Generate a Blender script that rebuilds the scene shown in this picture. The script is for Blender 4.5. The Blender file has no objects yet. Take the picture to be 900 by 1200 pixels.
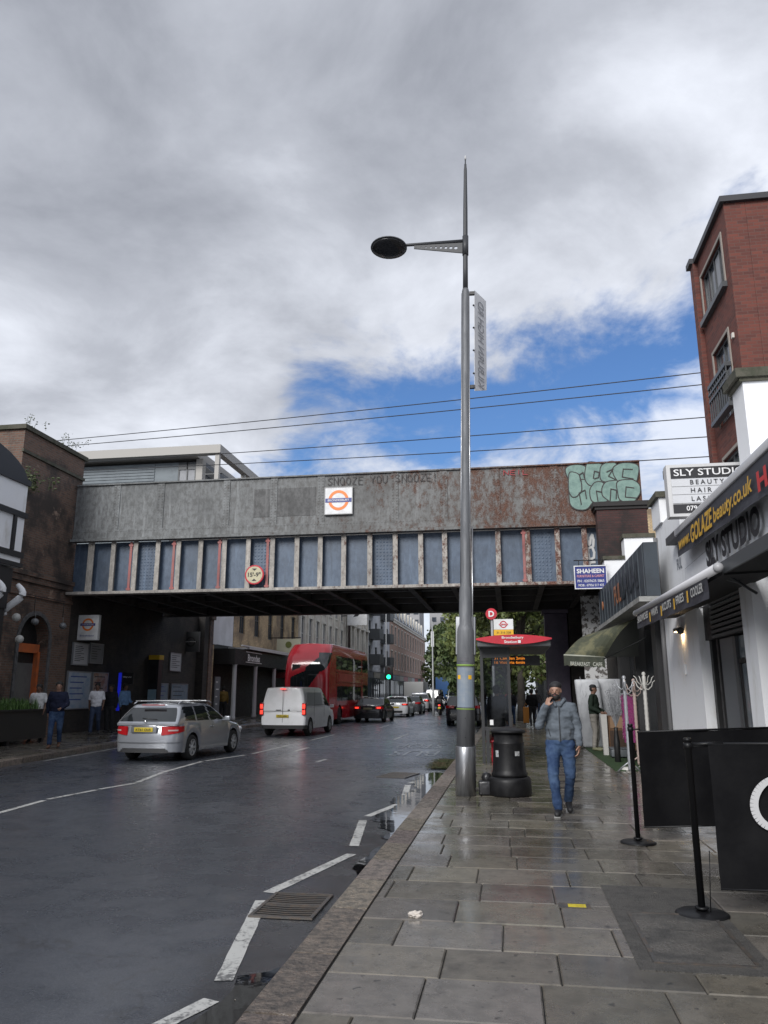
import bpy, bmesh, math, random
from mathutils import Vector, Matrix, noise as mnoise
random.seed(7)
R = math.radians
SC = bpy.context.scene
COL = SC.collection

# ---------------------------------------------------------------- camera
cam_d = bpy.data.cameras.new('camera'); cam = bpy.data.objects.new('camera', cam_d); COL.objects.link(cam)
cam_d.sensor_fit = 'HORIZONTAL'; cam_d.sensor_width = 36.0; cam_d.lens = 36.0
cam_d.clip_start = 0.05; cam_d.clip_end = 3000
cam.location = (0, 0, 1.6)
cam.rotation_euler = (R(90 + 13.2547), 0, R(9.0938))
SC.camera = cam

# ---------------------------------------------------------------- sky, sun, exposure
SUN_EL, SUN_AZ = 31.0, 199.0            # azimuth clockwise from +Y: behind the camera, slightly left
SC.view_settings.view_transform = 'Standard'
SC.view_settings.look = 'None'
SC.view_settings.exposure = 0.45
SC.view_settings.gamma = 1.0
sun_d = bpy.data.lights.new('sun', 'SUN'); sun_d.energy = 2.3; sun_d.angle = R(28); sun_d.color = (1.0, 0.985, 0.965)
sun = bpy.data.objects.new('sun', sun_d); COL.objects.link(sun)
sun.rotation_euler = (R(90 - SUN_EL), 0, R(180 - SUN_AZ) )
W = bpy.data.worlds.new('World'); SC.world = W; W.use_nodes = True

def nn(nt, t, **kw):
    n = nt.nodes.new(t)
    for k, v in kw.items():
        if k.startswith('i_'):
            key = k[2:]; key = int(key) if key.isdigit() else key.replace('_', ' ')
            n.inputs[key].default_value = v
        else: setattr(n, k, v)
    return n
def math_n(nt, op, a, b=None, c=None, clamp=False):
    n = nt.nodes.new('ShaderNodeMath'); n.operation = op; n.use_clamp = clamp
    for i, v in enumerate((a, b, c)):
        if v is None: continue
        if isinstance(v, (int, float)): n.inputs[i].default_value = v
        else: nt.links.new(v, n.inputs[i])
    return n.outputs[0]
def mrange(nt, v, a, b, c=0.0, d=1.0, smooth=True):
    n = nt.nodes.new('ShaderNodeMapRange'); n.clamp = True
    if smooth: n.interpolation_type = 'SMOOTHSTEP'
    nt.links.new(v, n.inputs[0])
    for i, x in enumerate((a, b, c, d)): n.inputs[i + 1].default_value = x
    return n.outputs[0]
def mixc(nt, f, a, b, mode='MIX'):
    n = nt.nodes.new('ShaderNodeMix'); n.data_type = 'RGBA'; n.blend_type = mode
    if isinstance(f, (int, float)): n.inputs[0].default_value = f
    else: nt.links.new(f, n.inputs[0])
    for i, v in ((6, a), (7, b)):
        if isinstance(v, (tuple, list)): n.inputs[i].default_value = tuple(v)[:3] + (1,)
        else: nt.links.new(v, n.inputs[i])
    return n.outputs[2]

def build_world():
    nt = W.node_tree; nt.nodes.clear()
    out = nn(nt, 'ShaderNodeOutputWorld'); bg = nn(nt, 'ShaderNodeBackground'); bg.inputs[1].default_value = 0.09
    sky = nn(nt, 'ShaderNodeTexSky'); sky.sky_type = 'NISHITA'; sky.sun_disc = False
    sky.sun_elevation = R(SUN_EL); sky.sun_rotation = R(SUN_AZ); sky.air_density = 1.3; sky.dust_density = 0.6; sky.ozone_density = 2.5
    tc = nn(nt, 'ShaderNodeTexCoord'); sp = nn(nt, 'ShaderNodeSeparateXYZ'); nt.links.new(tc.outputs['Generated'], sp.inputs[0])
    x, y, z = sp.outputs
    el = math_n(nt, 'MULTIPLY', math_n(nt, 'ARCSINE', z), 57.2958)
    az = math_n(nt, 'MULTIPLY', math_n(nt, 'ARCTAN2', x, y), 57.2958)
    # cloud plane coordinates
    zz = math_n(nt, 'ADD', math_n(nt, 'MAXIMUM', z, 0.0), 0.34)
    u = math_n(nt, 'DIVIDE', x, zz); v = math_n(nt, 'DIVIDE', y, zz)
    cb = nn(nt, 'ShaderNodeCombineXYZ'); nt.links.new(u, cb.inputs[0]); nt.links.new(v, cb.inputs[1]); cb.inputs[2].default_value = 3.7
    def fb(scale, det, rough, off, dist=0.0):
        mp = nn(nt, 'ShaderNodeVectorMath', operation='ADD'); nt.links.new(cb.outputs[0], mp.inputs[0]); mp.inputs[1].default_value = off
        n = nn(nt, 'ShaderNodeTexNoise', noise_dimensions='3D'); n.inputs['Scale'].default_value = scale
        n.inputs['Detail'].default_value = det; n.inputs['Roughness'].default_value = rough; n.inputs['Distortion'].default_value = dist
        nt.links.new(mp.outputs[0], n.inputs['Vector']); return n.outputs[0]
    n_edge = fb(3.0, 9, 0.60, (2.1, 0.4, 0.0), 0.35)
    n_fine = fb(9.0, 7, 0.6, (7.0, 2.0, 1.0), 0.3)
    n_big = fb(1.25, 4, 0.5, (0.9, 5.2, 0.0), 0.2)
    n_mid = fb(3.2, 8, 0.58, (11.0, 1.3, 4.0), 0.4)
    # lower edge of the overcast deck, in degrees above the horizon
    b = math_n(nt, 'MULTIPLY_ADD', az, 0.24, 24.3)
    bl = math_n(nt, 'MULTIPLY', math_n(nt, 'MAXIMUM', math_n(nt, 'SUBTRACT', -16.0, az), 0.0), 1.2)
    br = math_n(nt, 'MULTIPLY', math_n(nt, 'MAXIMUM', math_n(nt, 'SUBTRACT', az, 34.0), 0.0), 1.0)
    b = math_n(nt, 'SUBTRACT', math_n(nt, 'SUBTRACT', b, bl), br)
    d = math_n(nt, 'DIVIDE', math_n(nt, 'SUBTRACT', el, b), 13.0)
    d = math_n(nt, 'ADD', d, math_n(nt, 'MULTIPLY', math_n(nt, 'SUBTRACT', n_edge, 0.5), 2.1))
    deck = mrange(nt, d, -0.10, 0.30)
    # scattered low clouds in the blue gap, thickening towards the horizon
    low = math_n(nt, 'ADD', math_n(nt, 'ADD', n_mid, math_n(nt, 'MULTIPLY', n_fine, 0.35)), mrange(nt, el, 12, 24, 0.26, 0.0, False))
    lowm = math_n(nt, 'MULTIPLY', mrange(nt, low, 0.68, 0.90), 0.85)
    m = math_n(nt, 'MAXIMUM', deck, lowm)
    # brightness of the deck: brighter near its edge, darker and mottled above
    t = math_n(nt, 'ADD', n_big, math_n(nt, 'MULTIPLY', math_n(nt, 'SUBTRACT', n_mid, 0.5), 0.75))
    t = math_n(nt, 'ADD', t, math_n(nt, 'MULTIPLY', math_n(nt, 'SUBTRACT', n_fine, 0.5), 0.12))
    t = math_n(nt, 'SUBTRACT', t, mrange(nt, d, 0.3, 1.8, -0.14, 0.05, False))
    k = 1 / 0.09
    ramp = nn(nt, 'ShaderNodeValToRGB'); nt.links.new(t, ramp.inputs[0])
    cr = ramp.color_ramp; cr.elements[0].position = 0.20; cr.elements[0].color = (0.235, 0.25, 0.29, 1)
    cr.elements[1].position = 0.74; cr.elements[1].color = (0.68, 0.71, 0.78, 1)
    e = cr.elements.new(0.44); e.color = (0.385, 0.405, 0.455, 1)
    cs = nn(nt, 'ShaderNodeVectorMath', operation='SCALE'); nt.links.new(ramp.outputs[0], cs.inputs[0]); cs.inputs[3].default_value = k
    blue = mixc(nt, 1.0, sky.outputs[0], (0.50, 0.68, 0.98), 'MULTIPLY')
    c = mixc(nt, m, blue, cs.outputs[0])
    nt.links.new(c, bg.inputs[0]); nt.links.new(bg.outputs[0], out.inputs[0])
build_world()

# ---------------------------------------------------------------- materials
MATS = {}
def M(name, col, col2=None, ns=4.0, rough=0.6, rough2=None, metal=0.0, bump=0.0, bs=30.0, coat=0.0, emis=0.0, thr=(0.4, 0.65), stretch=None, spec=0.5, alpha=1.0, trans=0.0, vcol=False):
    if name in MATS: return MATS[name]
    m = bpy.data.materials.new(name); m.use_nodes = True; nt = m.node_tree
    p = nt.nodes['Principled BSDF']
    p.inputs['Base Color'].default_value = (*col, 1); p.inputs['Roughness'].default_value = rough
    p.inputs['Metallic'].default_value = metal; p.inputs['Specular IOR Level'].default_value = spec
    p.inputs['Coat Weight'].default_value = coat; p.inputs['Coat Roughness'].default_value = 0.05
    p.inputs['Transmission Weight'].default_value = trans; p.inputs['Alpha'].default_value = alpha
    if emis: p.inputs['Emission Color'].default_value = (*col, 1); p.inputs['Emission Strength'].default_value = emis
    if col2 or rough2 is not None or bump:
        tc = nn(nt, 'ShaderNodeTexCoord'); mp = nn(nt, 'ShaderNodeMapping')
        if stretch: mp.inputs['Scale'].default_value = stretch
        nt.links.new(tc.outputs['Object'], mp.inputs[0])
        n = nn(nt, 'ShaderNodeTexNoise'); n.inputs['Scale'].default_value = ns; n.inputs['Detail'].default_value = 7; n.inputs['Roughness'].default_value = 0.65
        nt.links.new(mp.outputs[0], n.inputs['Vector'])
        f = mrange(nt, n.outputs[0], *thr)
        if col2: nt.links.new(mixc(nt, f, col, col2), p.inputs['Base Color'])
        if rough2 is not None: nt.links.new(mrange(nt, f, 0, 1, rough, rough2, False), p.inputs['Roughness'])
        if bump:
            n2 = nn(nt, 'ShaderNodeTexNoise'); n2.inputs['Scale'].default_value = bs; n2.inputs['Detail'].default_value = 5
            nt.links.new(mp.outputs[0], n2.inputs['Vector'])
            bp = nn(nt, 'ShaderNodeBump'); bp.inputs['Strength'].default_value = bump; bp.inputs['Distance'].default_value = 0.02
            nt.links.new(n2.outputs[0], bp.inputs['Height']); nt.links.new(bp.outputs[0], p.inputs['Normal'])
    if vcol:
        at = nn(nt, 'ShaderNodeAttribute'); at.attribute_name = 'tint'
        cur = p.inputs['Base Color']
        src = cur.links[0].from_socket if cur.links else (*col, 1)
        nt.links.new(mixc(nt, 1.0, src, at.outputs['Color'], 'MULTIPLY'), cur)
    MATS[name] = m; return m

def brick_mat(name, c1, c2, mortar, scale=1.0, soot=None, soot_thr=(0.42, 0.62), light=None, bw=0.225, bh=0.075, rough=0.85, msize=0.012, ns=0.6):
    if name in MATS: return MATS[name]
    m = bpy.data.materials.new(name); m.use_nodes = True; nt = m.node_tree; p = nt.nodes['Principled BSDF']
    tc = nn(nt, 'ShaderNodeTexCoord'); s = nn(nt, 'ShaderNodeSeparateXYZ'); nt.links.new(tc.outputs['Object'], s.inputs[0])
    cb = nn(nt, 'ShaderNodeCombineXYZ'); nt.links.new(math_n(nt, 'ADD', s.outputs[0], s.outputs[1]), cb.inputs[0]); nt.links.new(s.outputs[2], cb.inputs[1])
    b = nn(nt, 'ShaderNodeTexBrick'); nt.links.new(cb.outputs[0], b.inputs['Vector'])
    b.inputs['Scale'].default_value = 1.0 / scale; b.inputs['Brick Width'].default_value = bw; b.inputs['Row Height'].default_value = bh
    b.inputs['Mortar Size'].default_value = msize; b.inputs['Color1'].default_value = (*c1, 1); b.inputs['Color2'].default_value = (*c2, 1); b.inputs['Mortar'].default_value = (*mortar, 1)
    c = b.outputs[0]
    n = nn(nt, 'ShaderNodeTexNoise'); n.inputs['Scale'].default_value = ns; n.inputs['Detail'].default_value = 9; n.inputs['Roughness'].default_value = 0.68
    nt.links.new(tc.outputs['Object'], n.inputs['Vector'])
    if soot: c = mixc(nt, mrange(nt, n.outputs[0], *soot_thr), c, soot)
    if light:
        n2 = nn(nt, 'ShaderNodeTexNoise'); n2.inputs['Scale'].default_value = 1.3; n2.inputs['Detail'].default_value = 9; n2.inputs['Roughness'].default_value = 0.7
        nt.links.new(cb.outputs[0], n2.inputs['Vector'])
        c = mixc(nt, mrange(nt, n2.outputs[0], 0.60, 0.68), c, light)
    nt.links.new(c, p.inputs['Base Color']); p.inputs['Roughness'].default_value = rough
    bp = nn(nt, 'ShaderNodeBump'); bp.inputs['Strength'].default_value = 0.5; bp.inputs['Distance'].default_value = 0.01; bp.invert = True
    nt.links.new(b.outputs[1], bp.inputs['Height']); nt.links.new(bp.outputs[0], p.inputs['Normal'])
    MATS[name] = m; return m

def glass_mat(name, col=(0.02, 0.025, 0.03), rough=0.04):
    return M(name, col, rough=rough, spec=0.9)
BLACK = M('black paint', (0.012, 0.012, 0.013), rough=0.45, rough2=0.6, ns=8)
RUBBER = M('rubber', (0.015, 0.015, 0.015), rough=0.8)
WHITEP = M('white render', (0.82, 0.83, 0.85), (0.60, 0.59, 0.56), ns=1.6, rough=0.8, bump=0.2, bs=50, thr=(0.52, 0.80), stretch=(1.5, 1.5, 0.45))
GLASS = glass_mat('dark window glass')
CARGLASS = glass_mat('car glass', (0.015, 0.018, 0.02), 0.03)
STEEL = M('brushed steel', (0.42, 0.43, 0.45), (0.25, 0.25, 0.26), ns=3, rough=0.30, rough2=0.45, metal=0.85, stretch=(6, 6, 0.7), bump=0.03, bs=80)
CHROME = M('chrome', (0.7, 0.7, 0.72), rough=0.15, metal=1.0)

# ---------------------------------------------------------------- builders
def tag(o, label=None, cat=None, group=None, kind=None):
    if label: o['label'] = label
    if cat: o['category'] = cat
    if group: o['group'] = group
    if kind: o['kind'] = kind
    return o
def empty(name, loc=(0, 0, 0), rz=0.0, label=None, cat=None, group=None):
    o = bpy.data.objects.new(name, None); COL.objects.link(o); o.location = loc; o.rotation_euler = (0, 0, rz)
    o.empty_display_size = 0.2
    return tag(o, label, cat, group)

class MB:
    """collects shapes, links them as one mesh object"""
    def __init__(s): s.v = []; s.f = []; s.mi = []; s.mats = []; s.cur = 0; s.sm = []; s.smooth = False; s.tint = None; s.tints = []
    def mat(s, m):
        if m not in s.mats: s.mats.append(m)
        s.cur = s.mats.index(m); return s
    def add(s, vs, fs, smooth=None):
        n = len(s.v); s.v += [tuple(v) for v in vs]
        for f in fs:
            s.f.append([n + i for i in f]); s.mi.append(s.cur); s.sm.append(s.smooth if smooth is None else smooth); s.tints.append(s.tint)
        return s
    def box(s, x0, x1, y0, y1, z0, z1, M4=None):
        vs = [Vector(p) for p in ((x0, y0, z0), (x1, y0, z0), (x1, y1, z0), (x0, y1, z0), (x0, y0, z1), (x1, y0, z1), (x1, y1, z1), (x0, y1, z1))]
        if M4: vs = [M4 @ v for v in vs]
        return s.add(vs, [(0, 3, 2, 1), (4, 5, 6, 7), (0, 1, 5, 4), (1, 2, 6, 5), (2, 3, 7, 6), (3, 0, 4, 7)], False)
    def bbox(s, x0, x1, y0, y1, z0, z1, b=0.02):
        """box with bevelled vertical and horizontal edges"""
        bm = bmesh.new(); bmesh.ops.create_cube(bm, size=1)
        for v in bm.verts: v.co = Vector(((x0 + x1) / 2 + v.co.x * (x1 - x0), (y0 + y1) / 2 + v.co.y * (y1 - y0), (z0 + z1) / 2 + v.co.z * (z1 - z0)))
        bmesh.ops.bevel(bm, geom=bm.edges[:], offset=b, segments=2, affect='EDGES', profile=0.6)
        bm.verts.index_update(); s.add([v.co for v in bm.verts], [[v.index for v in f.verts] for f in bm.faces], True); bm.free(); return s
    def quad(s, a, b, c, d): return s.add([a, b, c, d], [(0, 1, 2, 3)])
    def prism(s, pts, d):
        """closed polygon extruded along vector d"""
        n = len(pts); d = Vector(d); vs = [Vector(p) for p in pts]; vs2 = [p + d for p in vs]
        return s.add(vs + vs2, [list(range(n))[::-1], list(range(n, 2 * n))] + [(i, (i + 1) % n, n + (i + 1) % n, n + i) for i in range(n)], False)
    def tube(s, pts, r, n=10, caps=True, smooth=True):
        pts = [Vector(p) for p in pts]; k = len(pts); rr = r if isinstance(r, (list, tuple)) else [r] * k
        vs = []
        for i, p in enumerate(pts):
            d = (pts[min(i + 1, k - 1)] - pts[max(i - 1, 0)]).normalized()
            a = Vector((0, 0, 1)) if abs(d.z) < 0.9 else Vector((1, 0, 0))
            u = d.cross(a).normalized(); w = d.cross(u)
            for j in range(n):
                t = 2 * math.pi * j / n; vs.append(p + (u * math.cos(t) + w * math.sin(t)) * rr[i])
        fs = [(i * n + j, i * n + (j + 1) % n, (i + 1) * n + (j + 1) % n, (i + 1) * n + j) for i in range(k - 1) for j in range(n)]
        s.add(vs, fs, smooth)
        if caps:
            m = len(s.v) - len(vs)
            s.f.append([m + j for j in range(n)][::-1]); s.mi.append(s.cur); s.sm.append(False); s.tints.append(s.tint)
            s.f.append([m + (k - 1) * n + j for j in range(n)]); s.mi.append(s.cur); s.sm.append(False); s.tints.append(s.tint)
        return s
    def lathe(s, prof, c=(0, 0, 0), n=24, M4=None, smooth=True, caps=True):
        """prof: list of (radius, z)"""
        vs = []
        for r, z in prof:
            for j in range(n):
                t = 2 * math.pi * j / n; v = Vector((r * math.cos(t), r * math.sin(t), z))
                if M4: v = M4 @ v
                vs.append(v + Vector(c))
        fs = [(i * n + j, i * n + (j + 1) % n, (i + 1) * n + (j + 1) % n, (i + 1) * n + j) for i in range(len(prof) - 1) for j in range(n)]
        s.add(vs, fs, smooth)
        if not caps: return s
        m = len(s.v) - len(vs)
        for ring, rev in ((0, True), (len(prof) - 1, False)):
            idx = [m + ring * n + j for j in range(n)]
            s.f.append(idx[::-1] if rev else idx); s.mi.append(s.cur); s.sm.append(False); s.tints.append(s.tint)
        return s
    def ball(s, c, r, n=12, sc=(1, 1, 1)):
        prof = [(max(1e-4, r * math.cos(t)), r * math.sin(t)) for t in [math.pi * (i / (n // 2) - 0.5) for i in range(n // 2 + 1)]]
        return s.lathe(prof, c, n, Matrix.Diagonal((*sc, 1)))
    def build(s, name, mat=None, parent=None, loc=None, rot=None):
        me = bpy.data.meshes.new(name); me.from_pydata([tuple(v) for v in s.v], [], s.f)
        mats = s.mats if s.mats else [mat]
        for m in mats: me.materials.append(m)
        me.polygons.foreach_set('material_index', s.mi)
        me.polygons.foreach_set('use_smooth', s.sm)
        if any(t is not None for t in s.tints):
            ca = me.color_attributes.new('tint', 'FLOAT_COLOR', 'CORNER')
            for p in me.polygons:
                t = s.tints[p.index] or (1, 1, 1)
                for li in p.loop_indices: ca.data[li].color = (*t, 1)
        me.update()
        o = bpy.data.objects.new(name, me); COL.objects.link(o)
        if parent: o.parent = parent
        if loc is not None: o.location = loc
        if rot is not None: o.rotation_euler = rot
        return o

def kids(o): return [c for c in list(bpy.data.objects) if c.parent == o]
def copy_tree(o, loc=None, rz=None, label=None, parent=None, top=True):
    c = o.copy(); COL.objects.link(c)
    if parent: c.parent = parent
    if top:
        if loc is not None: c.location = loc
        if rz is not None: c.rotation_euler = (0, 0, rz)
        if label: c['label'] = label
    for ch in kids(o): copy_tree(ch, parent=c, top=False)
    return c

def text(body, origin, ux, uz, height, mat, parent, name='lettering', width=None, ext=0.004, bold=0.0, align='LEFT', shear=0.0, spacing=1.0, mirror=False, lead=1.0):
    """flat lettering as a mesh: ux = reading direction, uz = up direction in the world"""
    cu = bpy.data.curves.new('t', 'FONT'); cu.body = body; cu.size = 1.0; cu.extrude = 0.0; cu.offset = bold; cu.shear = shear
    cu.space_character = spacing; cu.space_line = lead; cu.align_x = align; cu.resolution_u = 3
    o = bpy.data.objects.new('t', cu); COL.objects.link(o)
    dg = bpy.context.evaluated_depsgraph_get(); me = bpy.data.meshes.new_from_object(o.evaluated_get(dg))
    bpy.data.objects.remove(o)
    xs = [v.co.x for v in me.vertices] or [0, 1]; ys = [v.co.y for v in me.vertices] or [0, 1]
    x0, x1, y0, y1 = min(xs), max(xs), min(ys), max(ys)
    nl = body.count('\n') + 1
    sy = height / (y1 - y0); sx = (width / (x1 - x0)) if width else sy
    ux = Vector(ux).normalized(); uz = Vector(uz).normalized(); nrm = ux.cross(uz); og = Vector(origin)
    if mirror: nrm = -nrm
    ax = {'LEFT': x0, 'CENTER': (x0 + x1) / 2, 'RIGHT': x1}[align]
    for v in me.vertices:
        v.co = og + ux * ((v.co.x - ax) * sx) + uz * ((v.co.y - y0) * sy) + nrm * ext
    me.materials.clear(); me.materials.append(mat)
    ob = bpy.data.objects.new(name, me); COL.objects.link(ob)
    ob.parent = parent
    if parent:
        ob.matrix_parent_inverse = (Matrix.Translation(parent.location) @ parent.rotation_euler.to_matrix().to_4x4()).inverted()
    return ob
def tune_kids(): pass
# ================================================================ THE SETTING
def road_mat():
    m = bpy.data.materials.new('wet asphalt'); m.use_nodes = True; nt = m.node_tree; p = nt.nodes['Principled BSDF']
    tc = nn(nt, 'ShaderNodeTexCoord')
    def noise(s, d, r, st=None):
        n = nn(nt, 'ShaderNodeTexNoise'); n.inputs['Scale'].default_value = s; n.inputs['Detail'].default_value = d; n.inputs['Roughness'].default_value = r
        if st:
            mp = nn(nt, 'ShaderNodeMapping'); mp.inputs['Scale'].default_value = st; nt.links.new(tc.outputs['Object'], mp.inputs[0]); nt.links.new(mp.outputs[0], n.inputs['Vector'])
        else: nt.links.new(tc.outputs['Object'], n.inputs['Vector'])
        return n.outputs[0]
    big = noise(0.35, 5, 0.6, (1, 0.45, 1)); mid = noise(2.2, 6, 0.65); fine = noise(55, 3, 0.7); grit = noise(75, 4, 0.75)
    c = mixc(nt, mrange(nt, big, 0.35, 0.68), (0.019, 0.024, 0.034), (0.038, 0.046, 0.064))
    c = mixc(nt, mrange(nt, mid, 0.56, 0.72, 0, 0.5), c, (0.024, 0.024, 0.027))
    c = mixc(nt, mrange(nt, grit, 0.53, 0.66, 0, 0.75), c, (0.19, 0.195, 0.21)); c = mixc(nt, mrange(nt, grit, 0.33, 0.45, 0.7, 0), c, (0.008, 0.009, 0.011)); c = mixc(nt, mrange(nt, noise(9, 6, .7), 0.5, 0.7, 0, .4), c, (0.014, 0.016, 0.020))
    sp = nn(nt, 'ShaderNodeSeparateXYZ'); nt.links.new(tc.outputs['Object'], sp.inputs[0])
    wet = mrange(nt, math_n(nt, 'ADD', sp.outputs[0], math_n(nt, 'MULTIPLY', math_n(nt, 'SUBTRACT', mid, 0.5), 1.4)), -2.15, -1.75)
    vo = nn(nt, 'ShaderNodeTexVoronoi', feature='DISTANCE_TO_EDGE'); vo.inputs['Scale'].default_value = 0.42
    wv = nn(nt, 'ShaderNodeTexNoise'); wv.inputs['Scale'].default_value = 2.5; wv.inputs['Detail'].default_value = 6; nt.links.new(tc.outputs['Object'], wv.inputs['Vector'])
    vm = nn(nt, 'ShaderNodeVectorMath', operation='MULTIPLY_ADD'); nt.links.new(wv.outputs['Color'], vm.inputs[0]); vm.inputs[1].default_value = (.8, .8, .8); nt.links.new(tc.outputs['Object'], vm.inputs[2]); nt.links.new(vm.outputs[0], vo.inputs['Vector'])
    crack = math_n(nt, 'MULTIPLY', mrange(nt, vo.outputs[0], 0.0, 0.012, 1, 0), mrange(nt, big, 0.48, 0.58))
    c = mixc(nt, math_n(nt, 'MULTIPLY', crack, .7), c, (0.012, 0.012, 0.013))
    pat = noise(0.22, 2, 0.4, (1, .35, 1)); c = mixc(nt, mrange(nt, pat, 0.52, 0.535, 0, 0.35), c, (0.066, 0.071, 0.080))
    c = mixc(nt, math_n(nt, 'MULTIPLY', wet, .75), c, (0.016, 0.016, 0.017))
    nt.links.new(c, p.inputs['Base Color'])
    r = math_n(nt, 'ADD', mrange(nt, big, 0.3, 0.7, 0.25, 0.42), mrange(nt, mid, 0.35, 0.65, -0.12, 0.14))
    r = math_n(nt, 'SUBTRACT', r, math_n(nt, 'MULTIPLY', wet, 0.14)); nt.links.new(r, p.inputs['Roughness'])
    b1 = nn(nt, 'ShaderNodeBump'); b1.inputs['Strength'].default_value = 0.7; b1.inputs['Distance'].default_value = 0.009
    nt.links.new(math_n(nt, 'ADD', fine, math_n(nt, 'MULTIPLY', grit, .8)), b1.inputs['Height']); nt.links.new(b1.outputs[0], p.inputs['Normal'])
    p.inputs['Specular IOR Level'].default_value = 0.6; nt.links.new(mrange(nt, math_n(nt, 'ADD', math_n(nt, 'MULTIPLY', big, .6), math_n(nt, 'MULTIPLY', mid, .4)), 0.42, 0.58, 0.08, 0.85), p.inputs['Coat Weight']); p.inputs['Coat Roughness'].default_value = 0.24
    return m
ROADM = road_mat()

def kerbx(y):                       # line of the far (left) kerb
    return -12.0 - 0.115 * (min(max(y, 8), 27) - 17.5)
def gleft(x, y):                    # height of the left pavement
    k = kerbx(y); return 0.03 + 0.16 * min(1, max(0, (k - x) / 3.2))

# ground far sheet
g = MB().box(-900, 900, -60, 1500, -0.60, -0.13).build('ground', M('far ground', (0.07, 0.07, 0.07), rough=0.8)); g['kind'] = 'structure'
# road sheet
mb = MB(); ys = [-20] + [i * 2.0 for i in range(-4, 110)] + [320]
for a, b in zip(ys, ys[1:]):
    mb.quad((kerbx(a) - 0.02, a, -0.12), (-1.40, a, -0.12), (-1.40, b, -0.12), (kerbx(b) - 0.02, b, -0.12))
rd = mb.build('road', ROADM); rd['kind'] = 'structure'

# kerbs
GRAN = M('granite kerb', (0.22, 0.18, 0.15), (0.085, 0.075, 0.068), ns=12, rough=0.24, rough2=0.6, bump=1.0, bs=32, thr=(0.35, 0.65), vcol=True)
def kerb(name, xa, w, y0, y1, z1, h=0.13, mat=GRAN):
    mb = MB(); y = y0; bm_pts = []
    while y < y1:
        L = random.uniform(0.8, 1.1) if y < 60 else 6; e = min(y + L, y1); g = 0.016
        x0a, x0b = xa(y), xa(e); t = random.uniform(0.68, 1.3); mb.tint = (t, t * random.uniform(.93, 1.03), t * random.uniform(.9, 1.02))
        dz = random.uniform(-0.006, 0.004); c = 0.018
        pr = lambda x, yy, f: [(x, yy, z1 - h), (x, yy, z1 - c + dz), (x + f * c, yy, z1 + dz), (x + f * w, yy, z1 + dz), (x + f * w, yy, z1 - h)]
        f = 1 if w > 0 else -1; ww = abs(w)
        def prof(x, yy): return [(x, yy, z1 - h), (x, yy, z1 - c + dz), (x + f * c, yy, z1 + dz), (x + f * ww, yy, z1 + dz), (x + f * ww, yy, z1 - h)]
        A = prof(x0a, y + g / 2); B = prof(x0b, e - g / 2); n = 5
        mb.add(A + B, [tuple(range(n))[::-1], tuple(range(n, 2 * n))] + [(i, (i + 1) % n, n + (i + 1) % n, n + i) for i in range(n)])
        y = e
    o = mb.build(name, mat); o['kind'] = 'structure'; return o
kerb('kerb', lambda y: -1.43, 0.29, -6, 120, 0.0)
kerb('kerb', kerbx, -0.25, -6, 160, 0.03, 0.17)

# paving slabs, each with its own slight tilt
def slab_mat(name, c1, c2, wet=True):
    m = bpy.data.materials.new(name); m.use_nodes = True; nt = m.node_tree; p = nt.nodes['Principled BSDF']; tc = nn(nt, 'ShaderNodeTexCoord')
    def noise(s, d, r):
        n = nn(nt, 'ShaderNodeTexNoise'); n.inputs['Scale'].default_value = s; n.inputs['Detail'].default_value = d; n.inputs['Roughness'].default_value = r
        nt.links.new(tc.outputs['Object'], n.inputs['Vector']); return n.outputs[0]
    at = nn(nt, 'ShaderNodeAttribute'); at.attribute_name = 'tint'
    big = noise(1.1, 6, 0.65); mid = noise(6, 6, 0.7); fine = noise(90, 3, 0.6); spot = noise(14, 2, 0.5)
    c = mixc(nt, mrange(nt, mid, 0.35, 0.7), c1, c2)
    c = mixc(nt, mrange(nt, fine, 0.5, 0.75, 0, 0.35), c, (0.20, 0.185, 0.165))
    c = mixc(nt, mrange(nt, spot, 0.66, 0.72, 0, 0.75), c, (0.025, 0.023, 0.021))
    st = noise(2.6, 8, 0.75); c = mixc(nt, mrange(nt, st, 0.56, 0.66, 0, 0.5), c, (0.035, 0.032, 0.029)); c = mixc(nt, mrange(nt, st, 0.30, 0.40, 0.45, 0), c, (0.21, 0.195, 0.175))
    c = mixc(nt, mrange(nt, big, 0.55, 0.72, 0, 0.45), c, (0.045, 0.042, 0.038))
    nt.links.new(mixc(nt, 1.0, c, at.outputs['Color'], 'MULTIPLY'), p.inputs['Base Color'])
    r = math_n(nt, 'ADD', mrange(nt, big, 0.35, 0.65, 0.36, 0.13), mrange(nt, mid, 0.3, 0.7, -0.06, 0.10))
    nt.links.new(r, p.inputs['Roughness'])
    b1 = nn(nt, 'ShaderNodeBump'); b1.inputs['Strength'].default_value = 0.28; b1.inputs['Distance'].default_value = 0.005
    nt.links.new(fine, b1.inputs['Height']); nt.links.new(b1.outputs[0], p.inputs['Normal'])
    nt.links.new(mrange(nt, big, 0.42, 0.62, 0.15, 0.8), p.inputs['Coat Weight']); p.inputs['Coat Roughness'].default_value = 0.12
    return m
SLAB = slab_mat('wet paving slab', (0.160, 0.146, 0.128), (0.098, 0.090, 0.080))
JOINT = M('dirty joint sand', (0.012, 0.011, 0.010), rough=0.7, bump=0.4)
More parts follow.
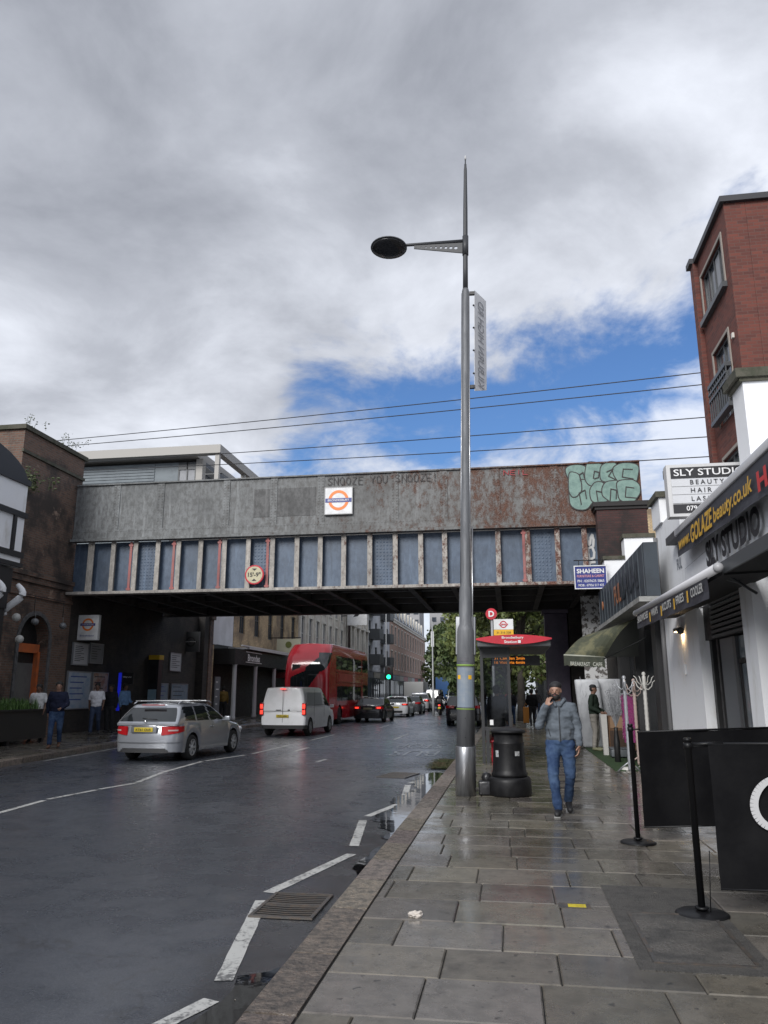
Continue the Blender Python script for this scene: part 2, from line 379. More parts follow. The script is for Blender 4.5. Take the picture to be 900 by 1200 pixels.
def paving(x0f, x1f, y0, y1, zf, rowh=0.575, wid=(0.56, 0.80), skip=()):
    mb = MB(); y = y0; k = 0
    while y < y1:
        big = y < 70; h = rowh * random.uniform(0.93, 1.07) if big else 3.0
        x = x0f(y) - (random.uniform(0, 0.5) if big else 0); e = x1f(y); xs = x0f(y)
        while x < e:
            w = random.uniform(*wid) if big else 4.0; a = max(x, xs) + 0.0035; b = min(x + w, e) - 0.0035; x += w
            if b - a < 0.05: continue
            ya, yb = y + 0.0055, y + h - 0.0055
            cx, cy = (a + b) / 2, (ya + yb) / 2
            if any(q[0] < cx < q[1] and q[2] < cy < q[3] for q in skip): continue
            t = random.uniform(0.70, 1.22); mb.tint = (t * random.uniform(.99, 1.03), t, t * random.uniform(0.88, 1.03))
            tx, ty = random.gauss(0, 0.0025), random.gauss(0, 0.003); dz = random.uniform(-0.002, 0.003)
            P = lambda X, Y, z=0: (X, Y, zf(X, Y) + 0.0 + dz + tx * (X - cx) + ty * (Y - cy) + z)
            c = 0.008
            mb.add([P(a, ya, -0.03), P(b, ya, -0.03), P(b, yb, -0.03), P(a, yb, -0.03), P(a, ya, -c), P(b, ya, -c), P(b, yb, -c), P(a, yb, -c),
                    P(a + c, ya + c), P(b - c, ya + c), P(b - c, yb - c), P(a + c, yb - c)],
                   [(0, 1, 5, 4), (1, 2, 6, 5), (2, 3, 7, 6), (3, 0, 4, 7), (4, 5, 9, 8), (5, 6, 10, 9), (6, 7, 11, 10), (7, 4, 8, 11), (8, 9, 10, 11)])
        y += h; k += 1
    return mb
COVER = (0.66, 1.46, 5.28, 7.36)
o = paving(lambda y: -1.13, lambda y: 3.45, 2.0, 110, lambda x, y: 0.0).build('pavement', SLAB); o['kind'] = 'structure'
o = MB().box(-1.14, 12, -8, 130, -0.115, -0.014).build('pavement_bed', JOINT); o['kind'] = 'structure'
o = paving(lambda y: -17.5, lambda y: kerbx(y) - 0.26, 9, 130, gleft, wid=(0.8, 1.0)).build('pavement', SLAB); o['kind'] = 'structure'
mb = MB()
for a, b in zip(ys, ys[1:]):
    ka, kb = kerbx(a) - .26, kerbx(b) - .26
    mb.quad((ka - 20, a, gleft(-90, a) - .016), (ka - 3.2, a, gleft(-90, a) - .016), (kb - 3.2, b, gleft(-90, b) - .016), (kb - 20, b, gleft(-90, b) - .016))
    mb.quad((ka - 3.2, a, gleft(ka - 3.2, a) - .016), (ka, a, gleft(ka, a) - .016), (kb, b, gleft(kb, b) - .016), (kb - 3.2, b, gleft(kb - 3.2, b) - .016))
o = mb.build('pavement_bed', JOINT); o['kind'] = 'structure'

# painted markings: zig-zag near the kerb, zig-zag and dashes mid road
def paint_mat():
    m = bpy.data.materials.new('worn road paint'); m.use_nodes = True; nt = m.node_tree; p = nt.nodes['Principled BSDF']; tc = nn(nt, 'ShaderNodeTexCoord')
    n = nn(nt, 'ShaderNodeTexNoise'); n.inputs['Scale'].default_value = 30; n.inputs['Detail'].default_value = 6; n.inputs['Roughness'].default_value = 0.7; nt.links.new(tc.outputs['Object'], n.inputs['Vector'])
    n2 = nn(nt, 'ShaderNodeTexNoise'); n2.inputs['Scale'].default_value = 3; n2.inputs['Detail'].default_value = 5; nt.links.new(tc.outputs['Object'], n2.inputs['Vector'])
    f = math_n(nt, 'ADD', n.outputs[0], math_n(nt, 'MULTIPLY', n2.outputs[0], 0.5))
    nt.links.new(mixc(nt, mrange(nt, f, 0.72, 0.90), (0.48, 0.48, 0.46), (0.12, 0.12, 0.12)), p.inputs['Base Color'])
    p.inputs['Roughness'].default_value = 0.4
    return m
PAINT = paint_mat()
def strip(mb, a, b, w, z=-0.116):
    a = Vector(a); b = Vector(b); d = (b - a).normalized(); n = Vector((-d.y, d.x)) * w / 2
    k = max(1, int((b - a).length / 0.12)); pa = []
    for i in range(k + 1):
        q = a.lerp(b, i / k); j1 = 1 + random.uniform(-.06, .06); j2 = 1 + random.uniform(-.06, .06); pa.append((q + n * j1, q - n * j2))
    for (p, q), (p2, q2) in zip(pa, pa[1:]): mb.quad((p.x, p.y, z), (q.x, q.y, z), (q2.x, q2.y, z), (p2.x, p2.y, z))
mb = MB()
for a, b in [((-2.05, 3.9), (-1.76, 4.72)), ((-1.80, 5.02), (-2.15, 6.86)), ((-2.17, 7.12), (-1.78, 8.88)), ((-1.84, 9.32), (-2.08, 11.15)), ((-2.08, 11.5), (-1.76, 13.1)),
             ((-1.82, 13.5), (-2.0, 15.4)), ((-2.0, 15.7), (-1.55, 17.4))]: strip(mb, a, b, 0.115)
for a, b in [((-7.3, 9.0), (-7.62, 12.3)), ((-7.64, 12.45), (-7.5, 13.75)), ((-7.5, 13.85), (-7.3, 14.9)), ((-7.33, 15.0), (-7.68, 16.9)), ((-7.7, 17.0), (-7.9, 19.7)), ((-7.88, 19.9), (-7.5, 21.9)),
             ((-7.45, 22.4), (-7.45, 26.3)), ((-4.95, 20.0), (-4.9, 20.9)), ((-7.4, 29), (-7.4, 33)), ((-6.5, 23.5), (-6.5, 25.2))]: strip(mb, a, b, 0.10)
for i in range(8): strip(mb, (-6.6, 40 + i * 9), (-6.6, 43 + i * 9), 0.1)
strip(mb, (-12.0, 19.2), (-12.6, 25.5), 0.08); strip(mb, (-4.4, 30), (-4.4, 34), 0.1)
o = mb.build('road_markings', PAINT); o['kind'] = 'structure'
PAINT2 = M('faded road lettering', (0.24, 0.25, 0.26), (0.10, 0.105, 0.11), ns=6, rough=0.35)
rt = empty('road_lettering', (-3.1, 24, -0.12)); rt['kind'] = 'structure'
text('BUS', (-2.15, 24.3, -0.112), (-1, 0, 0), (0, -1, 0), 2.0, PAINT2, rt, width=1.35, ext=0.0, bold=0.0)
text('STOP', (-2.25, 27.4, -0.112), (-1, 0, 0), (0, -1, 0), 2.0, PAINT2, rt, width=1.5, ext=0.0, bold=0.0)
for c in kids(rt): c['kind'] = 'structure'

# puddles: real shallow water sheets by the kerb
WATER = M('puddle water', (0.006, 0.006, 0.007), rough=0.025, spec=0.9, bump=0.04, bs=4)
def puddle(pts, z=-0.1135, seed=1, amp=0.05):
    rnd = random.Random(seed); out = []
    n = len(pts)
    for i in range(n):
        a = Vector(pts[i]); b = Vector(pts[(i + 1) % n]); k = max(2, int((b - a).length / 0.09)); d = (b - a); nr = Vector((-d.y, d.x)).normalized()
        for j in range(k):
            q = a.lerp(b, j / k); s = mnoise.noise(Vector((q.x * 4, q.y * 4, seed))) * amp * 2
            if abs(q.x + 1.435) < 0.02: s = 0
            out.append(q + nr * s)
    bm = bmesh.new(); vs = [bm.verts.new((min(p.x, -1.432), p.y, z)) for p in out]
    f = bm.faces.new(vs); f.normal_update()
    if f.normal.z < 0: f.normal_flip()
    bmesh.ops.triangulate(bm, faces=[f])
    me = bpy.data.meshes.new('puddle'); bm.to_mesh(me); bm.free(); me.materials.append(WATER)
    o = bpy.data.objects.new('puddle', me); COL.objects.link(o); o['kind'] = 'structure'
puddle([(-1.435, 9.7), (-1.435, 17.6), (-1.75, 18.0), (-2.02, 17.0), (-1.95, 15.6), (-1.75, 14.7), (-2.0, 13.6), (-1.82, 12.5), (-1.94, 11.6), (-1.86, 10.9), (-1.66, 10.5), (-1.58, 9.9)], seed=3, amp=0.07)
puddle([(-1.435, 7.9), (-1.435, 9.3), (-1.56, 9.3), (-1.60, 8.6), (-1.66, 8.15), (-1.52, 7.9)], seed=5, amp=0.03)
puddle([(-1.435, 2.5), (-1.435, 4.9), (-1.52, 5.3), (-1.72, 5.1), (-1.70, 4.6), (-1.84, 4.1), (-1.90, 2.5)], seed=8, amp=0.03)
# moss and leaf litter by the kerb
mb = MB()
rnd = random.Random(4)
for i in range(2200):
    x = rnd.gauss(-1.72, 0.14); y = rnd.uniform(18.6, 21.2)
    if x > -1.44: x = -1.44 - rnd.random() * .1
    s = rnd.uniform(0.012, 0.04); a = rnd.random() * 6.3; z = -0.115 + rnd.random() * 0.025
    mb.quad((x - s * math.cos(a), y - s * math.sin(a), z), (x + s * math.sin(a), y - s * math.cos(a), z + s * .3), (x + s * math.cos(a), y + s * math.sin(a), z + .004), (x - s * math.sin(a), y + s * math.cos(a), z + s * .2))
tag(mb.build('moss', M('gutter moss', (0.05, 0.065, 0.02), (0.10, 0.07, 0.035), ns=6, rough=0.8)), 'green moss and leaf litter in the gutter by the near kerb', 'moss', kind='stuff')

mb = MB(); rnd = random.Random(31)
for i in range(170):
    x, y = (rnd.uniform(-2.2, 3.2), rnd.uniform(3.8, 26)) if i % 2 else (rnd.gauss(-1.6, .12), rnd.uniform(4, 26)); z = 0.006 if x > -1.13 else 0.008 if x > -1.43 else -0.112; s = rnd.uniform(.004, .014); a = rnd.random() * 6.3
    mb.quad((x - s * math.cos(a), y - s * math.sin(a), z), (x + s * .4 * math.sin(a), y - s * .4 * math.cos(a), z + .004), (x + s * math.cos(a), y + s * math.sin(a), z + .001), (x - s * .4 * math.sin(a), y + s * .4 * math.cos(a), z + .003))
tag(mb.build('litter_scraps', M('litter scraps', (0.30, 0.27, 0.22), (0.05, 0.04, 0.03), ns=9, rough=.8, thr=(.45, .55))), 'tiny scraps of leaf and paper litter scattered over pavement and gutter', 'litter', kind='stuff')
# ---------------------------------------------------------------- gully gratings
IRON = M('cast iron', (0.06, 0.058, 0.056), (0.09, 0.07, 0.055), ns=14, rough=0.28, rough2=0.45, bump=0.2)
def grating(x0, x1, y0, y1, z, label, skew=0.0):
    e = empty('drain_grating', ((x0 + x1) / 2, (y0 + y1) / 2, z), skew, label, 'drain', 'gully gratings')
    w, h = (x1 - x0) / 2, (y1 - y0) / 2
    f = MB(); b = 0.03
    for q in ((-w, w, -h, -h + b), (-w, w, h - b, h), (-w, -w + b, -h + b, h - b), (w - b, w, -h + b, h - b)): f.box(q[0], q[1], q[2], q[3], 0.0, 0.014)
    f.box(-w + b, w - b, -b / 2, b / 2, 0, 0.014)
    f.build('frame', IRON, e)
    s = MB(); n = 7
    for half in (0, 1):
        ya, yb = (-h + b, -b / 2) if half == 0 else (b / 2, h - b); n = 6
        for i in range(n):
            t = ya + (yb - ya) * (i + 0.5) / n; d = (yb - ya) / n * 0.19
            pts = [(-w + b, t - d), (0, t - d - 0.02), (w - b, t - d), (w - b, t + d), (0, t + d - 0.02), (-w + b, t + d)]
            s.prism([(p[0], p[1], 0.007) for p in pts], (0, 0, 0.004))
    s.build('slats', IRON, e)
    MB().box(-w + b, w - b, -h + b, h - b, -0.0005, 0.0015).build('pit', M('pit black', (0.002, 0.002, 0.002), rough=0.9), e)
    return e
grating(-2.10, -1.58, 6.35, 7.1, -0.1155, 'near cast iron gully grating in the road beside the closest zigzag line')
grating(-2.75, -2.1, 16.6, 17.6, -0.1155, 'far gully grating in the road, beyond the puddle and near the lamp post', -0.2)

# inspection cover and patched pavement
ASPH = M('patched asphalt', (0.085, 0.080, 0.073), (0.055, 0.052, 0.048), ns=7, rough=0.35, rough2=0.65, bump=0.8, bs=90)
x0, x1, y0, y1 = COVER
e = empty('inspection_cover', ((0.86 + 1.36) / 2, 5.9, 0), 0, 'recessed slab-filled metal inspection cover set in the pavement below the front barrier post', 'cover')
MB().box(x0 + .04, x1 + .04, y0 - .06, y1 - .05, -0.013, 0.006).build('patch', ASPH, e, loc=(-1.11, -5.9, 0))
f = MB().mat(IRON)
for q in ((.80, 1.42, 5.35, 5.375), (.80, 1.42, 6.45, 6.475), (.80, .825, 5.375, 6.45), (1.395, 1.42, 5.375, 6.45)): f.box(*q, 0.006, 0.014)
f.box(1.03, 1.18, 6.03, 6.06, 0.005, 0.0125)
f.build('frame', IRON, e, loc=(-1.11, -5.9, 0))
MB().box(.827, 1.393, 5.377, 6.448, 0.006, 0.011).build('infill', M('cover infill', (0.11, 0.102, 0.092), (0.045, 0.043, 0.04), ns=3.5, rough=0.25, rough2=0.5, bump=0.5, bs=60), e, loc=(-1.11, -5.9, 0))
e = empty('hydrant_marker', (0.44, 6.62, 0.0), 0, 'small yellow plate lid set flush in the pavement', 'marker')
MB().box(-.13, .11, -.075, .06, -0.003, 0.004).build('frame', IRON, e)
MB().box(-.06, .075, -.05, .03, 0.004, 0.0065).build('plate', M('yellow plate', (0.62, 0.50, 0.02), (0.45, 0.35, 0.02), ns=30, rough=0.5), e)

# crumpled tissue on the slab
mb = MB(); bm = bmesh.new(); bmesh.ops.create_icosphere(bm, subdivisions=4, radius=0.04)
for v in bm.verts:
    n = mnoise.noise(v.co * 40) * .018 + mnoise.noise(v.co * 90 + Vector((3, 1, 2))) * .01; v.co += v.co.normalized() * n; v.co.z = v.co.z * .55 + .02; v.co.x *= 1.3
bm.verts.index_update(); mb.add([v.co for v in bm.verts], [[v.index for v in f.verts] for f in bm.faces], False); bm.free()
tag(mb.build('tissue', M('tissue paper', (0.55, 0.50, 0.45), rough=0.9), loc=(-0.74, 6.12, 0.0)), 'crumpled pale paper tissue lying on the pavement', 'litter')

# ================================================================ RAILWAY BRIDGE
def rust_mat(name, base, base2, rust, r_thr, side_brown=0.0, ns=1.5, rough=0.7):
    m = bpy.data.materials.new(name); m.use_nodes = True; nt = m.node_tree; p = nt.nodes['Principled BSDF']; tc = nn(nt, 'ShaderNodeTexCoord')
    def noise(s, d, r, st=(1, 1, 1), off=(0, 0, 0)):
        mp = nn(nt, 'ShaderNodeMapping'); mp.inputs['Scale'].default_value = st; mp.inputs['Location'].default_value = off; nt.links.new(tc.outputs['Object'], mp.inputs[0])
        n = nn(nt, 'ShaderNodeTexNoise'); n.inputs['Scale'].default_value = s; n.inputs['Detail'].default_value = d; n.inputs['Roughness'].default_value = r
        nt.links.new(mp.outputs[0], n.inputs['Vector']); return n.outputs[0]
    a = noise(0.5, 5, 0.6); b = noise(ns, 9, 0.72, (1.0, 1, 0.55)); c = noise(7, 6, 0.7, (1, 1, .6), (3, 1, 7)); d = noise(26, 5, 0.7)
    s = nn(nt, 'ShaderNodeSeparateXYZ'); nt.links.new(tc.outputs['Object'], s.inputs[0])
    # rust grows towards the right-hand end of the bridge
    gx = mrange(nt, s.outputs[0], -12.0, 4.5, -0.10, 0.09, False)
    col = mixc(nt, mrange(nt, c, 0.40, 0.62), base, base2)
    stk = noise(2.2, 8, 0.7, (2.2, 1, 0.22), (5, 0, 2)); col = mixc(nt, mrange(nt, stk, 0.54, 0.66, 0, .6), col, tuple(x * 1.5 for x in base)); col = mixc(nt, mrange(nt, stk, 0.32, 0.44, .6, 0), col, tuple(x * .5 for x in base))
    col = mixc(nt, mrange(nt, d, 0.56, 0.70, 0, .55), col, tuple(x * 1.35 for x in base))
    dark = mrange(nt, math_n(nt, 'ADD', math_n(nt, 'MULTIPLY', a, .6), math_n(nt, 'MULTIPLY', b, .4)), 0.48, 0.62, 0, 0.5); col = mixc(nt, dark, col, tuple(x * 0.35 for x in base))
    rv = math_n(nt, 'ADD', math_n(nt, 'ADD', math_n(nt, 'ADD', math_n(nt, 'MULTIPLY', b, 0.42), math_n(nt, 'MULTIPLY', c, 0.30)), math_n(nt, 'MULTIPLY', d, .28)), gx)
    col = mixc(nt, mrange(nt, s.outputs[0], -15.0, 3.0, .0 * side_brown, .42 * side_brown, False), col, (0.115, 0.098, 0.082))
    rf = mrange(nt, rv, *r_thr)
    rc = mixc(nt, mrange(nt, d, 0.4, 0.6), rust, tuple(x * 0.4 for x in rust))
    col = mixc(nt, rf, col, rc)
    nt.links.new(col, p.inputs['Base Color']); p.inputs['Roughness'].default_value = rough
    bp = nn(nt, 'ShaderNodeBump'); bp.inputs['Strength'].default_value = 0.35; bp.inputs['Distance'].default_value = 0.01
    nt.links.new(math_n(nt, 'ADD', rf, d), bp.inputs['Height']); nt.links.new(bp.outputs[0], p.inputs['Normal'])
    return m
PARA = rust_mat('parapet grey paint with rust', (0.195, 0.205, 0.210), (0.115, 0.119, 0.119), (0.14, 0.058, 0.033), (0.485, 0.60), side_brown=1.0)
WEBM = rust_mat('blue grey girder paint', (0.085, 0.120, 0.175), (0.060, 0.088, 0.135), (0.07, 0.05, 0.045), (0.62, 0.74), rough=0.45)
CREAM = rust_mat('cream girder paint', (0.38, 0.355, 0.325), (0.27, 0.255, 0.235), (0.19, 0.08, 0.055), (0.49, 0.60), ns=4)
PINK = rust_mat('faded red girder paint', (0.36, 0.115, 0.11), (0.30, 0.15, 0.14), (0.14, 0.06, 0.045), (0.58, 0.70), ns=4)
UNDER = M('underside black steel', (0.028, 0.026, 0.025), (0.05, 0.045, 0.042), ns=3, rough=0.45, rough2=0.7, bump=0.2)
br = empty('railway_bridge', (0, 26, 5.1), 0, 'rusty riveted steel railway bridge with pale ribs crossing the street', 'bridge')
def bp(mb, name, mat): return mb.build(name, mat, br, loc=(0, -26, -5.1))
def rivet(mb, x, y, z, s=0.017):
    mb.add([(x - s, y, z - s), (x + s, y, z - s), (x + s, y, z + s), (x - s, y, z + s), (x, y - s * 1.1, z)], [(0, 1, 4), (1, 2, 4), (2, 3, 4), (3, 0, 4)], True)
XL, XR = -15.95, 4.6
mb = MB().mat(PARA)
mb.box(XL, XR, 26.0, 26.10, 7.16, 9.22)                 # parapet plate
mb.box(XL, XR, 25.93, 26.14, 9.222, 9.27)               # top angle
mb.box(XL, XR, 25.82, 26.15, 7.06, 7.157)               # ledge
mb.box(XL, XR, 25.965, 25.998, 7.16, 7.50)              # doubling plate
for i, x in enumerate([-14.3, -12.55, -10.0, -8.2, -6.45, -3.77, -2.05, -0.23, 1.75]):
    mb.box(x - 0.13, x + 0.13, 25.972, 25.999, 7.502, 9.218)
mb.box(-8.75, -3.0, 25.982, 25.9985, 7.72, 8.75) if False else None
for i, x in enumerate([-14.3, -12.55, -10.0, -8.2, -6.45, -3.77, -2.05, -0.23, 1.75]):
    for zz in range(16):
        for dx in (-0.07, 0.07): rivet(mb, x + dx, 25.972, 7.56 + zz * 0.105, 0.030)
x = XL + .05
while x < XR:
    for z in (7.20, 7.44): rivet(mb, x, 25.965, z, 0.026)
    rivet(mb, x, 25.999, 9.15, 0.018); x += 0.11
bp(mb, 'parapet', PARA)
mb = MB()   # darker repaired panel and bare patches left by removed hoardings
DARKP = rust_mat('dark primer patch', (0.125, 0.125, 0.125), (0.075, 0.075, 0.075), (0.11, 0.055, 0.04), (0.58, 0.68))
mb.box(-8.95, -6.65, 25.990, 25.9985, 7.78, 8.82);
bp(mb, 'painted_patch', DARKP)
mb = MB(); mb.box(XL, 3.15, 26.25, 26.29, 5.2, 7.058)
for x in (-13.0, -8.65, -4.2, -0.0 + 1.26):              # riveted splice plates
    mb.box(x - 0.30, x + 0.30, 26.232, 26.2485, 5.25, 6.95)
    for i in range(5):
        for j in range(14): rivet(mb, x - 0.24 + i * 0.12, 26.232, 5.33 + j * 0.12, 0.030)
bp(mb, 'web_plate', WEBM)
ST = [-15.18, -14.3, -13.42, -12.55, -11.75, -10.9, -10.0, -9.1, -8.2, -7.3, -6.45, -5.6, -4.67, -3.77, -2.88, -2.05, -1.22, -0.23, 0.77, 1.75, 2.64]
for i, x in enumerate(ST):
    w = 0.085 if i else 0.12
    mb = MB(); mb.box(x - w, x + w, 26.02, 26.05, 5.2, 7.058); mb.box(x - 0.012, x + 0.012, 26.052, 26.248, 5.2, 7.058)
    for j in range(17):
        for dx in (-0.055, 0.055): rivet(mb, x + dx, 26.02, 5.27 + j * 0.107, 0.016)
    s = bp(mb, 'stiffener', CREAM)
    if i in (2, 4, 6, 8, 16, 18): 
        mb = MB(); xx = x - 0.17 if i < 9 else x - 0.14
        mb.box(xx - 0.045, xx + 0.045, 26.0, 26.03, 5.22, 7.02); mb.box(xx - 0.08, xx + 0.08, 25.99, 26.035, 6.86, 6.93); mb.box(xx - 0.08, xx + 0.08, 25.99, 26.035, 5.24, 5.31)
        bp(mb, 'bracket', PINK)
mb = MB(); mb.box(XL, 3.15, 25.86, 26.30, 5.10, 5.197)
x = XL + .05
while x < 3.1: rivet(mb, x, 25.86, 5.15, 0.016); x += .13
bp(mb, 'bottom_flange', CREAM)
mb = MB(); mb.box(XL, 3.4, 26.32, 34.2, 5.55, 5.75)
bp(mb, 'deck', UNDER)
mb = MB()
for i in range(13):
    x = -15.3 + i * 1.5
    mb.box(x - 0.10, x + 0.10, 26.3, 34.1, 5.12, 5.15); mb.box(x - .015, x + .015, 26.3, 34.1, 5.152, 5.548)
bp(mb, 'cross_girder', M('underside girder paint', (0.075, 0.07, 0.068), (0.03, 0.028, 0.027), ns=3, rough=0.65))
mb = MB(); mb.box(XL, 3.4, 34.2, 34.24, 5.12, 9.1); mb.box(XL, 3.4, 34.0, 34.4, 5.07, 5.118)
for yy in (28.3, 30.2, 32.2): mb.box(XL, 3.4, yy - .1, yy + .1, 5.28, 5.50)
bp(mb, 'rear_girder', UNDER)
mb = MB(); mb.box(XL, 3.4, 26.4, 33.9, 5.76, 6.3); bp(mb, 'ballast', M('ballast', (0.12, 0.11, 0.1), (0.2, 0.19, 0.17), ns=30, rough=0.9, bump=0.9, bs=20))

ORANGE = M('orange enamel', (0.80, 0.20, 0.02), rough=0.4); BLUE = M('navy enamel', (0.02, 0.035, 0.22), rough=0.4); WSIGN = M('white enamel', (0.74, 0.75, 0.76), (0.62, 0.62, 0.62), ns=3, rough=0.4)
REDE = M('red enamel', (0.55, 0.02, 0.04), (0.42, 0.02, 0.035), ns=3, rough=0.35); YEL = M('yellow vinyl', (0.75, 0.42, 0.02), rough=0.4)
INKB = M('blue ink', (0.03, 0.06, 0.25), rough=0.5); INK = M('black ink', (0.015, 0.015, 0.018), rough=0.5); INKW = M('white ink', (0.72, 0.72, 0.72), rough=0.5); GREYINK = M('grey ink', (0.25, 0.27, 0.30), rough=.6)
def roundel(parent, c, r, bar='BRONDESBURY', ring=ORANGE, barm=BLUE, y=None):
    """facing -Y"""
    cx, cy, cz = c; n = 40; mb = MB(); r2 = r * 0.72; vs = []
    for k in range(n):
        t = 2 * math.pi * k / n; vs += [(cx + r * math.cos(t), cy, cz + r * math.sin(t)), (cx + r2 * math.cos(t), cy, cz + r2 * math.sin(t))]
    fs = [(2 * k, 2 * k + 1, (2 * k + 3) % (2 * n), (2 * k + 2) % (2 * n)) for k in range(n)]
    mb.add(vs, fs); P = mb.build('roundel_ring', ring, parent); rel(P, parent)
    b = MB().box(cx - r * 1.28, cx + r * 1.28, cy - 0.006, cy - 0.002, cz - r * 0.2, cz + r * 0.2).build('roundel_bar', barm, parent); rel(b, parent)
    text(bar, (cx, cy - 0.008, cz - r * 0.1), (1, 0, 0), (0, 0, 1), r * 0.21, INKW, parent, width=r * 2.1, align='CENTER', ext=0.002, bold=0.01)
def rel(o, parent):
    o.matrix_parent_inverse = (Matrix.Translation(parent.location) @ parent.rotation_euler.to_matrix().to_4x4()).inverted()
def put(mb, name, mat, parent):
    """build in world coordinates under a parent"""
    o = mb.build(name, mat, parent); rel(o, parent); return o

e = empty('station_sign', (-5.78, 25.94, 7.78), 0, 'square white station roundel sign bolted to the rusty bridge parapet', 'sign')
put(MB().box(-6.27, -5.30, 25.90, 25.95, 7.78, 8.73), 'panel', WSIGN, e)
f = MB()
for q in ((-6.3, -5.27, 7.75, 7.779), (-6.3, -5.27, 8.731, 8.76), (-6.3, -6.271, 7.779, 8.731), (-5.299, -5.27, 7.779, 8.731)): f.box(q[0], q[1], 25.893, 25.957, q[2], q[3])
put(f, 'frame', M('sign edge grey', (0.3, 0.3, 0.3), rough=.5), e)
roundel(e, (-5.785, 25.895, 8.27), 0.37)
e = empty('height_limit_sign', (-8.77, 25.85, 5.3), 0, 'round red-edged height limit sign reading 15-9 on the bridge ribs', 'sign')
rotx = Matrix.Rotation(R(90), 4, 'X')
put(MB().lathe([(0.33, -0.02), (0.35, 0.0), (0.35, 0.02), (0.33, 0.03)], (-8.77, 25.86, 5.66), 32, rotx), 'rim', REDE, e)
put(MB().lathe([(0.295, 0), (0.295, 0.008)], (-8.77, 25.829, 5.66), 32, rotx), 'face', M('aged sign cream', (0.52, 0.48, 0.32), (0.42, 0.38, 0.25), ns=5, rough=.5), e)
text("15'-9\"", (-8.77, 25.815, 5.585), (1, 0, 0), (0, 0, 1), 0.16, INK, e, width=0.46, align='CENTER', bold=0.02)
put(MB().prism([(-8.86, 25.815, 5.88), (-8.77, 25.815, 5.80), (-8.68, 25.815, 5.88)], (0, -.003, 0)).prism([(-8.86, 25.815, 5.44), (-8.68, 25.815, 5.44), (-8.77, 25.815, 5.52)], (0, -.003, 0)), 'arrow', INK, e)

# graffiti (paint on the bridge: parts of it)
SPRAYB = M('black spray paint', (0.03, 0.025, 0.025), rough=.6); TEAL = M('teal spray paint', (0.20, 0.31, 0.27), (0.14, 0.23, 0.205), ns=5, rough=.6); REDS = M('red spray paint', (0.28, 0.03, 0.035), rough=.6)
def bt(*a, **k): o = text(*a, **k); return o
def scrawl(mb, pts, w, y): 
    for (a, b) in zip(pts, pts[1:]):
        a = Vector((a[0], a[1])); b = Vector((b[0], b[1])); d = (b - a); n = Vector((-d.y, d.x)).normalized() * w / 2; d = d.normalized() * w * .3
        mb.quad((a.x - d.x + n.x, y, a.y - d.y + n.y), (a.x - d.x - n.x, y, a.y - d.y - n.y), (b.x + d.x - n.x, y, b.y + d.y - n.y), (b.x + d.x + n.x, y, b.y + d.y + n.y)); y -= 0.00007
def stroke_word(mb, word, x, z, h, w, gap, th, y):
    G = {'Y': [[(0, 1), (.5, .5), (1, 1)], [(.5, .5), (.5, 0)]], 'O': [[(.5, 0), (.1, .15), (0, .5), (.1, .85), (.5, 1), (.9, .85), (1, .5), (.9, .15), (.5, 0)]], 'U': [[(0, 1), (.05, .2), (.5, 0), (.95, .2), (1, 1)]],
         'S': [[(1, .9), (.5, 1), (.05, .8), (.3, .55), (.8, .45), (.95, .2), (.5, 0), (0, .12)]], 'N': [[(0, 0), (0, 1), (1, 0), (1, 1)]], 'Z': [[(0, 1), (1, 1), (0, 0), (1, 0)]], 'E': [[(1, 1), (0, 1), (0, 0), (1, 0)], [(0, .5), (.8, .5)]],
         '!': [[(.5, 1), (.45, .35)], [(.45, .12), (.45, 0)]], 'I': [[(.5, 1), (.5, 0)]], 'L': [[(0, 1), (0, 0), (.9, 0)]], 'R': [[(0, 0), (0, 1), (.8, .9), (.8, .6), (0, .5), (.9, 0)]]}
    rnd = random.Random(word)
    for ch in word:
        if ch in G:
            a = rnd.uniform(-.1, .1)
            for st in G[ch]: scrawl(mb, [(x + p[0] * w + a * p[1] * w + rnd.uniform(-.01, .01), z + p[1] * h + rnd.uniform(-.02, .02)) for p in st], th, y); y -= 0.0002
        x += w + gap
mb = MB(); stroke_word(mb, 'SNOOZE YOU SNOOZE!', -6.2, 8.86, 0.27, 0.155, 0.068, 0.026, 25.962)
bp(mb, 'graffiti', SPRAYB)
mb = MB(); stroke_word(mb, 'NEIL', 0.05, 8.95, 0.16, 0.16, 0.06, 0.03, 25.962); bp(mb, 'graffiti', REDS)
# bubble-letter piece: six fat letters, outline behind, fill in front
def blobpoly(cx, cz, rx, rz, e=2.6, n=36, rot=0, wob=0.06, seed=0):
    out = []
    for k in range(n):
        t = 2 * math.pi * k / n; c, s = math.cos(t), math.sin(t)
        rr = 1 + wob * math.sin(3 * t + seed) + wob * .5 * math.sin(5 * t + seed * 2)
        x = rx * rr * math.copysign(abs(c) ** (2 / e), c); z = rz * rr * math.copysign(abs(s) ** (2 / e), s)
        out.append((cx + x * math.cos(rot) - z * math.sin(rot), cz + x * math.sin(rot) + z * math.cos(rot)))
    return out
fill = MB(); outl = MB()
BL = [(2.50, 8.86, .33, .30), (2.62, 8.10, .42, .52), (3.12, 8.80, .34, .40), (3.22, 8.12, .30, .34), (3.60, 8.82, .30, .36), (3.66, 8.16, .32, .36), (4.14, 8.78, .40, .36), (4.16, 8.16, .36, .38), (2.42, 8.45, .20, .42)]
yy = 25.9640
for i, (cx, cz, rx, rz) in enumerate(BL):
    cz = 7.68 + (cz - 7.6) * .98
    outl.prism([(p[0], yy, p[1]) for p in blobpoly(cx, cz, rx + .035, rz + .035, seed=i)], (0, -.0005, 0))
    fill.prism([(p[0], yy - .0009, p[1]) for p in blobpoly(cx, cz, rx, rz, seed=i)], (0, -.0005, 0)); yy -= .0022
lines = MB(); ly = 25.939
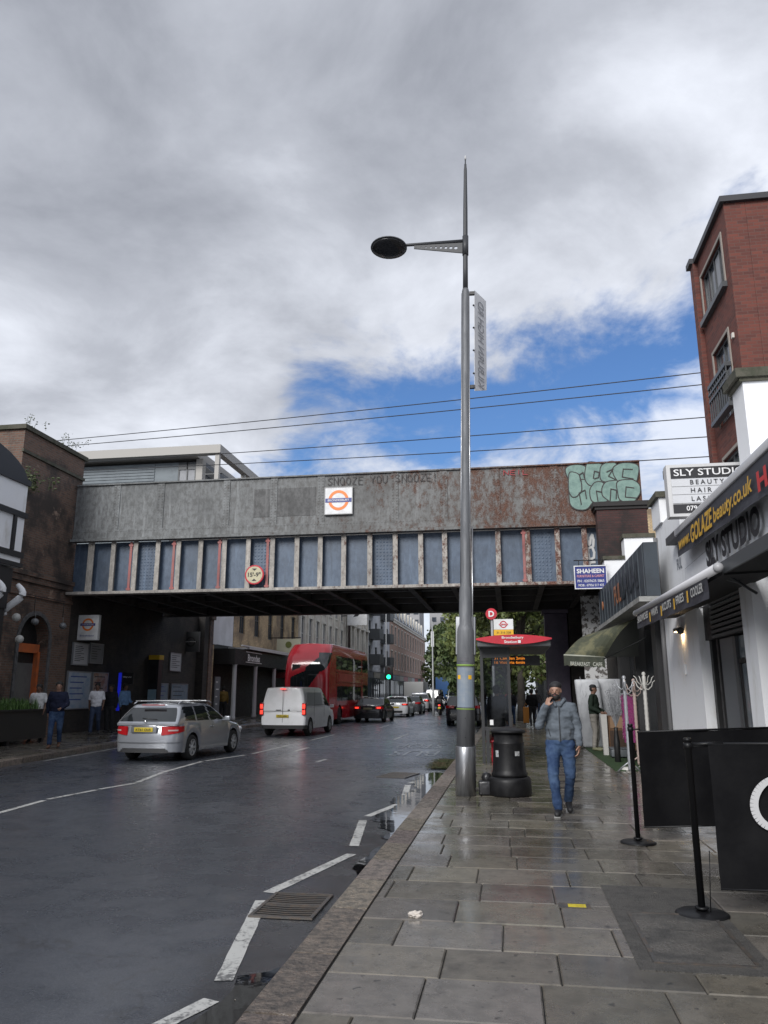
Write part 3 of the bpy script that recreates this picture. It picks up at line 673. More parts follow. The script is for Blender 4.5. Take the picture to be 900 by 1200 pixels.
for pts in [[(2.62, 8.62), (2.60, 8.85), (2.72, 8.92), (2.75, 8.75)], [(3.05, 8.70), (3.10, 8.95), (3.25, 8.9), (3.22, 8.72), (3.08, 8.68)], [(3.5, 8.9), (3.72, 9.0), (3.55, 8.75), (3.78, 8.62)],
            [(4.35, 8.95), (4.05, 8.98), (4.0, 8.7), (4.35, 8.62)], [(2.6, 7.8), (2.55, 8.2), (2.75, 8.3), (2.78, 8.0)], [(3.15, 7.9), (3.12, 8.25), (3.3, 8.2)], [(3.55, 7.9), (3.6, 8.3), (3.78, 8.25), (3.75, 7.95)], [(4.35, 8.3), (4.1, 8.35), (4.05, 8.0), (4.4, 7.95)]]:
    scrawl(lines, pts, 0.035, ly); ly -= .0003
bp(outl, 'graffiti', SPRAYB); bp(fill, 'graffiti', TEAL); bp(lines, 'graffiti', SPRAYB)
# overhead line wires above the tracks
WIRE = M('wire', (0.02, 0.02, 0.022), rough=.5)
for i, (a, b, lab) in enumerate([
    ((-34, 35.94, 14.45), (16, 23.79, 12.02), 'uppermost overhead wire in the sky above the bridge'),
    ((-34, 36.28, 14.31), (16, 23.7, 11.51), 'overhead wire just beneath the uppermost wire above the bridge'),
    ((-34, 40.8, 15.07), (16, 22.74, 9.91), 'third overhead wire down, in the blue sky above the bridge'),
    ((-34, 41.34, 14.87), (16, 22.59, 9.09), 'fourth overhead wire down, above the bridge parapet'),
    ((-34, 46.28, 15.18), (16, 21.45, 8.16), 'lowest overhead wire, skimming the top of the bridge parapet')]):
    a = Vector(a); b = Vector(b); pts = []
    for k in range(17):
        t = k / 16; p = a.lerp(b, t); p.z -= 4 * t * (1 - t) * 0.25; pts.append(p - a)
    tag(MB().tube(pts, 0.018, 6).build('overhead_wire', WIRE, loc=a), lab, 'wire', 'overhead railway wires')
# ================================================================ BUILDINGS
SOOTB = brick_mat('sooty viaduct brick', (0.185, 0.100, 0.070), (0.115, 0.068, 0.052), (0.14, 0.12, 0.10), soot=(0.045, 0.036, 0.032), soot_thr=(0.46, 0.62), light=(0.30, 0.215, 0.165), bw=0.235, bh=0.082, msize=0.014)
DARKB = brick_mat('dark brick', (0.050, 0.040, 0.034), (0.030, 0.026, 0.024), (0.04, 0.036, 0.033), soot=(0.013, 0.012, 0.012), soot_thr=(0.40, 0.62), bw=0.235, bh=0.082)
PIERB = brick_mat('red pier brick', (0.090, 0.035, 0.032), (0.055, 0.026, 0.025), (0.05, 0.035, 0.032), soot=(0.020, 0.017, 0.017), soot_thr=(0.42, 0.66), bw=0.235, bh=0.082)
TOWERB = brick_mat('orange red brick', (0.165, 0.048, 0.034), (0.095, 0.032, 0.026), (0.12, 0.062, 0.05), bw=0.235, bh=0.082, msize=0.008)
STOCKB = brick_mat('yellow stock brick', (0.60, 0.44, 0.25), (0.48, 0.35, 0.20), (0.25, 0.21, 0.16), soot=(0.20, 0.15, 0.10), bw=0.24, bh=0.085)
PINKB = brick_mat('pink stone and brick', (0.58, 0.38, 0.30), (0.46, 0.29, 0.23), (0.28, 0.22, 0.18), bw=0.24, bh=0.085)
STONE = M('pale stone', (0.72, 0.69, 0.63), (0.56, 0.53, 0.48), ns=1.2, rough=.8)
GREYR = M('light grey render', (0.60, 0.61, 0.64), (0.50, 0.51, 0.53), ns=.8, rough=.8)
COPING = M('mossy coping stone', (0.085, 0.080, 0.060), (0.045, 0.048, 0.030), ns=5, rough=.8, bump=.4)
FRAMEW = M('white window frame', (0.55, 0.55, 0.55), rough=.5)
FRAMEG = M('dark window frame', (0.06, 0.065, 0.07), rough=.4)
WINSKY = M('window glass', (0.05, 0.06, 0.075), rough=0.06, spec=0.9)
CURT = M('net curtain', (0.30, 0.31, 0.33), (0.22, 0.23, 0.25), ns=9, rough=.5, stretch=(6, 6, .5))

def facade(parent, O, U, N, Wd, H, ops, mat, depth=0.15, thick=0.35, name='wall', frame=FRAMEW, glass=WINSKY, trim=None, bars=(1, 1), wname='window'):
    """wall sheet with real openings; O = lower corner, U = along, N = outward; ops = (u0, u1, v0, v1)"""
    O, U, N = Vector(O), Vector(U).normalized(), Vector(N).normalized(); Z = Vector((0, 0, 1))
    P = lambda u, v, d=0.0: O + U * u + Z * v + N * d
    us = sorted({0.0, Wd} | {a for o in ops for a in o[:2]}); vs = sorted({0.0, H} | {a for o in ops for a in o[2:4]})
    mb = MB()
    for a, b in zip(us, us[1:]):
        for c, d in zip(vs, vs[1:]):
            cu, cv = (a + b) / 2, (c + d) / 2
            if any(o[0] < cu < o[1] and o[2] < cv < o[3] for o in ops): continue
            mb.quad(P(a, c), P(b, c), P(b, d), P(a, d))
    for o in ops:
        u0, u1, v0, v1 = o[:4]
        mb.quad(P(u0, v0), P(u1, v0), P(u1, v0, -depth), P(u0, v0, -depth)); mb.quad(P(u0, v1), P(u1, v1), P(u1, v1, -depth), P(u0, v1, -depth))
        mb.quad(P(u0, v0), P(u0, v1), P(u0, v1, -depth), P(u0, v0, -depth)); mb.quad(P(u1, v0), P(u1, v1), P(u1, v1, -depth), P(u1, v0, -depth))
    # sides, back and top
    t = thick + depth
    mb.quad(P(0, 0), P(0, H), P(0, H, -t), P(0, 0, -t)); mb.quad(P(Wd, 0), P(Wd, H), P(Wd, H, -t), P(Wd, 0, -t)); mb.quad(P(0, H), P(Wd, H), P(Wd, H, -t), P(0, H, -t)); mb.quad(P(0, 0, -t), P(Wd, 0, -t), P(Wd, H, -t), P(0, H, -t))
    put(mb, name, mat, parent)
    def obox(m, u0, u1, v0, v1, d0, d1):
        vsx = [P(u, v, d) for d in (d0, d1) for (u, v) in ((u0, v0), (u1, v0), (u1, v1), (u0, v1))]
        m.add(vsx, [(0, 3, 2, 1), (4, 5, 6, 7), (0, 1, 5, 4), (1, 2, 6, 5), (2, 3, 7, 6), (3, 0, 4, 7)], False)
    for o in ops:
        u0, u1, v0, v1 = o[:4]; fw = 0.07
        m = MB().mat(glass); m.quad(P(u0, v0, -depth + .02), P(u1, v0, -depth + .02), P(u1, v1, -depth + .02), P(u0, v1, -depth + .02))
        m.mat(frame); a, b = -depth + .022, -depth + .07
        obox(m, u0, u0 + fw, v0, v1, a, b); obox(m, u1 - fw, u1, v0, v1, a, b); obox(m, u0 + fw, u1 - fw, v0, v0 + fw, a, b); obox(m, u0 + fw, u1 - fw, v1 - fw, v1, a, b)
        bx, bz = o[4] if len(o) > 4 else bars
        for k in range(bx): c = u0 + (u1 - u0) * (k + 1) / (bx + 1); obox(m, c - .025, c + .025, v0 + fw, v1 - fw, a, b - .01)
        for k in range(bz): c = v0 + (v1 - v0) * (k + 1) / (bz + 1); obox(m, u0 + fw, u1 - fw, c - .025, c + .025, a, b - .005)
        if trim:
            m.mat(trim); obox(m, u0 - .1, u1 + .1, v0 - .12, v0 - .003, -.0, .08); obox(m, u0 - .1, u1 + .1, v1 + .003, v1 + .16, 0.002, .05)
            obox(m, u0 - .1, u0 - .003, v0, v1, .002, .03); obox(m, u1 + .003, u1 + .1, v0, v1, .002, .03)
        put(m, wname, None, parent)
    return P, obox

# ---- left viaduct abutment and station wall
e = empty('brick_viaduct', (-16, 26, 0), 0, 'sooty red brown brick viaduct wall with arched doorway at the left end of the bridge', 'viaduct')
def arch_wall():
    """wall X=-16 from Y 22.6 to 38.7 with a round arch at Y 23.3..25.1"""
    mb = MB().mat(SOOTB); x = -16.0; yc, r, zs = 24.3, 0.85, 3.35; n = 16
    arc = [(yc + r * math.cos(math.pi * (1 - k / n)), zs + r * math.sin(math.pi * (1 - k / n))) for k in range(n + 1)]
    top = 10.36; Y0, Y1 = 22.6, 26.4
    mb.quad((x, Y0, 0), (x, yc - r, 0), (x, yc - r, zs), (x, Y0, zs)); mb.quad((x, yc + r, 0), (x, Y1, 0), (x, Y1, zs), (x, yc + r, zs))
    mb.quad((x, Y0, zs), (x, yc - r, zs), (x, yc - r, 5.2), (x, Y0, 5.2)); mb.quad((x, yc + r, zs), (x, Y1, zs), (x, Y1, 5.2), (x, yc + r, 5.2))
    for a, b in zip(arc, arc[1:]):
        mb.quad((x, a[0], a[1]), (x, b[0], b[1]), (x, b[0], 5.2), (x, a[0], 5.2)); mb.quad((x, a[0], a[1]), (x, b[0], b[1]), (x - .5, b[0], b[1]), (x - .5, a[0], a[1]))
    mb.quad((x, yc - r, 0), (x - .5, yc - r, 0), (x - .5, yc - r, zs), (x, yc - r, zs)); mb.quad((x, yc + r, 0), (x - .5, yc + r, 0), (x - .5, yc + r, zs), (x, yc + r, zs))
    mb.quad((x, Y0, 5.2), (x, Y1, 5.2), (x, Y1, top), (x, Y0, top))
    mb.quad((x, Y0, 0), (x - 9, Y0, 0), (x - 9, Y0, top), (x, Y0, top)); mb.quad((x, Y1, 5.0), (x - 9, Y1, 5.0), (x - 9, Y1, top), (x, Y1, top))
    mb.quad((x, Y0, top), (x, Y1, top), (x - 9, Y1, top), (x - 9, Y0, top))
    put(mb, 'wall', None, e)
    m = MB().mat(SOOTB)
    m.box(x - .01, x + .10, Y0 - .1, Y1 + .02, 5.25, 5.45); m.box(x - .01, x + .16, Y0 - .14, Y1 + .04, 5.45, 5.60); m.box(x - .01, x + .06, Y0 - .05, Y1, 4.78, 4.90)
    m.mat(COPING); m.box(x - 9, x + .09, Y0 - .1, Y1 + .1, top + .002, top + .16); m.box(x - .01, x + .07, Y0 - .06, Y1 + .02, 9.55, 9.66)
    put(m, 'cornice', None, e)
    m = MB().mat(M('grey arch stones', (0.12, 0.12, 0.125), (0.07, 0.07, 0.07), ns=6, rough=.8))
    for k in range(n):
        a, b = arc[k], arc[k + 1]; f = 1.16
        o2 = lambda p: (yc + (p[0] - yc) * f, zs + (p[1] - zs) * f)
        A, B = o2(a), o2(b); m.prism([(x + .004, a[0], a[1]), (x + .004, b[0], b[1]), (x + .004, B[0], B[1]), (x + .004, A[0], A[1])], (.05, 0, 0))
    m.box(x + .004, x + .054, yc - r - .14, yc - r, .2, zs); m.box(x + .004, x + .054, yc + r, yc + r + .14, .2, zs)
    put(m, 'arch_trim', None, e)
arch_wall()
mb = MB().box(-16.48, -16.42, 23.45, 25.15, 0.1, 2.6).build('door', M('grey door', (0.13, 0.13, 0.125), (0.10, 0.10, 0.1), ns=3, rough=.6), e); rel(mb, e)
o = MB().box(-16.42, -16.25, 25.02, 25.14, 0.1, 3.0).box(-16.42, -16.3, 23.5, 25.14, 2.95, 3.25).build('door_frame', M('orange painted steel', (0.52, 0.13, 0.04), (0.40, 0.12, 0.05), ns=4, rough=.5), e); rel(o, e)
o = MB().box(-16.5, -16.44, 23.45, 25.15, 2.6, 4.2).build('fanlight', BLACK, e); rel(o, e)
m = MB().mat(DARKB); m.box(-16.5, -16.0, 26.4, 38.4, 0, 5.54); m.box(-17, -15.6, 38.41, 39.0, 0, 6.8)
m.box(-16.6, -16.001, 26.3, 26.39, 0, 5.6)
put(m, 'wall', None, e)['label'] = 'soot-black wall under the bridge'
m = MB().mat(SOOTB); m.box(-16.05, -15.55, 39.02, 39.5, 0.1, 7.5); m.box(-16.1, -15.45, 39.0, 39.55, 5.4, 5.6); put(m, 'pier', None, e)
# scraggy weeds at the wall top
def weeds(c, n, h, seed, spread=.4, mat=None, name='weeds', label='weeds', size=.05):
    rnd = random.Random(seed); mb = MB()
    for i in range(n):
        bx, by = rnd.gauss(0, spread * .5), rnd.gauss(0, spread * .5); a = rnd.random() * 6.3; L = h * rnd.uniform(.4, 1); lean = rnd.uniform(.1, .6)
        p0 = Vector((bx, by, 0)); p1 = p0 + Vector((math.cos(a) * lean * L, math.sin(a) * lean * L, L)); mb.tube([p0, (p0 + p1) / 2 + Vector((0, 0, .1 * L)), p1], .006, 4, False)
        for k in range(7):
            q = p0.lerp(p1, .3 + .7 * k / 6) + Vector([rnd.gauss(0, size) for _ in range(3)]); b = rnd.random() * 6.3; s = size * rnd.uniform(.6, 1.2)
            mb.quad(q, q + Vector((math.cos(b) * s, math.sin(b) * s, s * .5)), q + Vector((math.cos(b) * s * 1.6, math.sin(b) * s * 1.6, 0)), q + Vector((math.cos(b + .6) * s, math.sin(b + .6) * s, -s * .4)))
    o = mb.build(name, mat or LEAFD, loc=c); return tag(o, label, 'weeds', 'weeds growing from the brick wall')
LEAFD = M('weed leaves', (0.06, 0.085, 0.025), (0.04, 0.05, 0.02), ns=8, rough=.6)
weeds((-16.0, 22.9, 10.5), 6, .55, 1, .5, label='sparse twiggy weed on the near corner of the left brick wall top')
weeds((-15.95, 25.3, 10.5), 8, .6, 2, .5, label='dark weed sprouting near the bridge end of the brick wall top')
weeds((-15.93, 22.75, 8.2), 40, .7, 3, .7, label='bushy green weeds on the brick wall face above the black arched roof', size=.08)

# ---- white and black timbered pub at the far left
e = empty('timbered_pub', (-14, 18, 0), 0, 'white rendered pub with black timbering at the left edge', 'building')
BT = M('black timber', (0.014, 0.014, 0.016), rough=.5)
P, ob = facade(e, (-14.0, 9.0, 5.15), (0, 1, 0), (1, 0, 0), 11.2, 2.45, [(9.9, 10.65, .45, 1.45), (7.6, 8.6, .45, 1.45), (5.0, 6.0, .45, 1.45)], WHITEP, frame=FRAMEG, name='wall', bars=(2, 2))
m = MB()
for a, b, c, d in ((0, 11.25, 0.0, .12), (0, 11.25, .28, .44), (0, 11.25, 1.46, 1.62), (0, 11.25, 2.45, 2.62), (9.78, 9.89, .45, 1.45), (10.66, 10.78, .45, 1.45)): ob(m, a, b, c, d, .004, .07)
put(m, 'timber', BT, e)
m = MB()
arc = [(17.6 + 2.65 * (-math.cos(math.pi * k / 14)), 7.62 + .98 * math.sin(math.pi * k / 14)) for k in range(15)]
m.prism([(-14.02, y, z) for y, z in arc], (-5, 0, 0)); put(m, 'arched_roof', BT, e)
m = MB(); m.box(-18.9, -14.02, 9, 20.1, 5.15, 7.58); put(m, 'side_wall', WHITEP, e)
m = MB(); m.box(-19, -14.0, 9, 19.6, 0.1, 4.4); m.box(-14.0, -13.86, 9, 19.62, 3.9, 4.5); m.box(-18.9, -14.05, 9, 20.0, 4.4, 5.1)
for yy in (19.35, 17.4, 15.5): m.box(-14.0, -13.9, yy, yy + .25, .1, 3.9)
put(m, 'pub_front', BT, e)
m = MB()
for yy in (19.9, 19.0, 17.6):      # scrolled white brackets under the jetty
    pts = [(-13.90 + .22 * math.sin(t * 5.2) + .12 * (1 - t), yy, 4.60 - t * .85) for t in [k / 12 for k in range(13)]]
    m.tube(pts, [.07 + .035 * math.sin(math.pi * k / 12) for k in range(13)], 8)
put(m, 'bracket', WHITEP, e)
m = MB(); 
for yy, z in ((20.1, 3.7), (20.35, 3.1)): m.ball((-13.85, yy, z), .12, 10); 
put(m, 'globe_lamp', M('milky lamp glass', (0.4, 0.4, 0.38), rough=.3), e)
text('CUSTOM\nFOOD', (-13.84, 17.9, 1.62), (0, 1, 0), (0, 0, 1), .42, INKW, e, width=1.6, bold=.03)

# ---- flat roofed modern block behind the bridge
e = empty('flat_roof_block', (-20, 42, 0), 0, 'modern grey clad top storey with pale flat canopy roof rising behind the bridge', 'building')
CLAD = M('grey cladding', (0.17, 0.20, 0.22), (0.14, 0.165, 0.185), ns=2, rough=.55); FAS = M('pale roof fascia', (0.40, 0.385, 0.36), rough=.6)
put(MB().box(-30, -17.0, 41.0, 52, 0, 13.2).box(-30, -18.78, 40.9, 50, 13.2, 14.80), 'wall', CLAD, e)
m = MB()
for k in range(9): m.box(-30, -20.25, 40.86, 40.898, 13.2 + k * .18, 13.2 + k * .18 + .14)
put(m, 'cladding_boards', CLAD, e)
put(MB().box(-30, -15.9, 40.0, 49.5, 15.05, 15.15).box(-30, -15.9, 40.0, 40.12, 14.98, 15.52).box(-16.02, -15.9, 40.121, 49.5, 14.98, 15.52).box(-30, -16.03, 47.9, 48, 14.9, 15.5).box(-30, -17.6, 40.125, 49, 15.15, 15.4) if False else
    MB().box(-30, -17.5, 40.0, 49.5, 15.0, 15.5).box(-17.5, -15.9, 40.0, 40.5, 15.0, 15.5).box(-16.3, -15.9, 40.51, 49.5, 15.0, 15.5).box(-17.49, -16.31, 48.9, 49.5, 15.0, 15.5), 'canopy_roof', FAS, e)
m = MB().mat(CURT).box(-18.77, -17.7, 40.95, 41.0, 13.2, 14.8)
m.mat(FRAMEG).box(-18.79, -18.72, 40.9, 40.949, 13.2, 14.8).box(-18.27, -18.2, 40.9, 40.949, 13.2, 14.8).box(-17.76, -17.7, 40.9, 40.949, 13.2, 14.8).box(-18.72, -17.76, 40.9, 40.949, 14.35, 14.8)
put(m, 'window', None, e)
m = MB().mat(FAS).box(-17.69, -17.3, 40.9, 41.4, 13.2, 14.98).mat(FRAMEG).box(-17.6, -17.42, 41.41, 49, 13.2, 14.98).mat(WINSKY).box(-17.41, -17.38, 41.5, 48.8, 13.5, 14.7)
for yy in (43, 44.6, 46.2, 47.8): m.mat(FRAMEG).box(-17.379, -17.33, yy, yy + .08, 13.5, 14.7)
put(m, 'glazed_side', None, e)
for yy in (40.15, 44.5, 48.8): put(MB().mat(FAS).box(-16.25, -16.0, yy, yy + .25, 13.2, 14.998), 'post', None, e)
put(MB().mat(FRAMEG).box(-17.0, -15.95, 40.6, 40.64, 13.9, 13.95).box(-15.98, -15.94, 40.6, 49, 13.9, 13.95), 'balcony_rail', None, e)
put(MB().box(-17, -15.8, 40.4, 49.4, 12.9, 13.2), 'terrace_slab', FAS, e)

# ---- street buildings beyond the bridge, left side
def shopfronts(parent, x, y0, y1, nx, z0, h=3.4, step=5.0, cols=None, sgn=1):
    """dark glazed ground floor with fascia boards"""
    m = MB(); m.mat(BLACK); m.box(min(x, x - sgn * .4), max(x, x - sgn * .4), y0, y1, z0, h)
    put(m, 'shopfront', None, parent)
    y = y0 + .15; i = 0; rnd = random.Random(int(y0))
    while y < y1 - 1:
        L = min(step * rnd.uniform(.8, 1.2), y1 - y - .1); c = rnd.choice([(0.03, 0.03, 0.035), (0.35, 0.35, 0.35), (0.30, 0.03, 0.03), (0.04, 0.09, 0.16), (0.22, 0.19, 0.14), (0.02, 0.07, 0.05)])
        m = MB(); a, b = sorted((x + sgn * .003, x + sgn * .12)); m.box(a, b, y, y + L - .15, h - .75, h - .08); put(m, 'fascia_board', M('fascia %02d' % (int(c[0] * 90) + int(c[1] * 60) * 10 % 97), c, rough=.5), parent)
        m = MB(); a, b = sorted((x + sgn * .003, x + sgn * .04))
        m.mat(WINSKY).box(a, b, y + .2, y + L - .5, z0 + .6, h - .85); a, b = sorted((x + sgn * .041, x + sgn * .08)); m.mat(FRAMEG)
        for k in range(4): yy = y + .2 + (L - .7) * k / 3; m.box(a, b, yy - .04, yy + .04, z0 + .1, h - .85)
        put(m, 'shop_window', None, parent); y += L; i += 1
def street_block(name, label, x, y0, y1, z1, mat, sgn, floors, pitch, wsize, trim=None, z0=4.2, frame=FRAMEW, glass=WINSKY, parapet=True, cat='building', group=None, base=True, step=5.0, roofmat=None, bars=(1, 1)):
    e = empty(name, (x, (y0 + y1) / 2, 0), 0, label, cat, group)
    L = y1 - y0; n = max(1, int(L / pitch)); ops = []
    for f in floors:
        for k in range(n):
            c = (k + .5) * L / n; ops.append((c - wsize[0] / 2, c + wsize[0] / 2, f - z0, f - z0 + wsize[1]))
    facade(e, (x, y0, z0), (0, 1, 0), (sgn, 0, 0), L, z1 - z0, ops, mat, trim=trim, frame=frame, glass=glass, bars=bars)
    a, b = sorted((x - sgn * .52, x - sgn * 9)); m = MB().box(a, b, y0, y1, 0, z1 - .3); put(m, 'side_wall', mat, e)
    if parapet:
        m = MB(); a, b = sorted((x - sgn * .5, x + sgn * .25)); m.box(a, b, y0, y1, z1 + .003, z1 + .25); a, b = sorted((x + sgn * .003, x + sgn * .15)); m.box(a, b, y0, y1, z1 - .35, z1 - .003); put(m, 'cornice', trim or mat, e)
    if base: shopfronts(e, x, y0, y1, None, 0.15, z0 - .05, step, sgn=sgn)
    return e
e = empty('grey_box_office', (-15.5, 40.5, 0), 0, 'pale grey projecting upper storey beside the station wall under the bridge', 'building')
m = MB().box(-18, -16.4, 40.0, 44.8, 4.2, 8.8); put(m, 'upper_storey', GREYR, e); put(MB().box(-16.399, -15.9, 40.0, 40.9, 4.2, 8.8), 'corner_pier', M('white cladding', (0.55, 0.56, 0.58), rough=.6), e)
put(MB().mat(STOCKB).box(-16.6, -16.0, 40.2, 40.8, .1, 4.19), 'brick_pier', None, e)

e = street_block('yellow_brick_terrace', 'yellow brick terrace with dark sash windows over a black pub front beyond the bridge', -16.4, 44.9, 59.5, 10.5, STOCKB, 1, (5.2, 8.2), 2.5, (1.0, 2.1), None, 4.3, FRAMEG, parapet=True, base=False)
m = MB().mat(BLACK).box(-16.6, -16.35, 41.0, 59.5, .15, 4.29).box(-16.349, -14.9, 41.2, 51.0, 3.15, 4.0).box(-16.349, -15.5, 51.0, 59.5, 3.15, 3.9)
put(m, 'pub_fascia', None, e)
put(MB().mat(FRAMEW).box(-16.0, -14.7, 43, 51.6, 4.05, 4.15).box(-14.85, -14.72, 41.9, 51.5, 4.16, 4.24), 'ledge', None, e)
for yy in (41.6, 45.2, 49.0):
    put(MB().lathe([(.16, .15), (.15, .3), (.13, .4), (.12, 3.1), (.15, 3.14)], (-15.05, yy, 0), 14), 'column', M('white column', (0.60, 0.61, 0.63), rough=.6), e)
text('Brondes', (-14.86, 43.2, 3.38), (0, 1, 0), (0, 0, 1), .40, INKW, e, width=2.2, bold=.03)
f = MB()
for q in ((42.9, 45.8, 3.30, 3.34), (42.9, 45.8, 3.88, 3.92)): f.box(-14.88, -14.86, *q)
put(f, 'name_frame', INKW, e)
tag(e)
e = empty('hanging_pub_sign', (-15.5, 52.2, 0), 0, 'cream hanging pub sign with a green emblem beyond the bridge', 'sign')
put(MB().box(-15.9, -14.2, 52.2, 52.3, 4.3, 5.25), 'board', M('cream board', (0.5, 0.5, 0.38), rough=.5), e); rotx = Matrix.Rotation(R(90), 4, 'X')
put(MB().lathe([(.22, 0), (.22, .02)], (-15.05, 52.19, 4.85), 20, rotx), 'emblem', M('olive ink', (0.12, 0.14, 0.03), rough=.5), e)
put(MB().box(-16.4, -14.2, 52.22, 52.28, 5.3, 5.36), 'bracket', BLACK, e)
e = empty('shop_canopy', (-15, 56, 0), 0, 'dark red shop canopy beside the white van', 'awning'); put(MB().prism([(-16.3, 53, 3.1), (-14.2, 53, 2.75), (-14.2, 53, 2.62), (-16.3, 53, 2.62)], (0, 6.5, 0)), 'cloth', M('dark red cloth', (0.10, 0.012, 0.015), rough=.6), e)
put(MB().box(-14.3, -14.24, 53, 53.06, .1, 2.62).box(-14.3, -14.24, 59.4, 59.46, .1, 2.62), 'post', BLACK, e)

CLB = M('cream stone', (0.68, 0.63, 0.56), (0.52, 0.48, 0.43), ns=1.5, rough=.8)
e = street_block('stone_terrace', 'ornate pale stone terrace with tall narrow windows above the red bus', -16.5, 60, 77.5, 13.0, CLB, 1, (5.0, 8.6), 2.2, (1.05, 2.7), STONE, 4.2)
m = MB()
for k in range(8): y = 60.2 + k * 2.45; m.box(-16.497, -16.38, y - .14, y + .14, 4.2, 12.9)
put(m, 'pilaster', STONE, e)
e = street_block('stone_mansion', 'second pale stone building with ornate bays just beyond the first stone terrace', -16.3, 78.3, 89, 13.8, STONE, 1, (5.2, 9.0), 2.4, (1.3, 2.6), STONE, 4.3)
m = MB()
for k in range(4): y = 79.6 + k * 2.65; m.box(-16.29, -15.8, y - .8, y + .8, 8.35, 8.6); m.box(-16.29, -16.0, y - .9, y - .7, 4.8, 12.5); m.box(-16.29, -16.0, y + .7, y + .9, 4.8, 12.5)
put(m, 'bay_trim', STONE, e)
put(MB().tube([(-16.1, 78.0, 3), (-16.1, 78.0, 14)], .12, 8), 'downpipe', M('brown pipe', (0.05, 0.03, 0.03), rough=.6), e)
e = street_block('balcony_flats', 'grey rendered flats with dark curved balconies, tallest block on the left side', -16.5, 90, 108, 22, GREYR, 1, (5.2, 8.2, 11.2, 14.2, 17.2), 4.2, (1.6, 2.0), None, 4.2, FRAMEG, parapet=False)
for f in (4.9, 7.9, 10.9, 13.9):
    for y in (91.5, 100.0):
        m = MB(); pts = [(-16.49, y), (-15.2, y + .2), (-14.9, y + 1.4), (-15.2, y + 2.8), (-16.49, y + 3.0)]
        m.prism([(a, b, f) for a, b in pts], (0, 0, .2))
        for (a, b), (c, d) in zip(pts, pts[1:]): m.quad((a, b, f + .2), (c, d, f + .2), (c, d, f + 1.2), (a, b, f + 1.2))
        put(m, 'balcony', FRAMEG, e)
e = empty('hanging_shop_sign', (-15.2, 76, 0), 0, 'white square projecting sign with a dark mark above the bus', 'sign')
put(MB().box(-15.9, -13.9, 76, 76.2, 8.2, 10.2), 'board', WSIGN, e); put(MB().box(-16.5, -15.9, 76.05, 76.15, 9.1, 9.2), 'bracket', BLACK, e)
put(MB().prism([(-15.3, 75.99, 9.0), (-14.8, 75.99, 9.1), (-14.4, 75.99, 9.7), (-14.7, 75.99, 9.3), (-15.1, 75.99, 9.3)], (0, -.004, 0)), 'mark', INK, e)
e = street_block('pink_victorian_block', 'pink and cream Victorian terrace with a row of dormer windows in the distance', -16.6, 109, 156, 12.0, PINKB, 1, (5.0, 8.6), 3.6, (1.5, 2.5), STONE, 4.2)
m = MB(); m.prism([(-16.6, 109, 12.26), (-17.8, 109, 15.2), (-25, 109, 15.2), (-25, 109, 12.26)], (0, 47, 0)); put(m, 'roof', M('slate', (0.06, 0.06, 0.07), rough=.6), e)
for k in range(11):
    y = 111 + k * 4.1; m = MB(); m.mat(STONE).box(-17.9, -16.75, y, y + 1.5, 12.27, 14.6); m.mat(WINSKY).box(-16.749, -16.72, y + .25, y + 1.25, 12.6, 14.3); put(m, 'dormer', None, e)
put(MB().box(-19.5, -17.4, 109, 110.6, 12.3, 17.3).box(-19.6, -17.3, 108.9, 110.7, 17.3, 17.6), 'chimney', brick_mat('chimney brick', (0.16, 0.05, 0.04), (0.12, 0.045, 0.035), (0.1, 0.06, 0.05)), e)
for i, (x0, x1, y, z, lab) in enumerate([(-33, -25.5, 225, 31, 'pale tower block, the nearer of two rising beyond the Victorian terrace'), (-25, -17, 250, 36, 'stepped pale tower block half hidden by the trees')]):
    e = empty('tower_block', (x0, y, 0), 0, lab, 'tower', 'distant tower blocks')
    put(MB().box(x0, x1, y, y + 12, 0, z), 'wall', M('tower concrete', (0.36, 0.355, 0.36), (0.31, 0.31, 0.32), ns=.3, rough=.8), e)
    m = MB()
    for r_ in range(int(z / 3) - 1):
        for k in range(3): a = x0 + .8 + k * (x1 - x0) / 3; m.box(a, a + 1.4, y - .05, y - .003, 3 + r_ * 3, 4.5 + r_ * 3)
    put(m, 'windows', WINSKY, e)
    for k in range(0): pass

# ---- right side beyond the bridge
e = street_block('banded_brick_terrace', 'yellow brick terrace with white stone bands on the right beyond the bridge', 4.0, 46, 62, 12.5, STOCKB, -1, (5.2, 8.6), 2.8, (1.1, 2.0), STONE, 4.0, step=4)
m = MB()
for z in (4.6, 7.7, 8.0, 11.2): m.box(3.93, 3.997, 46, 62, z, z + .22); m.box(4, 8, 45.93, 45.997, z, z + .22)
put(m, 'stone_band', STONE, e)
e = street_block('white_shop_terrace', 'white rendered shop terrace further along the right pavement', 3.9, 62.3, 84, 9.2, M('cream render', (0.46, 0.45, 0.42), (0.38, 0.37, 0.34), ns=1, rough=.8), -1, (4.8,), 3.0, (1.1, 1.8), None, 4.0, step=4.4)
e = street_block('far_brick_terrace', 'farthest brick terrace on the right, mostly behind the trees', 4.0, 84.3, 125, 10.5, PINKB, -1, (5.0, 8.0), 3.4, (1.2, 1.9), STONE, 4.0, step=5)
e = empty('projecting_shop_sign', (3, 42, 0), 0, 'small maroon projecting shop sign under the banded terrace', 'sign')
put(MB().box(2.15, 3.6, 47, 47.1, 4.0, 4.55), 'board', M('maroon', (0.16, 0.03, 0.05), rough=.5), e); put(MB().box(3.6, 4.0, 47.03, 47.07, 4.2, 4.3), 'bracket', BLACK, e)
text('FOODS & WINE', (2.87, 46.99, 4.2), (1, 0, 0), (0, 0, 1), .16, INKW, e, width=1.2, align='CENTER')

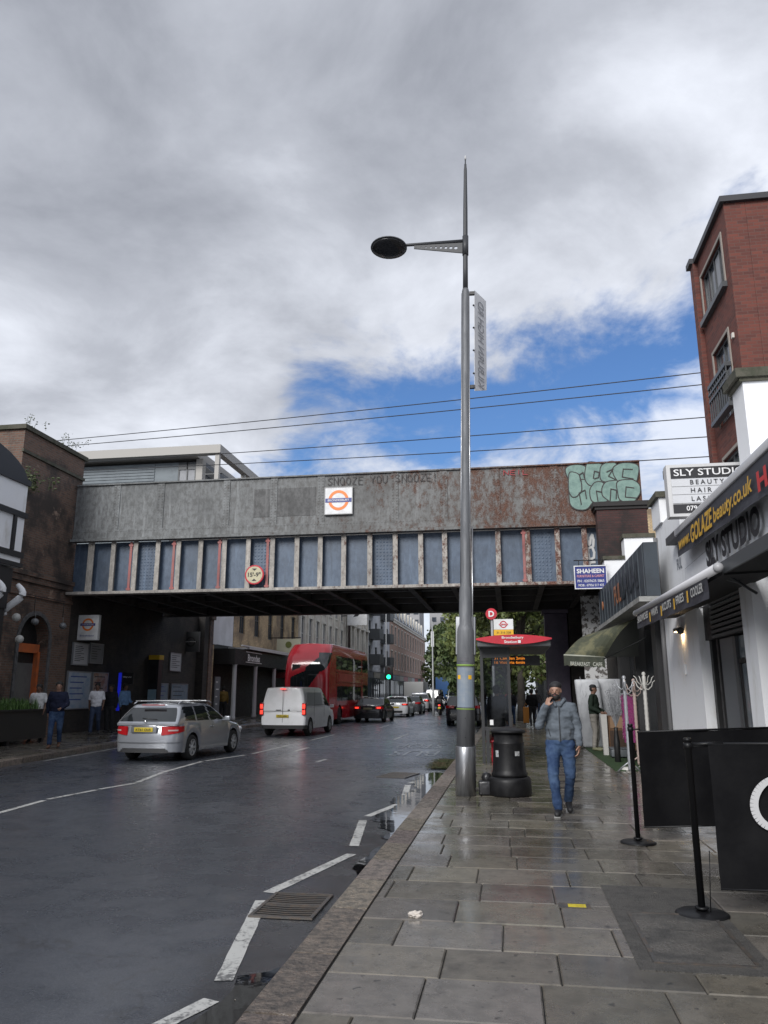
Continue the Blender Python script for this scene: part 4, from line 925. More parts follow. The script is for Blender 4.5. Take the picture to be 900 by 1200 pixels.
# ---- right abutment
PURP = M('purple grey paint', (0.085, 0.070, 0.105), (0.06, 0.05, 0.075), ns=2, rough=.5)
e = empty('bridge_abutment', (3.4, 30, 0), 0, 'dark brick abutment under the right end of the bridge', 'abutment')
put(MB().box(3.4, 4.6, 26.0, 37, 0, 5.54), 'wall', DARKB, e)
put(MB().box(2.55, 3.398, 33.6, 34.5, 0, 5.06), 'pier', DARKB, e)
put(MB().box(2.62, 3.39, 28.4, 28.5, 0, 5.0), 'white_patch', M('flaking whitewash', (0.50, 0.50, 0.50), (0.10, 0.09, 0.085), ns=5, rough=.8, thr=(0.5, 0.54)), e)
e = empty('purple_pier', (2.0, 33.8, 0), 0, 'purple painted steel pier under the right end of the bridge', 'pier')
put(MB().bbox(1.55, 2.5, 33.6, 34.4, 0, 4.9, .03), 'shaft', PURP, e); put(MB().box(1.45, 2.54, 33.5, 34.5, 4.903, 5.06), 'cap', PURP, e)

e = empty('brick_pier', (3.8, 25.5, 0), 0, 'dark red brick parapet pier with black coping at the right end of the bridge', 'pier')
put(MB().box(3.02, 4.60, 25.35, 25.9, 4.6, 7.45), 'shaft', PIERB, e)
put(MB().box(2.96, 4.66, 25.30, 25.92, 7.453, 7.55).box(2.90, 4.72, 25.24, 25.94, 7.551, 7.70), 'coping', M('black coping', (0.022, 0.020, 0.020), rough=.7), e)
put(MB().box(3.0, 3.6, 25.28, 25.34, 4.7, 5.0).box(2.98, 3.5, 25.26, 25.345, 4.95, 5.12), 'ledge', COPING, e)
m = MB(); stroke_word(m, 'SOUZ', -5.3, 0, .22, .42, .06, .08, 0); 
m.v = [(2.74 + v[2], 26.225 + v[1], 1.55 - v[0]) for v in m.v]
bp(m, 'graffiti', M('white spray paint', (0.5, 0.5, 0.5), rough=.6))

# ---- right: grey fascia shop between the white salon and the bridge
e = empty('furniture_shop', (4, 21, 0), 0, 'furniture shop with long dark fascia board and stepped white parapets next to the bridge', 'shop')
m = MB().mat(BLACK).box(3.6, 9, 18.2, 25.2, 0, 4.2)
put(m, 'shopfront', None, e)
m = MB().mat(WHITEP).box(3.06, 3.70, 24.6, 25.2, 3.6, 5.66).box(3.701, 4.6, 24.6, 25.2, 3.6, 6.34); m.box(4.0, 9, 18.3, 24.59, 4.2, 5.2)
put(m, 'parapet_wall', None, e)
put(MB().box(3.02, 3.69, 24.55, 25.22, 5.663, 5.78).box(3.66, 4.64, 24.55, 25.22, 6.343, 6.47), 'coping', COPING, e)
NAVY = M('navy grey fascia', (0.040, 0.052, 0.066), (0.030, 0.038, 0.048), ns=2, rough=.45)
m = MB().mat(NAVY).box(2.86, 3.14, 16.5, 24.9, 3.55, 4.68); put(m, 'fascia_board', None, e)
m = MB().mat(M('fascia batten', (0.055, 0.068, 0.082), rough=.5))
for k in range(14): y = 16.6 + k * .63; m.box(2.845, 2.858, y, y + .03, 3.58, 4.65)
put(m, 'batten', None, e)
put(MB().box(2.7, 3.2, 16.5, 25.2, 3.44, 3.545), 'soffit', M('dirty white trim', (0.32, 0.32, 0.31), (0.2, 0.2, 0.19), ns=3, rough=.7), e)
TAN = M('bronze letters', (0.42, 0.17, 0.08), rough=.4)
text('FUL', (2.835, 21.2, 3.85), (0, -1, 0), (0, 0, 1), .50, TAN, e, width=1.25, bold=.02)
text('LAUAL', (2.835, 19.8, 3.85), (0, -1, 0), (0, 0, 1), .60, M('navy letters', (0.02, 0.03, 0.04), rough=.4), e, width=2.6, bold=.02)
roty = Matrix.Rotation(R(90), 4, 'Y'); put(MB().lathe([(.13, 0), (.13, .02)], (2.83, 23.9, 4.15), 16, roty), 'emblem', TAN, e)
put(MB().box(3.3, 3.59, 18.4, 18.9, 0, 3.4).box(3.3, 3.59, 21.5, 21.7, 0, 3.4).box(3.3, 3.59, 24.4, 25.0, 0, 3.4).box(3.35, 3.598, 18.9, 24.4, 0, .3), 'shopfront_frame', M('charcoal frame', (0.035, 0.035, 0.037), rough=.5), e)
put(MB().box(3.56, 3.598, 18.95, 21.45, .35, 3.2).box(3.56, 3.598, 21.75, 24.3, .35, 3.2), 'shop_window', GLASS, e)

e = empty('shaheen_sign', (2.4, 24.4, 0), 0, 'blue and white furniture and carpet sign projecting below the bridge ribs', 'sign')
e.name = 'projecting_sign'
def quadsign(e): pass
x0, x1, z0, z1 = 2.12, 3.05, 4.75, 5.42
put(MB().box(x0, x1, 24.3, 24.36, z0, z1), 'panel', M('royal blue', (0.022, 0.035, 0.20), rough=.4), e)
f = MB()
for q in ((x0 - .03, x1 + .03, z0 - .03, z0 - .002), (x0 - .03, x1 + .03, z1 + .002, z1 + .03), (x0 - .03, x0 - .002, z0, z1), (x1 + .002, x1 + .03, z0, z1)): f.box(q[0], q[1], 24.28, 24.37, q[2], q[3])
put(f, 'frame', WSIGN, e); cx = (x0 + x1) / 2
text('SHAHEEN', (cx, 24.297, z0 + .46), (1, 0, 0), (0, 0, 1), .14, INKW, e, width=.82, align='CENTER', bold=.03)
text('FURNITURE & CARPET', (cx, 24.297, z0 + .335), (1, 0, 0), (0, 0, 1), .075, M('pink ink', (.6, .28, .3), rough=.5), e, width=.82, align='CENTER', bold=.02)
text('PH : 0207625 5865', (cx, 24.297, z0 + .18), (1, 0, 0), (0, 0, 1), .08, INKW, e, width=.8, align='CENTER', bold=.01)
text('MOB : 07956 517 425', (cx, 24.297, z0 + .05), (1, 0, 0), (0, 0, 1), .075, INKW, e, width=.76, align='CENTER', bold=.01)
put(MB().tube([(2.25, 24.33, 5.45), (2.25, 24.33, 5.62)], .012, 6).tube([(2.9, 24.33, 5.45), (2.9, 24.33, 5.62)], .012, 6).tube([(2.1, 24.33, 5.62), (3.1, 24.33, 5.62)], .018, 6), 'bracket', BLACK, e)

# green mouldy awning
e = empty('green_awning', (2.6, 21.5, 2.6), 0, 'mouldy dark green cafe awning sloping over the pavement', 'awning')
GCL = M('mouldy green canvas', (0.060, 0.066, 0.042), (0.14, 0.135, 0.075), ns=3.5, rough=.8, bump=.3, thr=(0.42, 0.62))
A, B = Vector((1.42, 21, 2.56)), Vector((2.46, 21, 2.50)); Cc, D = Vector((3.16, 19.5, 3.40)), Vector((2.50, 22.5, 3.26))
mb = MB(); n = 12
def sl(a, b, t, k=.16): p = a.lerp(b, t); p.z += k * math.sin(math.pi * t); return p
for i in range(n):
    for j in range(8):
        q = lambda i_, j_: sl(A.lerp(B, j_ / 8), D.lerp(Cc, j_ / 8), i_ / n)
        mb.quad(q(i, j), q(i, j + 1), q(i + 1, j + 1), q(i + 1, j))
mb.sm = [True] * len(mb.f)
put(mb, 'canopy', GCL, e)
m = MB(); 
for i in range(n): m.quad(sl(B, Cc, i / n), sl(B, Cc, (i + 1) / n), Vector((3.25, 20.6, 2.5)), Vector((3.25, 20.6, 2.5)) + Vector((0, 0, .001)))
put(m, 'side_cheek', M('dark canvas', (0.02, 0.022, 0.02), rough=.8), e)
m = MB(); k = 14
for i in range(k):
    a = A.lerp(B, i / k) + Vector((0, -.01, -.005)); b = A.lerp(B, (i + 1) / k) + Vector((0, -.01, -.005)); dz = -.26 - .02 * math.sin(math.pi * .5)
    m.quad(a, b, b + Vector((0, 0, -.24 - .03 * (i % 2))), a + Vector((0, 0, -.24 - .03 * ((i + 1) % 2))))
put(m, 'valance', M('dark green canvas', (0.035, 0.042, 0.030), (0.06, 0.065, 0.045), ns=6, rough=.8), e)
put(MB().tube([A + Vector((0, 0, .01)), B + Vector((0, 0, .01))], .022, 8), 'front_bar', M('pale dirty bar', (0.35, 0.36, 0.30), rough=.5), e)
text('BREAKFAST', (1.58, 20.97, 2.30), (1, 0, -.05), (0, 0, 1), .10, M('faded ink', (.42, .43, .38), rough=.6), e, width=.50, bold=.02)
text('CAFE', (2.15, 20.97, 2.28), (1, 0, -.05), (0, 0, 1), .10, MATS['faded ink'], e, width=.24, bold=.02)
put(MB().tube([(1.5, 21.02, 2.5), (3.2, 22.4, 3.0)], .015, 6).tube([(2.42, 21.02, 2.45), (3.3, 19.7, 2.9)], .015, 6), 'arm', BLACK, e)

# ---- white hair salon building at the right
e = empty('salon_building', (5, 12, 0), 0, 'white rendered beauty salon building with dark shopfront on the right', 'shop')
X = 3.4
m = MB().mat(WHITEP)
m.box(X, X + .5, 15.45, 17.9, 0, 5.2)                                   # wall left of the shopfront, with recess
m.box(X, X + .5, 14.45, 15.449, 3.1, 4.5)
m.box(X - .06, X + .4, 14.5, 15.4, 0, 3.1)                              # corner pillar
m.box(X, X + .5, 3, 14.449, 3.35, 4.5)                                  # wall over the shopfront
m.box(X + .5, 9, 17.2, 17.9, 0, 5.75); m.box(3.35, 3.9, 17.0, 17.91, 5.201, 5.75)
m.box(X - .08, X + .3, 11.2, 11.75, 0, 3.34)                            # second white post
m.box(X - .08, X + .3, 6.0, 6.5, 0, 3.34)
m.box(X + .5, 9, 3, 17.19, 4.1, 4.4)
m.box(X - .03, X - .001, 12.9, 15.40, 3.5, 4.4)
put(m, 'wall', None, e)
put(MB().mat(WHITEP).box(4.02, 9, 12.8, 13.4, 4.4, 6.72), 'chimney_wall', None, e)
put(MB().box(3.90, 9, 12.7, 13.5, 6.723, 6.88).box(3.96, 9, 12.75, 13.45, 6.66, 6.722).box(3.28, 3.97, 16.93, 17.95, 5.753, 5.88), 'coping', COPING, e)
m = MB().mat(BLACK); m.box(4.0, 4.1, 3, 15.4, 0, 3.35); m.box(X + .1, 4.0, 14.3, 14.45, 0, 3.3); m.box(X + .05, X + .3, 11.751, 14.499, 2.5, 3.34)
m.box(X + .1, X + .16, 13.9, 14.0, 0, 2.5)
put(m, 'shopfront', None, e)
DKPIPE = M('grey pipe', (0.16, 0.16, 0.165), rough=.5)
SHUT = M('dark roller shutter', (0.035, 0.036, 0.038), rough=.45)
m = MB()
for k in range(11): m.prism([(X + .02, 11.8, 2.5 + k * .08), (X + .0, 11.8, 2.54 + k * .08), (X + .045, 11.8, 2.578 + k * .08), (X + .045, 11.8, 2.5 + k * .08)], (0, 2.1, 0))
put(m, 'roller_shutter', SHUT, e)
put(MB().mat(M('grey panel', (0.11, 0.12, 0.13), rough=.4)).box(X + .12, X + .18, 13.1, 13.85, .1, 2.48).mat(FRAMEG).box(X + .12, X + .2, 12.95, 13.09, .1, 2.48), 'side_panel', None, e)
m = MB().mat(BLACK).box(X + .14, X + .22, 11.78, 12.94, 2.05, 2.12).box(X + .14, X + .22, 12.84, 12.94, .1, 2.04).box(X + .14, X + .22, 11.78, 11.86, .1, 2.04).mat(M('shop glass pale', (0.12, 0.14, 0.16), (0.20, 0.21, 0.22), ns=2, rough=.08)).box(X + .16, X + .2, 11.865, 12.835, .15, 2.04).box(X + .16, X + .2, 11.8, 12.9, 2.13, 2.47)
put(m, 'door', None, e)
put(MB().mat(GLASS).box(X + .14, X + .2, 6.6, 11.1, .6, 3.2).mat(BLACK).box(X + .1, X + .25, 6.6, 11.1, 0, .59), 'shop_window', None, e)
m = MB().tube([(X - .02, 15.2, 3.35), (X - .02, 15.2, 3.9), (X - .02, 13.6, 3.95)], .012, 6); put(m, 'cable', DKPIPE, e)
put(MB().tube([(X - .05, 17.75, 0.1), (X - .05, 17.75, 5.0)], .045, 10), 'downpipe', DKPIPE, e)
# sign letters on the wall
DKL = M('dark raised letters', (0.02, 0.02, 0.025), rough=.5)
text('SLY STUDIO', (X - .06, 13.45, 3.64), (0, -1, 0), (0, 0, 1), .42, DKL, e, width=2.9, bold=.045)
text('BEAUTY HAIR LASER', (X - .06, 13.2, 3.47), (0, -1, 0), (0, 0, 1), .13, DKL, e, width=3.0, bold=.02)
text('FUL', (X - .01, 15.95, 3.98), (0, -1, 0), (0, 0, 1), .22, GREYINK, e, width=.42, bold=.02); text('ION', (X - .01, 15.35, 4.02), (0, -1, 0), (0, 0, 1), .22, GREYINK, e, width=.3, bold=.02)
text('OL', (X - .01, 15.3, 3.55), (0, -1, 0), (0, 0, 1), .2, DKL, e, width=.3, bold=.02)
put(MB().mat(FRAMEG).box(X - .16, X - .002, 15.9, 16.12, 2.78, 2.84).ball((X - .14, 15.55, 2.76), .07, 12), 'alarm', None, e)
put(MB().box(X - .045, X - .002, 15.95, 16.05, 1.95, 2.15).tube([(X - .02, 16.0, 2.15), (X - .02, 16.0, 2.75)], .008, 5), 'switch_box', WHITEP, e)
lamp = MB().box(X - .15, X - .01, 15.93, 16.09, 2.765, 2.779).build('lamp_lens', M('warm lamp lens', (1.0, 0.72, 0.38), emis=4.0), e); rel(lamp, e)
ld = bpy.data.lights.new('wall_lamp_light', 'POINT'); ld.energy = 2.2; ld.color = (1.0, .70, .38); ld.shadow_soft_size = .04
lo = bpy.data.objects.new('wall_lamp_light', ld); COL.objects.link(lo); lo.location = (X - .09, 16.01, 2.70); lo.parent = e; rel(lo, e)

# projecting SLY STUDIO box sign facing the camera
put(MB().box(3.38, 5.0, 16.2, 16.5, 6.02, 6.2).box(3.5, 5.0, 16.25, 16.45, 5.2, 6.0), 'raised_coping', COPING, bpy.data.objects['salon_building'])
e = empty('salon_box_sign', (3.5, 14, 4.7), 0, 'rectangular dark and white hair studio box sign facing the street from the white wall', 'sign')
put(MB().box(2.93, 4.45, 14.0, 14.25, 4.66, 5.62), 'case', FRAMEW, e)
y = 13.995
m = MB(); m.mat(INK).box(3.00, 4.40, 13.985, 13.999, 5.36, 5.56).box(3.00, 4.40, 13.985, 13.999, 4.72, 4.88); 
m.mat(M('sign grey white', (.55, .56, .58), rough=.5)).box(3.0, 4.4, 13.987, 13.999, 5.21, 5.345).box(3.0, 4.4, 13.987, 13.999, 5.06, 5.195).box(3.0, 4.4, 13.987, 13.999, 4.90, 5.045)
put(m, 'panel', None, e)
text('SLY STUDIO', (3.05, 13.98, 5.40), (1, 0, 0), (0, 0, 1), .125, INKW, e, width=1.22, bold=.01, name='lettering')
for t, z in (('BEAUTY', 5.235), ('HAIR', 5.085), ('LASER', 4.93)): text(t, (3.32, 13.98, z), (1, 0, 0), (0, 0, 1), .085, INK, e, spacing=1.5, bold=.01)
text('0794 412 8870', (3.22, 13.98, 4.755), (1, 0, 0), (0, 0, 1), .09, INKW, e, bold=.01)

# upper awning with web address, cassette and hanging banner
e = empty('web_address_awning', (3.0, 12, 4.5), 0, 'long white awning cassette with dark banner of yellow web address lettering', 'awning')
put(MB().bbox(3.14, 3.385, 6.0, 14.8, 4.44, 4.57, .02), 'cassette', M('white cassette', (0.56, 0.56, 0.57), rough=.4), e)
put(MB().box(3.20, 3.39, 14.9, 15.9, 4.48, 4.62), 'lamp_bar', M('dark lamp bar', (0.06, 0.06, 0.065), rough=.5), e)
BAN = M('charcoal banner', (0.042, 0.044, 0.056), (0.035, 0.036, 0.046), ns=3, rough=.6)
m = MB(); k = 30
for i in range(k):
    for j in range(4):
        q = lambda a, b: (3.165 + .012 * math.sin(a * .9 + b) * b / 4, 6.0 + a * 8.7 / k, 4.44 - b * .10 - (.16 * (1 - a / k) * b / 4))
        m.quad(q(i, j), q(i + 1, j), q(i + 1, j + 1), q(i, j + 1))
put(m, 'banner', BAN, e)
YTX = M('yellow lettering', (0.62, 0.36, 0.03), rough=.5)
text('www.', (3.135, 14.45, 4.13), (0, -1, 0), (0, 0, 1), .15, YTX, e, width=.85, bold=.03, shear=.3)
text('GOLAZE', (3.135, 13.5, 4.07), (0, -1, 0), (0, 0, 1), .30, YTX, e, width=1.45, bold=.03, shear=.2)
text('beauty.co.uk', (3.135, 12.0, 4.03), (0, -1, 0), (0, 0, 1), .30, YTX, e, width=1.95, bold=.02, shear=.2)
text('HAIR', (3.135, 9.85, 4.02), (0, -1, 0), (0, 0, 1), .26, M('red lettering', (0.55, 0.03, 0.03), rough=.5), e, width=1.3, bold=.04)
# lower awning
e = empty('cafe_awning', (2.7, 13, 3.1), 0, 'rolled white awning with dark valance listing wraps fries and drinks', 'awning')
put(MB().tube([(2.63, 10.1, 3.13), (2.63, 16.55, 3.20)], .062, 14), 'roller_tube', M('white awning tube', (0.58, 0.58, 0.6), rough=.35), e)
put(MB().ball((2.63, 10.07, 3.13), .066, 12).ball((2.63, 16.58, 3.2), .066, 12), 'end_cap', M('grey plastic', (.35, .35, .36), rough=.4), e)
m = MB(); k = 26
for i in range(k):
    for j in range(3):
        q = lambda a, b: (2.605 + .012 * math.sin(a * 1.3 + b) * b / 3, 10.55 + a * 5.75 / k, 3.08 + .065 * a / k - b * .095)
        m.quad(q(i, j), q(i + 1, j), q(i + 1, j + 1), q(i, j + 1))
put(m, 'valance', BAN, e)
PWH = M('off white print', (.52, .52, .5), rough=.6)
for t, y, w in (('SANDWICHES', 16.15, 1.2), ('WRAPS', 14.6, .62), ('KCUTS', 13.55, .72), ('FRIES', 12.45, .55), ('COOLER', 11.45, .72)): text(t, (2.585, y, 2.90 + .065 * (y - 10.5) / 5.7), (0, -1, 0), (0, 0, 1), .13, PWH, e, width=w, bold=.02)
m = MB()
for y in (14.78, 13.68, 12.62, 11.68): m.box(2.58, 2.584, y - .05, y + .02, 2.87, 3.04)
put(m, 'print_mark', YTX, e)
m = MB(); m.prism([(2.7, 10.2, 3.10), (3.38, 10.2, 3.12), (3.38, 10.2, 3.08), (2.7, 10.2, 3.05)], (0, 6.2, 0)); put(m, 'folded_canvas', M('black canvas', (0.012, 0.012, 0.014), rough=.7), e)
for y in (10.6, 13.2, 15.9): put(MB().tube([(2.66, y, 3.12), (3.05, y + .25, 3.05), (3.38, y, 3.2)], .022, 6), 'folding_arm', FRAMEG, e)
# dark canopy nearest the camera
e = empty('black_canopy', (3, 9, 3.4), 0, 'black folded canopy jutting over the shopfront at the right edge', 'awning')
put(MB().prism([(2.75, 6, 3.22), (3.30, 6, 3.30), (3.30, 6, 3.10), (2.75, 6, 3.08)], (0, 4.9, 0)), 'canvas', MATS['black canvas'], e)
put(MB().mat(FRAMEG).box(2.72, 2.748, 6, 10.9, 3.07, 3.23).tube([(2.85, 10.5, 3.08), (3.30, 10.9, 2.9)], .02, 6), 'front_rail', None, e)

# ---- tall orange brick flats
e = empty('brick_flats', (7, 18, 0), 0, 'tall orange red brick block of flats with balconied windows at top right', 'building')
X = 5.35; Y0, Y1 = 16.95, 19.55
ops = [(17.40 - Y0, 19.30 - Y0, 10.98 - 4, 12.20 - 4, (3, 0)), (17.62 - Y0, 18.95 - Y0, 7.95 - 4, 9.85 - 4, (1, 1)), (17.75 - Y0, 19.0 - Y0, 5.2 - 4, 7.1 - 4, (1, 1))]
P, ob = facade(e, (X, Y0, 4), (0, 1, 0), (-1, 0, 0), Y1 - Y0 + .0, 8.78, ops, TOWERB, depth=.12, frame=FRAMEG, glass=WINSKY)
m = MB()
for o_ in ops:
    u0, u1, v0, v1 = o_[:4]
    ob(m, u0 - .08, u0 - .003, v0, v1, .002, .03); ob(m, u1 + .003, u1 + .08, v0, v1, .002, .03); ob(m, u0 - .08, u1 + .08, v1 + .003, v1 + .08, .002, .03)
put(m, 'window_surround', M('grey stone surround', (.30, .27, .24), rough=.8), e)
m = MB(); 
ob(m, ops[0][0] - .12, ops[0][1] + .12, ops[0][2] - .14, ops[0][2] - .003, .002, .12)
for v in (7.98 - 4, 8.95 - 4): ob(m, ops[1][0] - .12, ops[1][1] + .12, v, v + .1, .05, .20)
for k in range(10): u = ops[1][0] - .1 + (ops[1][1] - ops[1][0] + .2) * k / 9; ob(m, u - .015, u + .015, 8.08 - 4, 8.95 - 4, .16, .185)
for v in (8.6, 8.78): ob(m, ops[1][0] - .12, ops[1][1] + .12, v - 4, v - 4 + .05, .15, .20)
put(m, 'balcony_rail', FRAMEG, e)
put(MB().mat(CURT).box(X + .085, X + .095, 17.95, 18.3, 11.1, 12.1), 'curtain', None, e)
put(MB().mat(TOWERB).box(X + .48, 13, Y0 + .003, Y0 + 8, 4, 12.78).box(X + .001, X + .47, Y0 + .003, Y0 + .1, 4, 12.78) if False else MB().mat(TOWERB).box(X + .475, 13, Y0 + .001, Y1 + .25, 4, 12.78), 'side_wall', None, e)
put(MB().mat(TOWERB).box(X - .12, X + .0, Y1 + .001, Y1 + .3, 4, 12.78).box(X + .001, X + .47, Y1 + .001, Y1 + .3, 4, 12.78), 'corner_pier', None, e)
put(MB().mat(M('dark metal coping', (0.035, 0.035, 0.04), rough=.5)).box(X - .10, 13.1, Y0 - .10, Y1 + .0, 12.783, 12.93).box(X - .2, X + .5, Y1 + .001, Y1 + .4, 12.783, 12.93), 'coping', None, e)
put(MB().mat(FRAMEW).box(X + 1.45, X + 2.2, Y0 - .02, Y0 - .002, 8.2, 9.6), 'side_window', None, e)
put(MB().mat(STONE).box(X - .05, X - .002, 17.2, 17.3, 9.5, 9.62).box(X - .05, X - .002, 17.3, 17.4, 7.0, 7.12), 'vent', None, e)
m = MB().tube([(0, 0, 0), (0, 0, 2.2)], .015, 6).tube([(-.12, 0, 1.9), (.12, 0, 1.9)], .01, 5).tube([(-.09, 0, 1.5), (.09, 0, 1.5)], .01, 5)
tag(m.build('aerial', FRAMEG, loc=(4.55, 23.2, 5.2)), 'thin television aerial standing above the white parapet', 'aerial')
# ================================================================ STREET FURNITURE
# ---- lamp post
e = empty('lamp_post', (-0.765, 13.09, 0), 0, 'tall brushed steel lamp post with single arm on the near pavement beside the bin', 'lamp post')
def L(mb, name, mat): return mb.build(name, mat, e)
L(MB().lathe([(.165, 0), (.165, .745), (.160, .755)], n=32), 'base_sleeve', STEEL)
L(MB().lathe([(.150, .756), (.150, 2.60), (.140, 2.66), (.115, 2.72), (.108, 3.3), (.085, 3.45), (.078, 5.2), (.066, 8.9), (.055, 8.95)], n=32), 'column', M('galvanised column', (0.155, 0.16, 0.17), (0.11, 0.115, 0.125), ns=3, rough=.55, rough2=.62, metal=.2, stretch=(5, 5, .6)))
m = MB(); 
for s in (-1, 1):
    m.tube([(s * .082, -.02, 3.4), (s * .076, -.02, 5.2), (s * .064, -.02, 8.85)], .013, 6)
m.tube([(.118, -.06, 1.9), (.118, -.06, 4.4)], .014, 6)
L(m, 'cable_conduit', STEEL)
L(MB().lathe([(.048, 8.95), (.046, 9.4), (.042, 10.6), (.030, 11.5), (.022, 11.58), (.022, 11.62), (.012, 11.63), (.012, 11.72)], n=16), 'upper_mast', M('dark mast paint', (0.035, 0.037, 0.042), rough=.5))
L(MB().lathe([(.016, 11.72), (.02, 11.76), (.016, 11.80), (.004, 11.82)], n=10), 'finial', M('photocell plastic', (.5, .5, .5), rough=.3))
# back box with its plates, straps and stickers
L(MB().bbox(-.165, .165, -.05, .16, 2.22, 2.85, .01), 'sign_back_box', M('sign back aluminium', (0.30, 0.31, 0.33), (0.24, 0.245, 0.26), ns=3, rough=.45, metal=.5))
L(MB().lathe([(.152, 2.03), (.152, 2.06)], n=32).lathe([(.152, 1.335), (.152, 1.352)], n=32), 'green_strap', M('lime strap', (0.20, 0.32, 0.06), rough=.6))
def arcplate(mb, r, a0, a1, z0, z1, n=8):
    for k in range(n):
        t, u = R(a0 + (a1 - a0) * k / n), R(a0 + (a1 - a0) * (k + 1) / n)
        mb.quad((r * math.sin(t), -r * math.cos(t), z0), (r * math.sin(u), -r * math.cos(u), z0), (r * math.sin(u), -r * math.cos(u), z1), (r * math.sin(t), -r * math.cos(t), z1))
m = MB(); arcplate(m, .1535, -60, 60, 1.37, 2.01); L(m, 'plastic_wrap', M('grey blue notice sleeve', (0.20, 0.24, 0.29), (0.25, 0.28, 0.31), ns=6, rough=.25))
for k, a in enumerate((-42, 30)):
    m = MB(); arcplate(m, .1545, a - 11, a + 11, 1.82, 1.885); L(m, 'sticker', YEL)
m = MB(); arcplate(m, .1515, -30, 25, 2.42, 2.50) if False else arcplate(m, .154, -45, 20, 2.11, 2.17); L(m, 'band', M('dark band', (.10, .10, .11), rough=.5))
for z in (.9, 1.2): L(MB().ball((0, -.15, z), .008, 6), 'bolt', BLACK)
# arm: tapered web with round holes, towards -X
mb = MB(); x0, x1 = -.04, -.98; top = lambda x: 9.93 + .0 * x; bot = lambda x: 9.93 - (.235 - .165 * (x0 - x) / (x0 - x1))
N_ = 9
holes = []
for k in range(N_): cx = x0 - .14 - k * .095; holes.append((cx, (top(cx) + bot(cx)) / 2 - .008, max(.008, .033 - .0030 * k)))
edges = [x0] + [(holes[i][0] + holes[i + 1][0]) / 2 for i in range(N_ - 1)] + [x1]
edges[0] = x0
for yy in (-.012, .012):
    for i, (cx, cz, r) in enumerate(holes):
        a, b = edges[i], edges[i + 1]; n = 16; ring = [(cx + r * math.cos(2 * math.pi * k / n), yy, cz + r * math.sin(2 * math.pi * k / n)) for k in range(n)]
        outp = []
        for k in range(n):
            t = 2 * math.pi * k / n; c, s = math.cos(t), math.sin(t)
            px = a if c > 0.30 else b if c < -0.30 else cx + (a - cx) * c / .30 if c > 0 else cx + (cx - b) * c / .30
            tz, bz = top(px), bot(px)
            pz = tz if s > .6 else bz if s < -.6 else cz + (s / .6) * ((tz - cz) if s > 0 else (cz - bz))
            outp.append((px, yy, pz))
        mb.add(ring + outp, [(k, (k + 1) % n, n + (k + 1) % n, n + k) for k in range(n)], False)
for i, (cx, cz, r) in enumerate(holes):
    n = 16; A = [(cx + r * math.cos(2 * math.pi * k / n), -.012, cz + r * math.sin(2 * math.pi * k / n)) for k in range(n)]; B = [(p[0], .012, p[2]) for p in A]
    mb.add(A + B, [(k, (k + 1) % n, n + (k + 1) % n, n + k) for k in range(n)], False)
mb.quad((x0, -.012, bot(x0)), (x1, -.012, bot(x1)), (x1, .012, bot(x1)), (x0, .012, bot(x0)))
mb.tube([(x0, 0, 9.95), (-1.06, 0, 9.95), (-1.22, 0, 9.95)], [.038, .03, .026], 10)
mb.tube([(0, 0, 9.65), (0, 0, 10.05)], .058, 14)
L(mb, 'bracket_arm', MATS['dark mast paint'])
hd = L(MB().lathe([(.02, .10), (.14, .095), (.25, .06), (.31, .005), (.315, -.02)][::-1], (0, 0, 0), 28, Matrix.Diagonal((1.12, 1, .9, 1))), 'lamp_head', M('lamp head grey', (0.10, 0.105, 0.115), rough=.45)); hd.location = (-1.47, 0, 9.93); hd.rotation_euler = (R(-9), 0, 0)
l2 = MB().lathe([(.29, -.03), (.28, -.045), (.15, -.06), (.01, -.065)][::-1], n=28, M4=Matrix.Diagonal((1.12, 1, 1, 1))).build('lens', M('lamp lens', (0.03, 0.03, 0.033), rough=.12), hd)
# street name banner, seen from behind (letters reversed)
PX = M('frosted acrylic', (0.66, 0.67, 0.68), (0.60, 0.61, 0.62), ns=4, rough=.35)
a = Vector((.16, .02, 0)); b = Vector((.36, .46, 0))
m = MB(); th = Vector((.008, -.006, 0))
m.prism([a + Vector((0, 0, 6.92)), b + Vector((0, 0, 7.10)), b + Vector((0, 0, 8.92)), a + Vector((0, 0, 8.92))], th); bn = L(m, 'banner', PX)
m = MB()
for z in (7.25, 7.7, 8.15, 8.6): m.ball(tuple(a + Vector((-.01, -.03, z))), .02, 8)
for z in (6.97, 8.83): m.box(.07, .17, -.01, .05, z, z + .06)
L(m, 'banner_clip', BLACK)
tx = text('KILBURN HIGH RD', Vector((-.765, 13.09, 0)) + a + (b - a) * .26 + Vector((0, 0, 7.06)) , (0, 0, 1), (b - a), .24, M('banner lettering', (0.27, 0.28, 0.30), rough=.5), e, width=1.72, mirror=False, ext=0)
# mirrored lettering: read from the other side
for v in tx.data.vertices: pass
dd = (b - a).normalized(); zs = [v.co.z for v in tx.data.vertices]; zmid = (min(zs) + max(zs)) / 2
off = Vector((dd.y, -dd.x, 0)) * .02
for v in tx.data.vertices: v.co += off

bpy.data.objects['lamp_post'].rotation_euler = (0, R(1.35), 0)
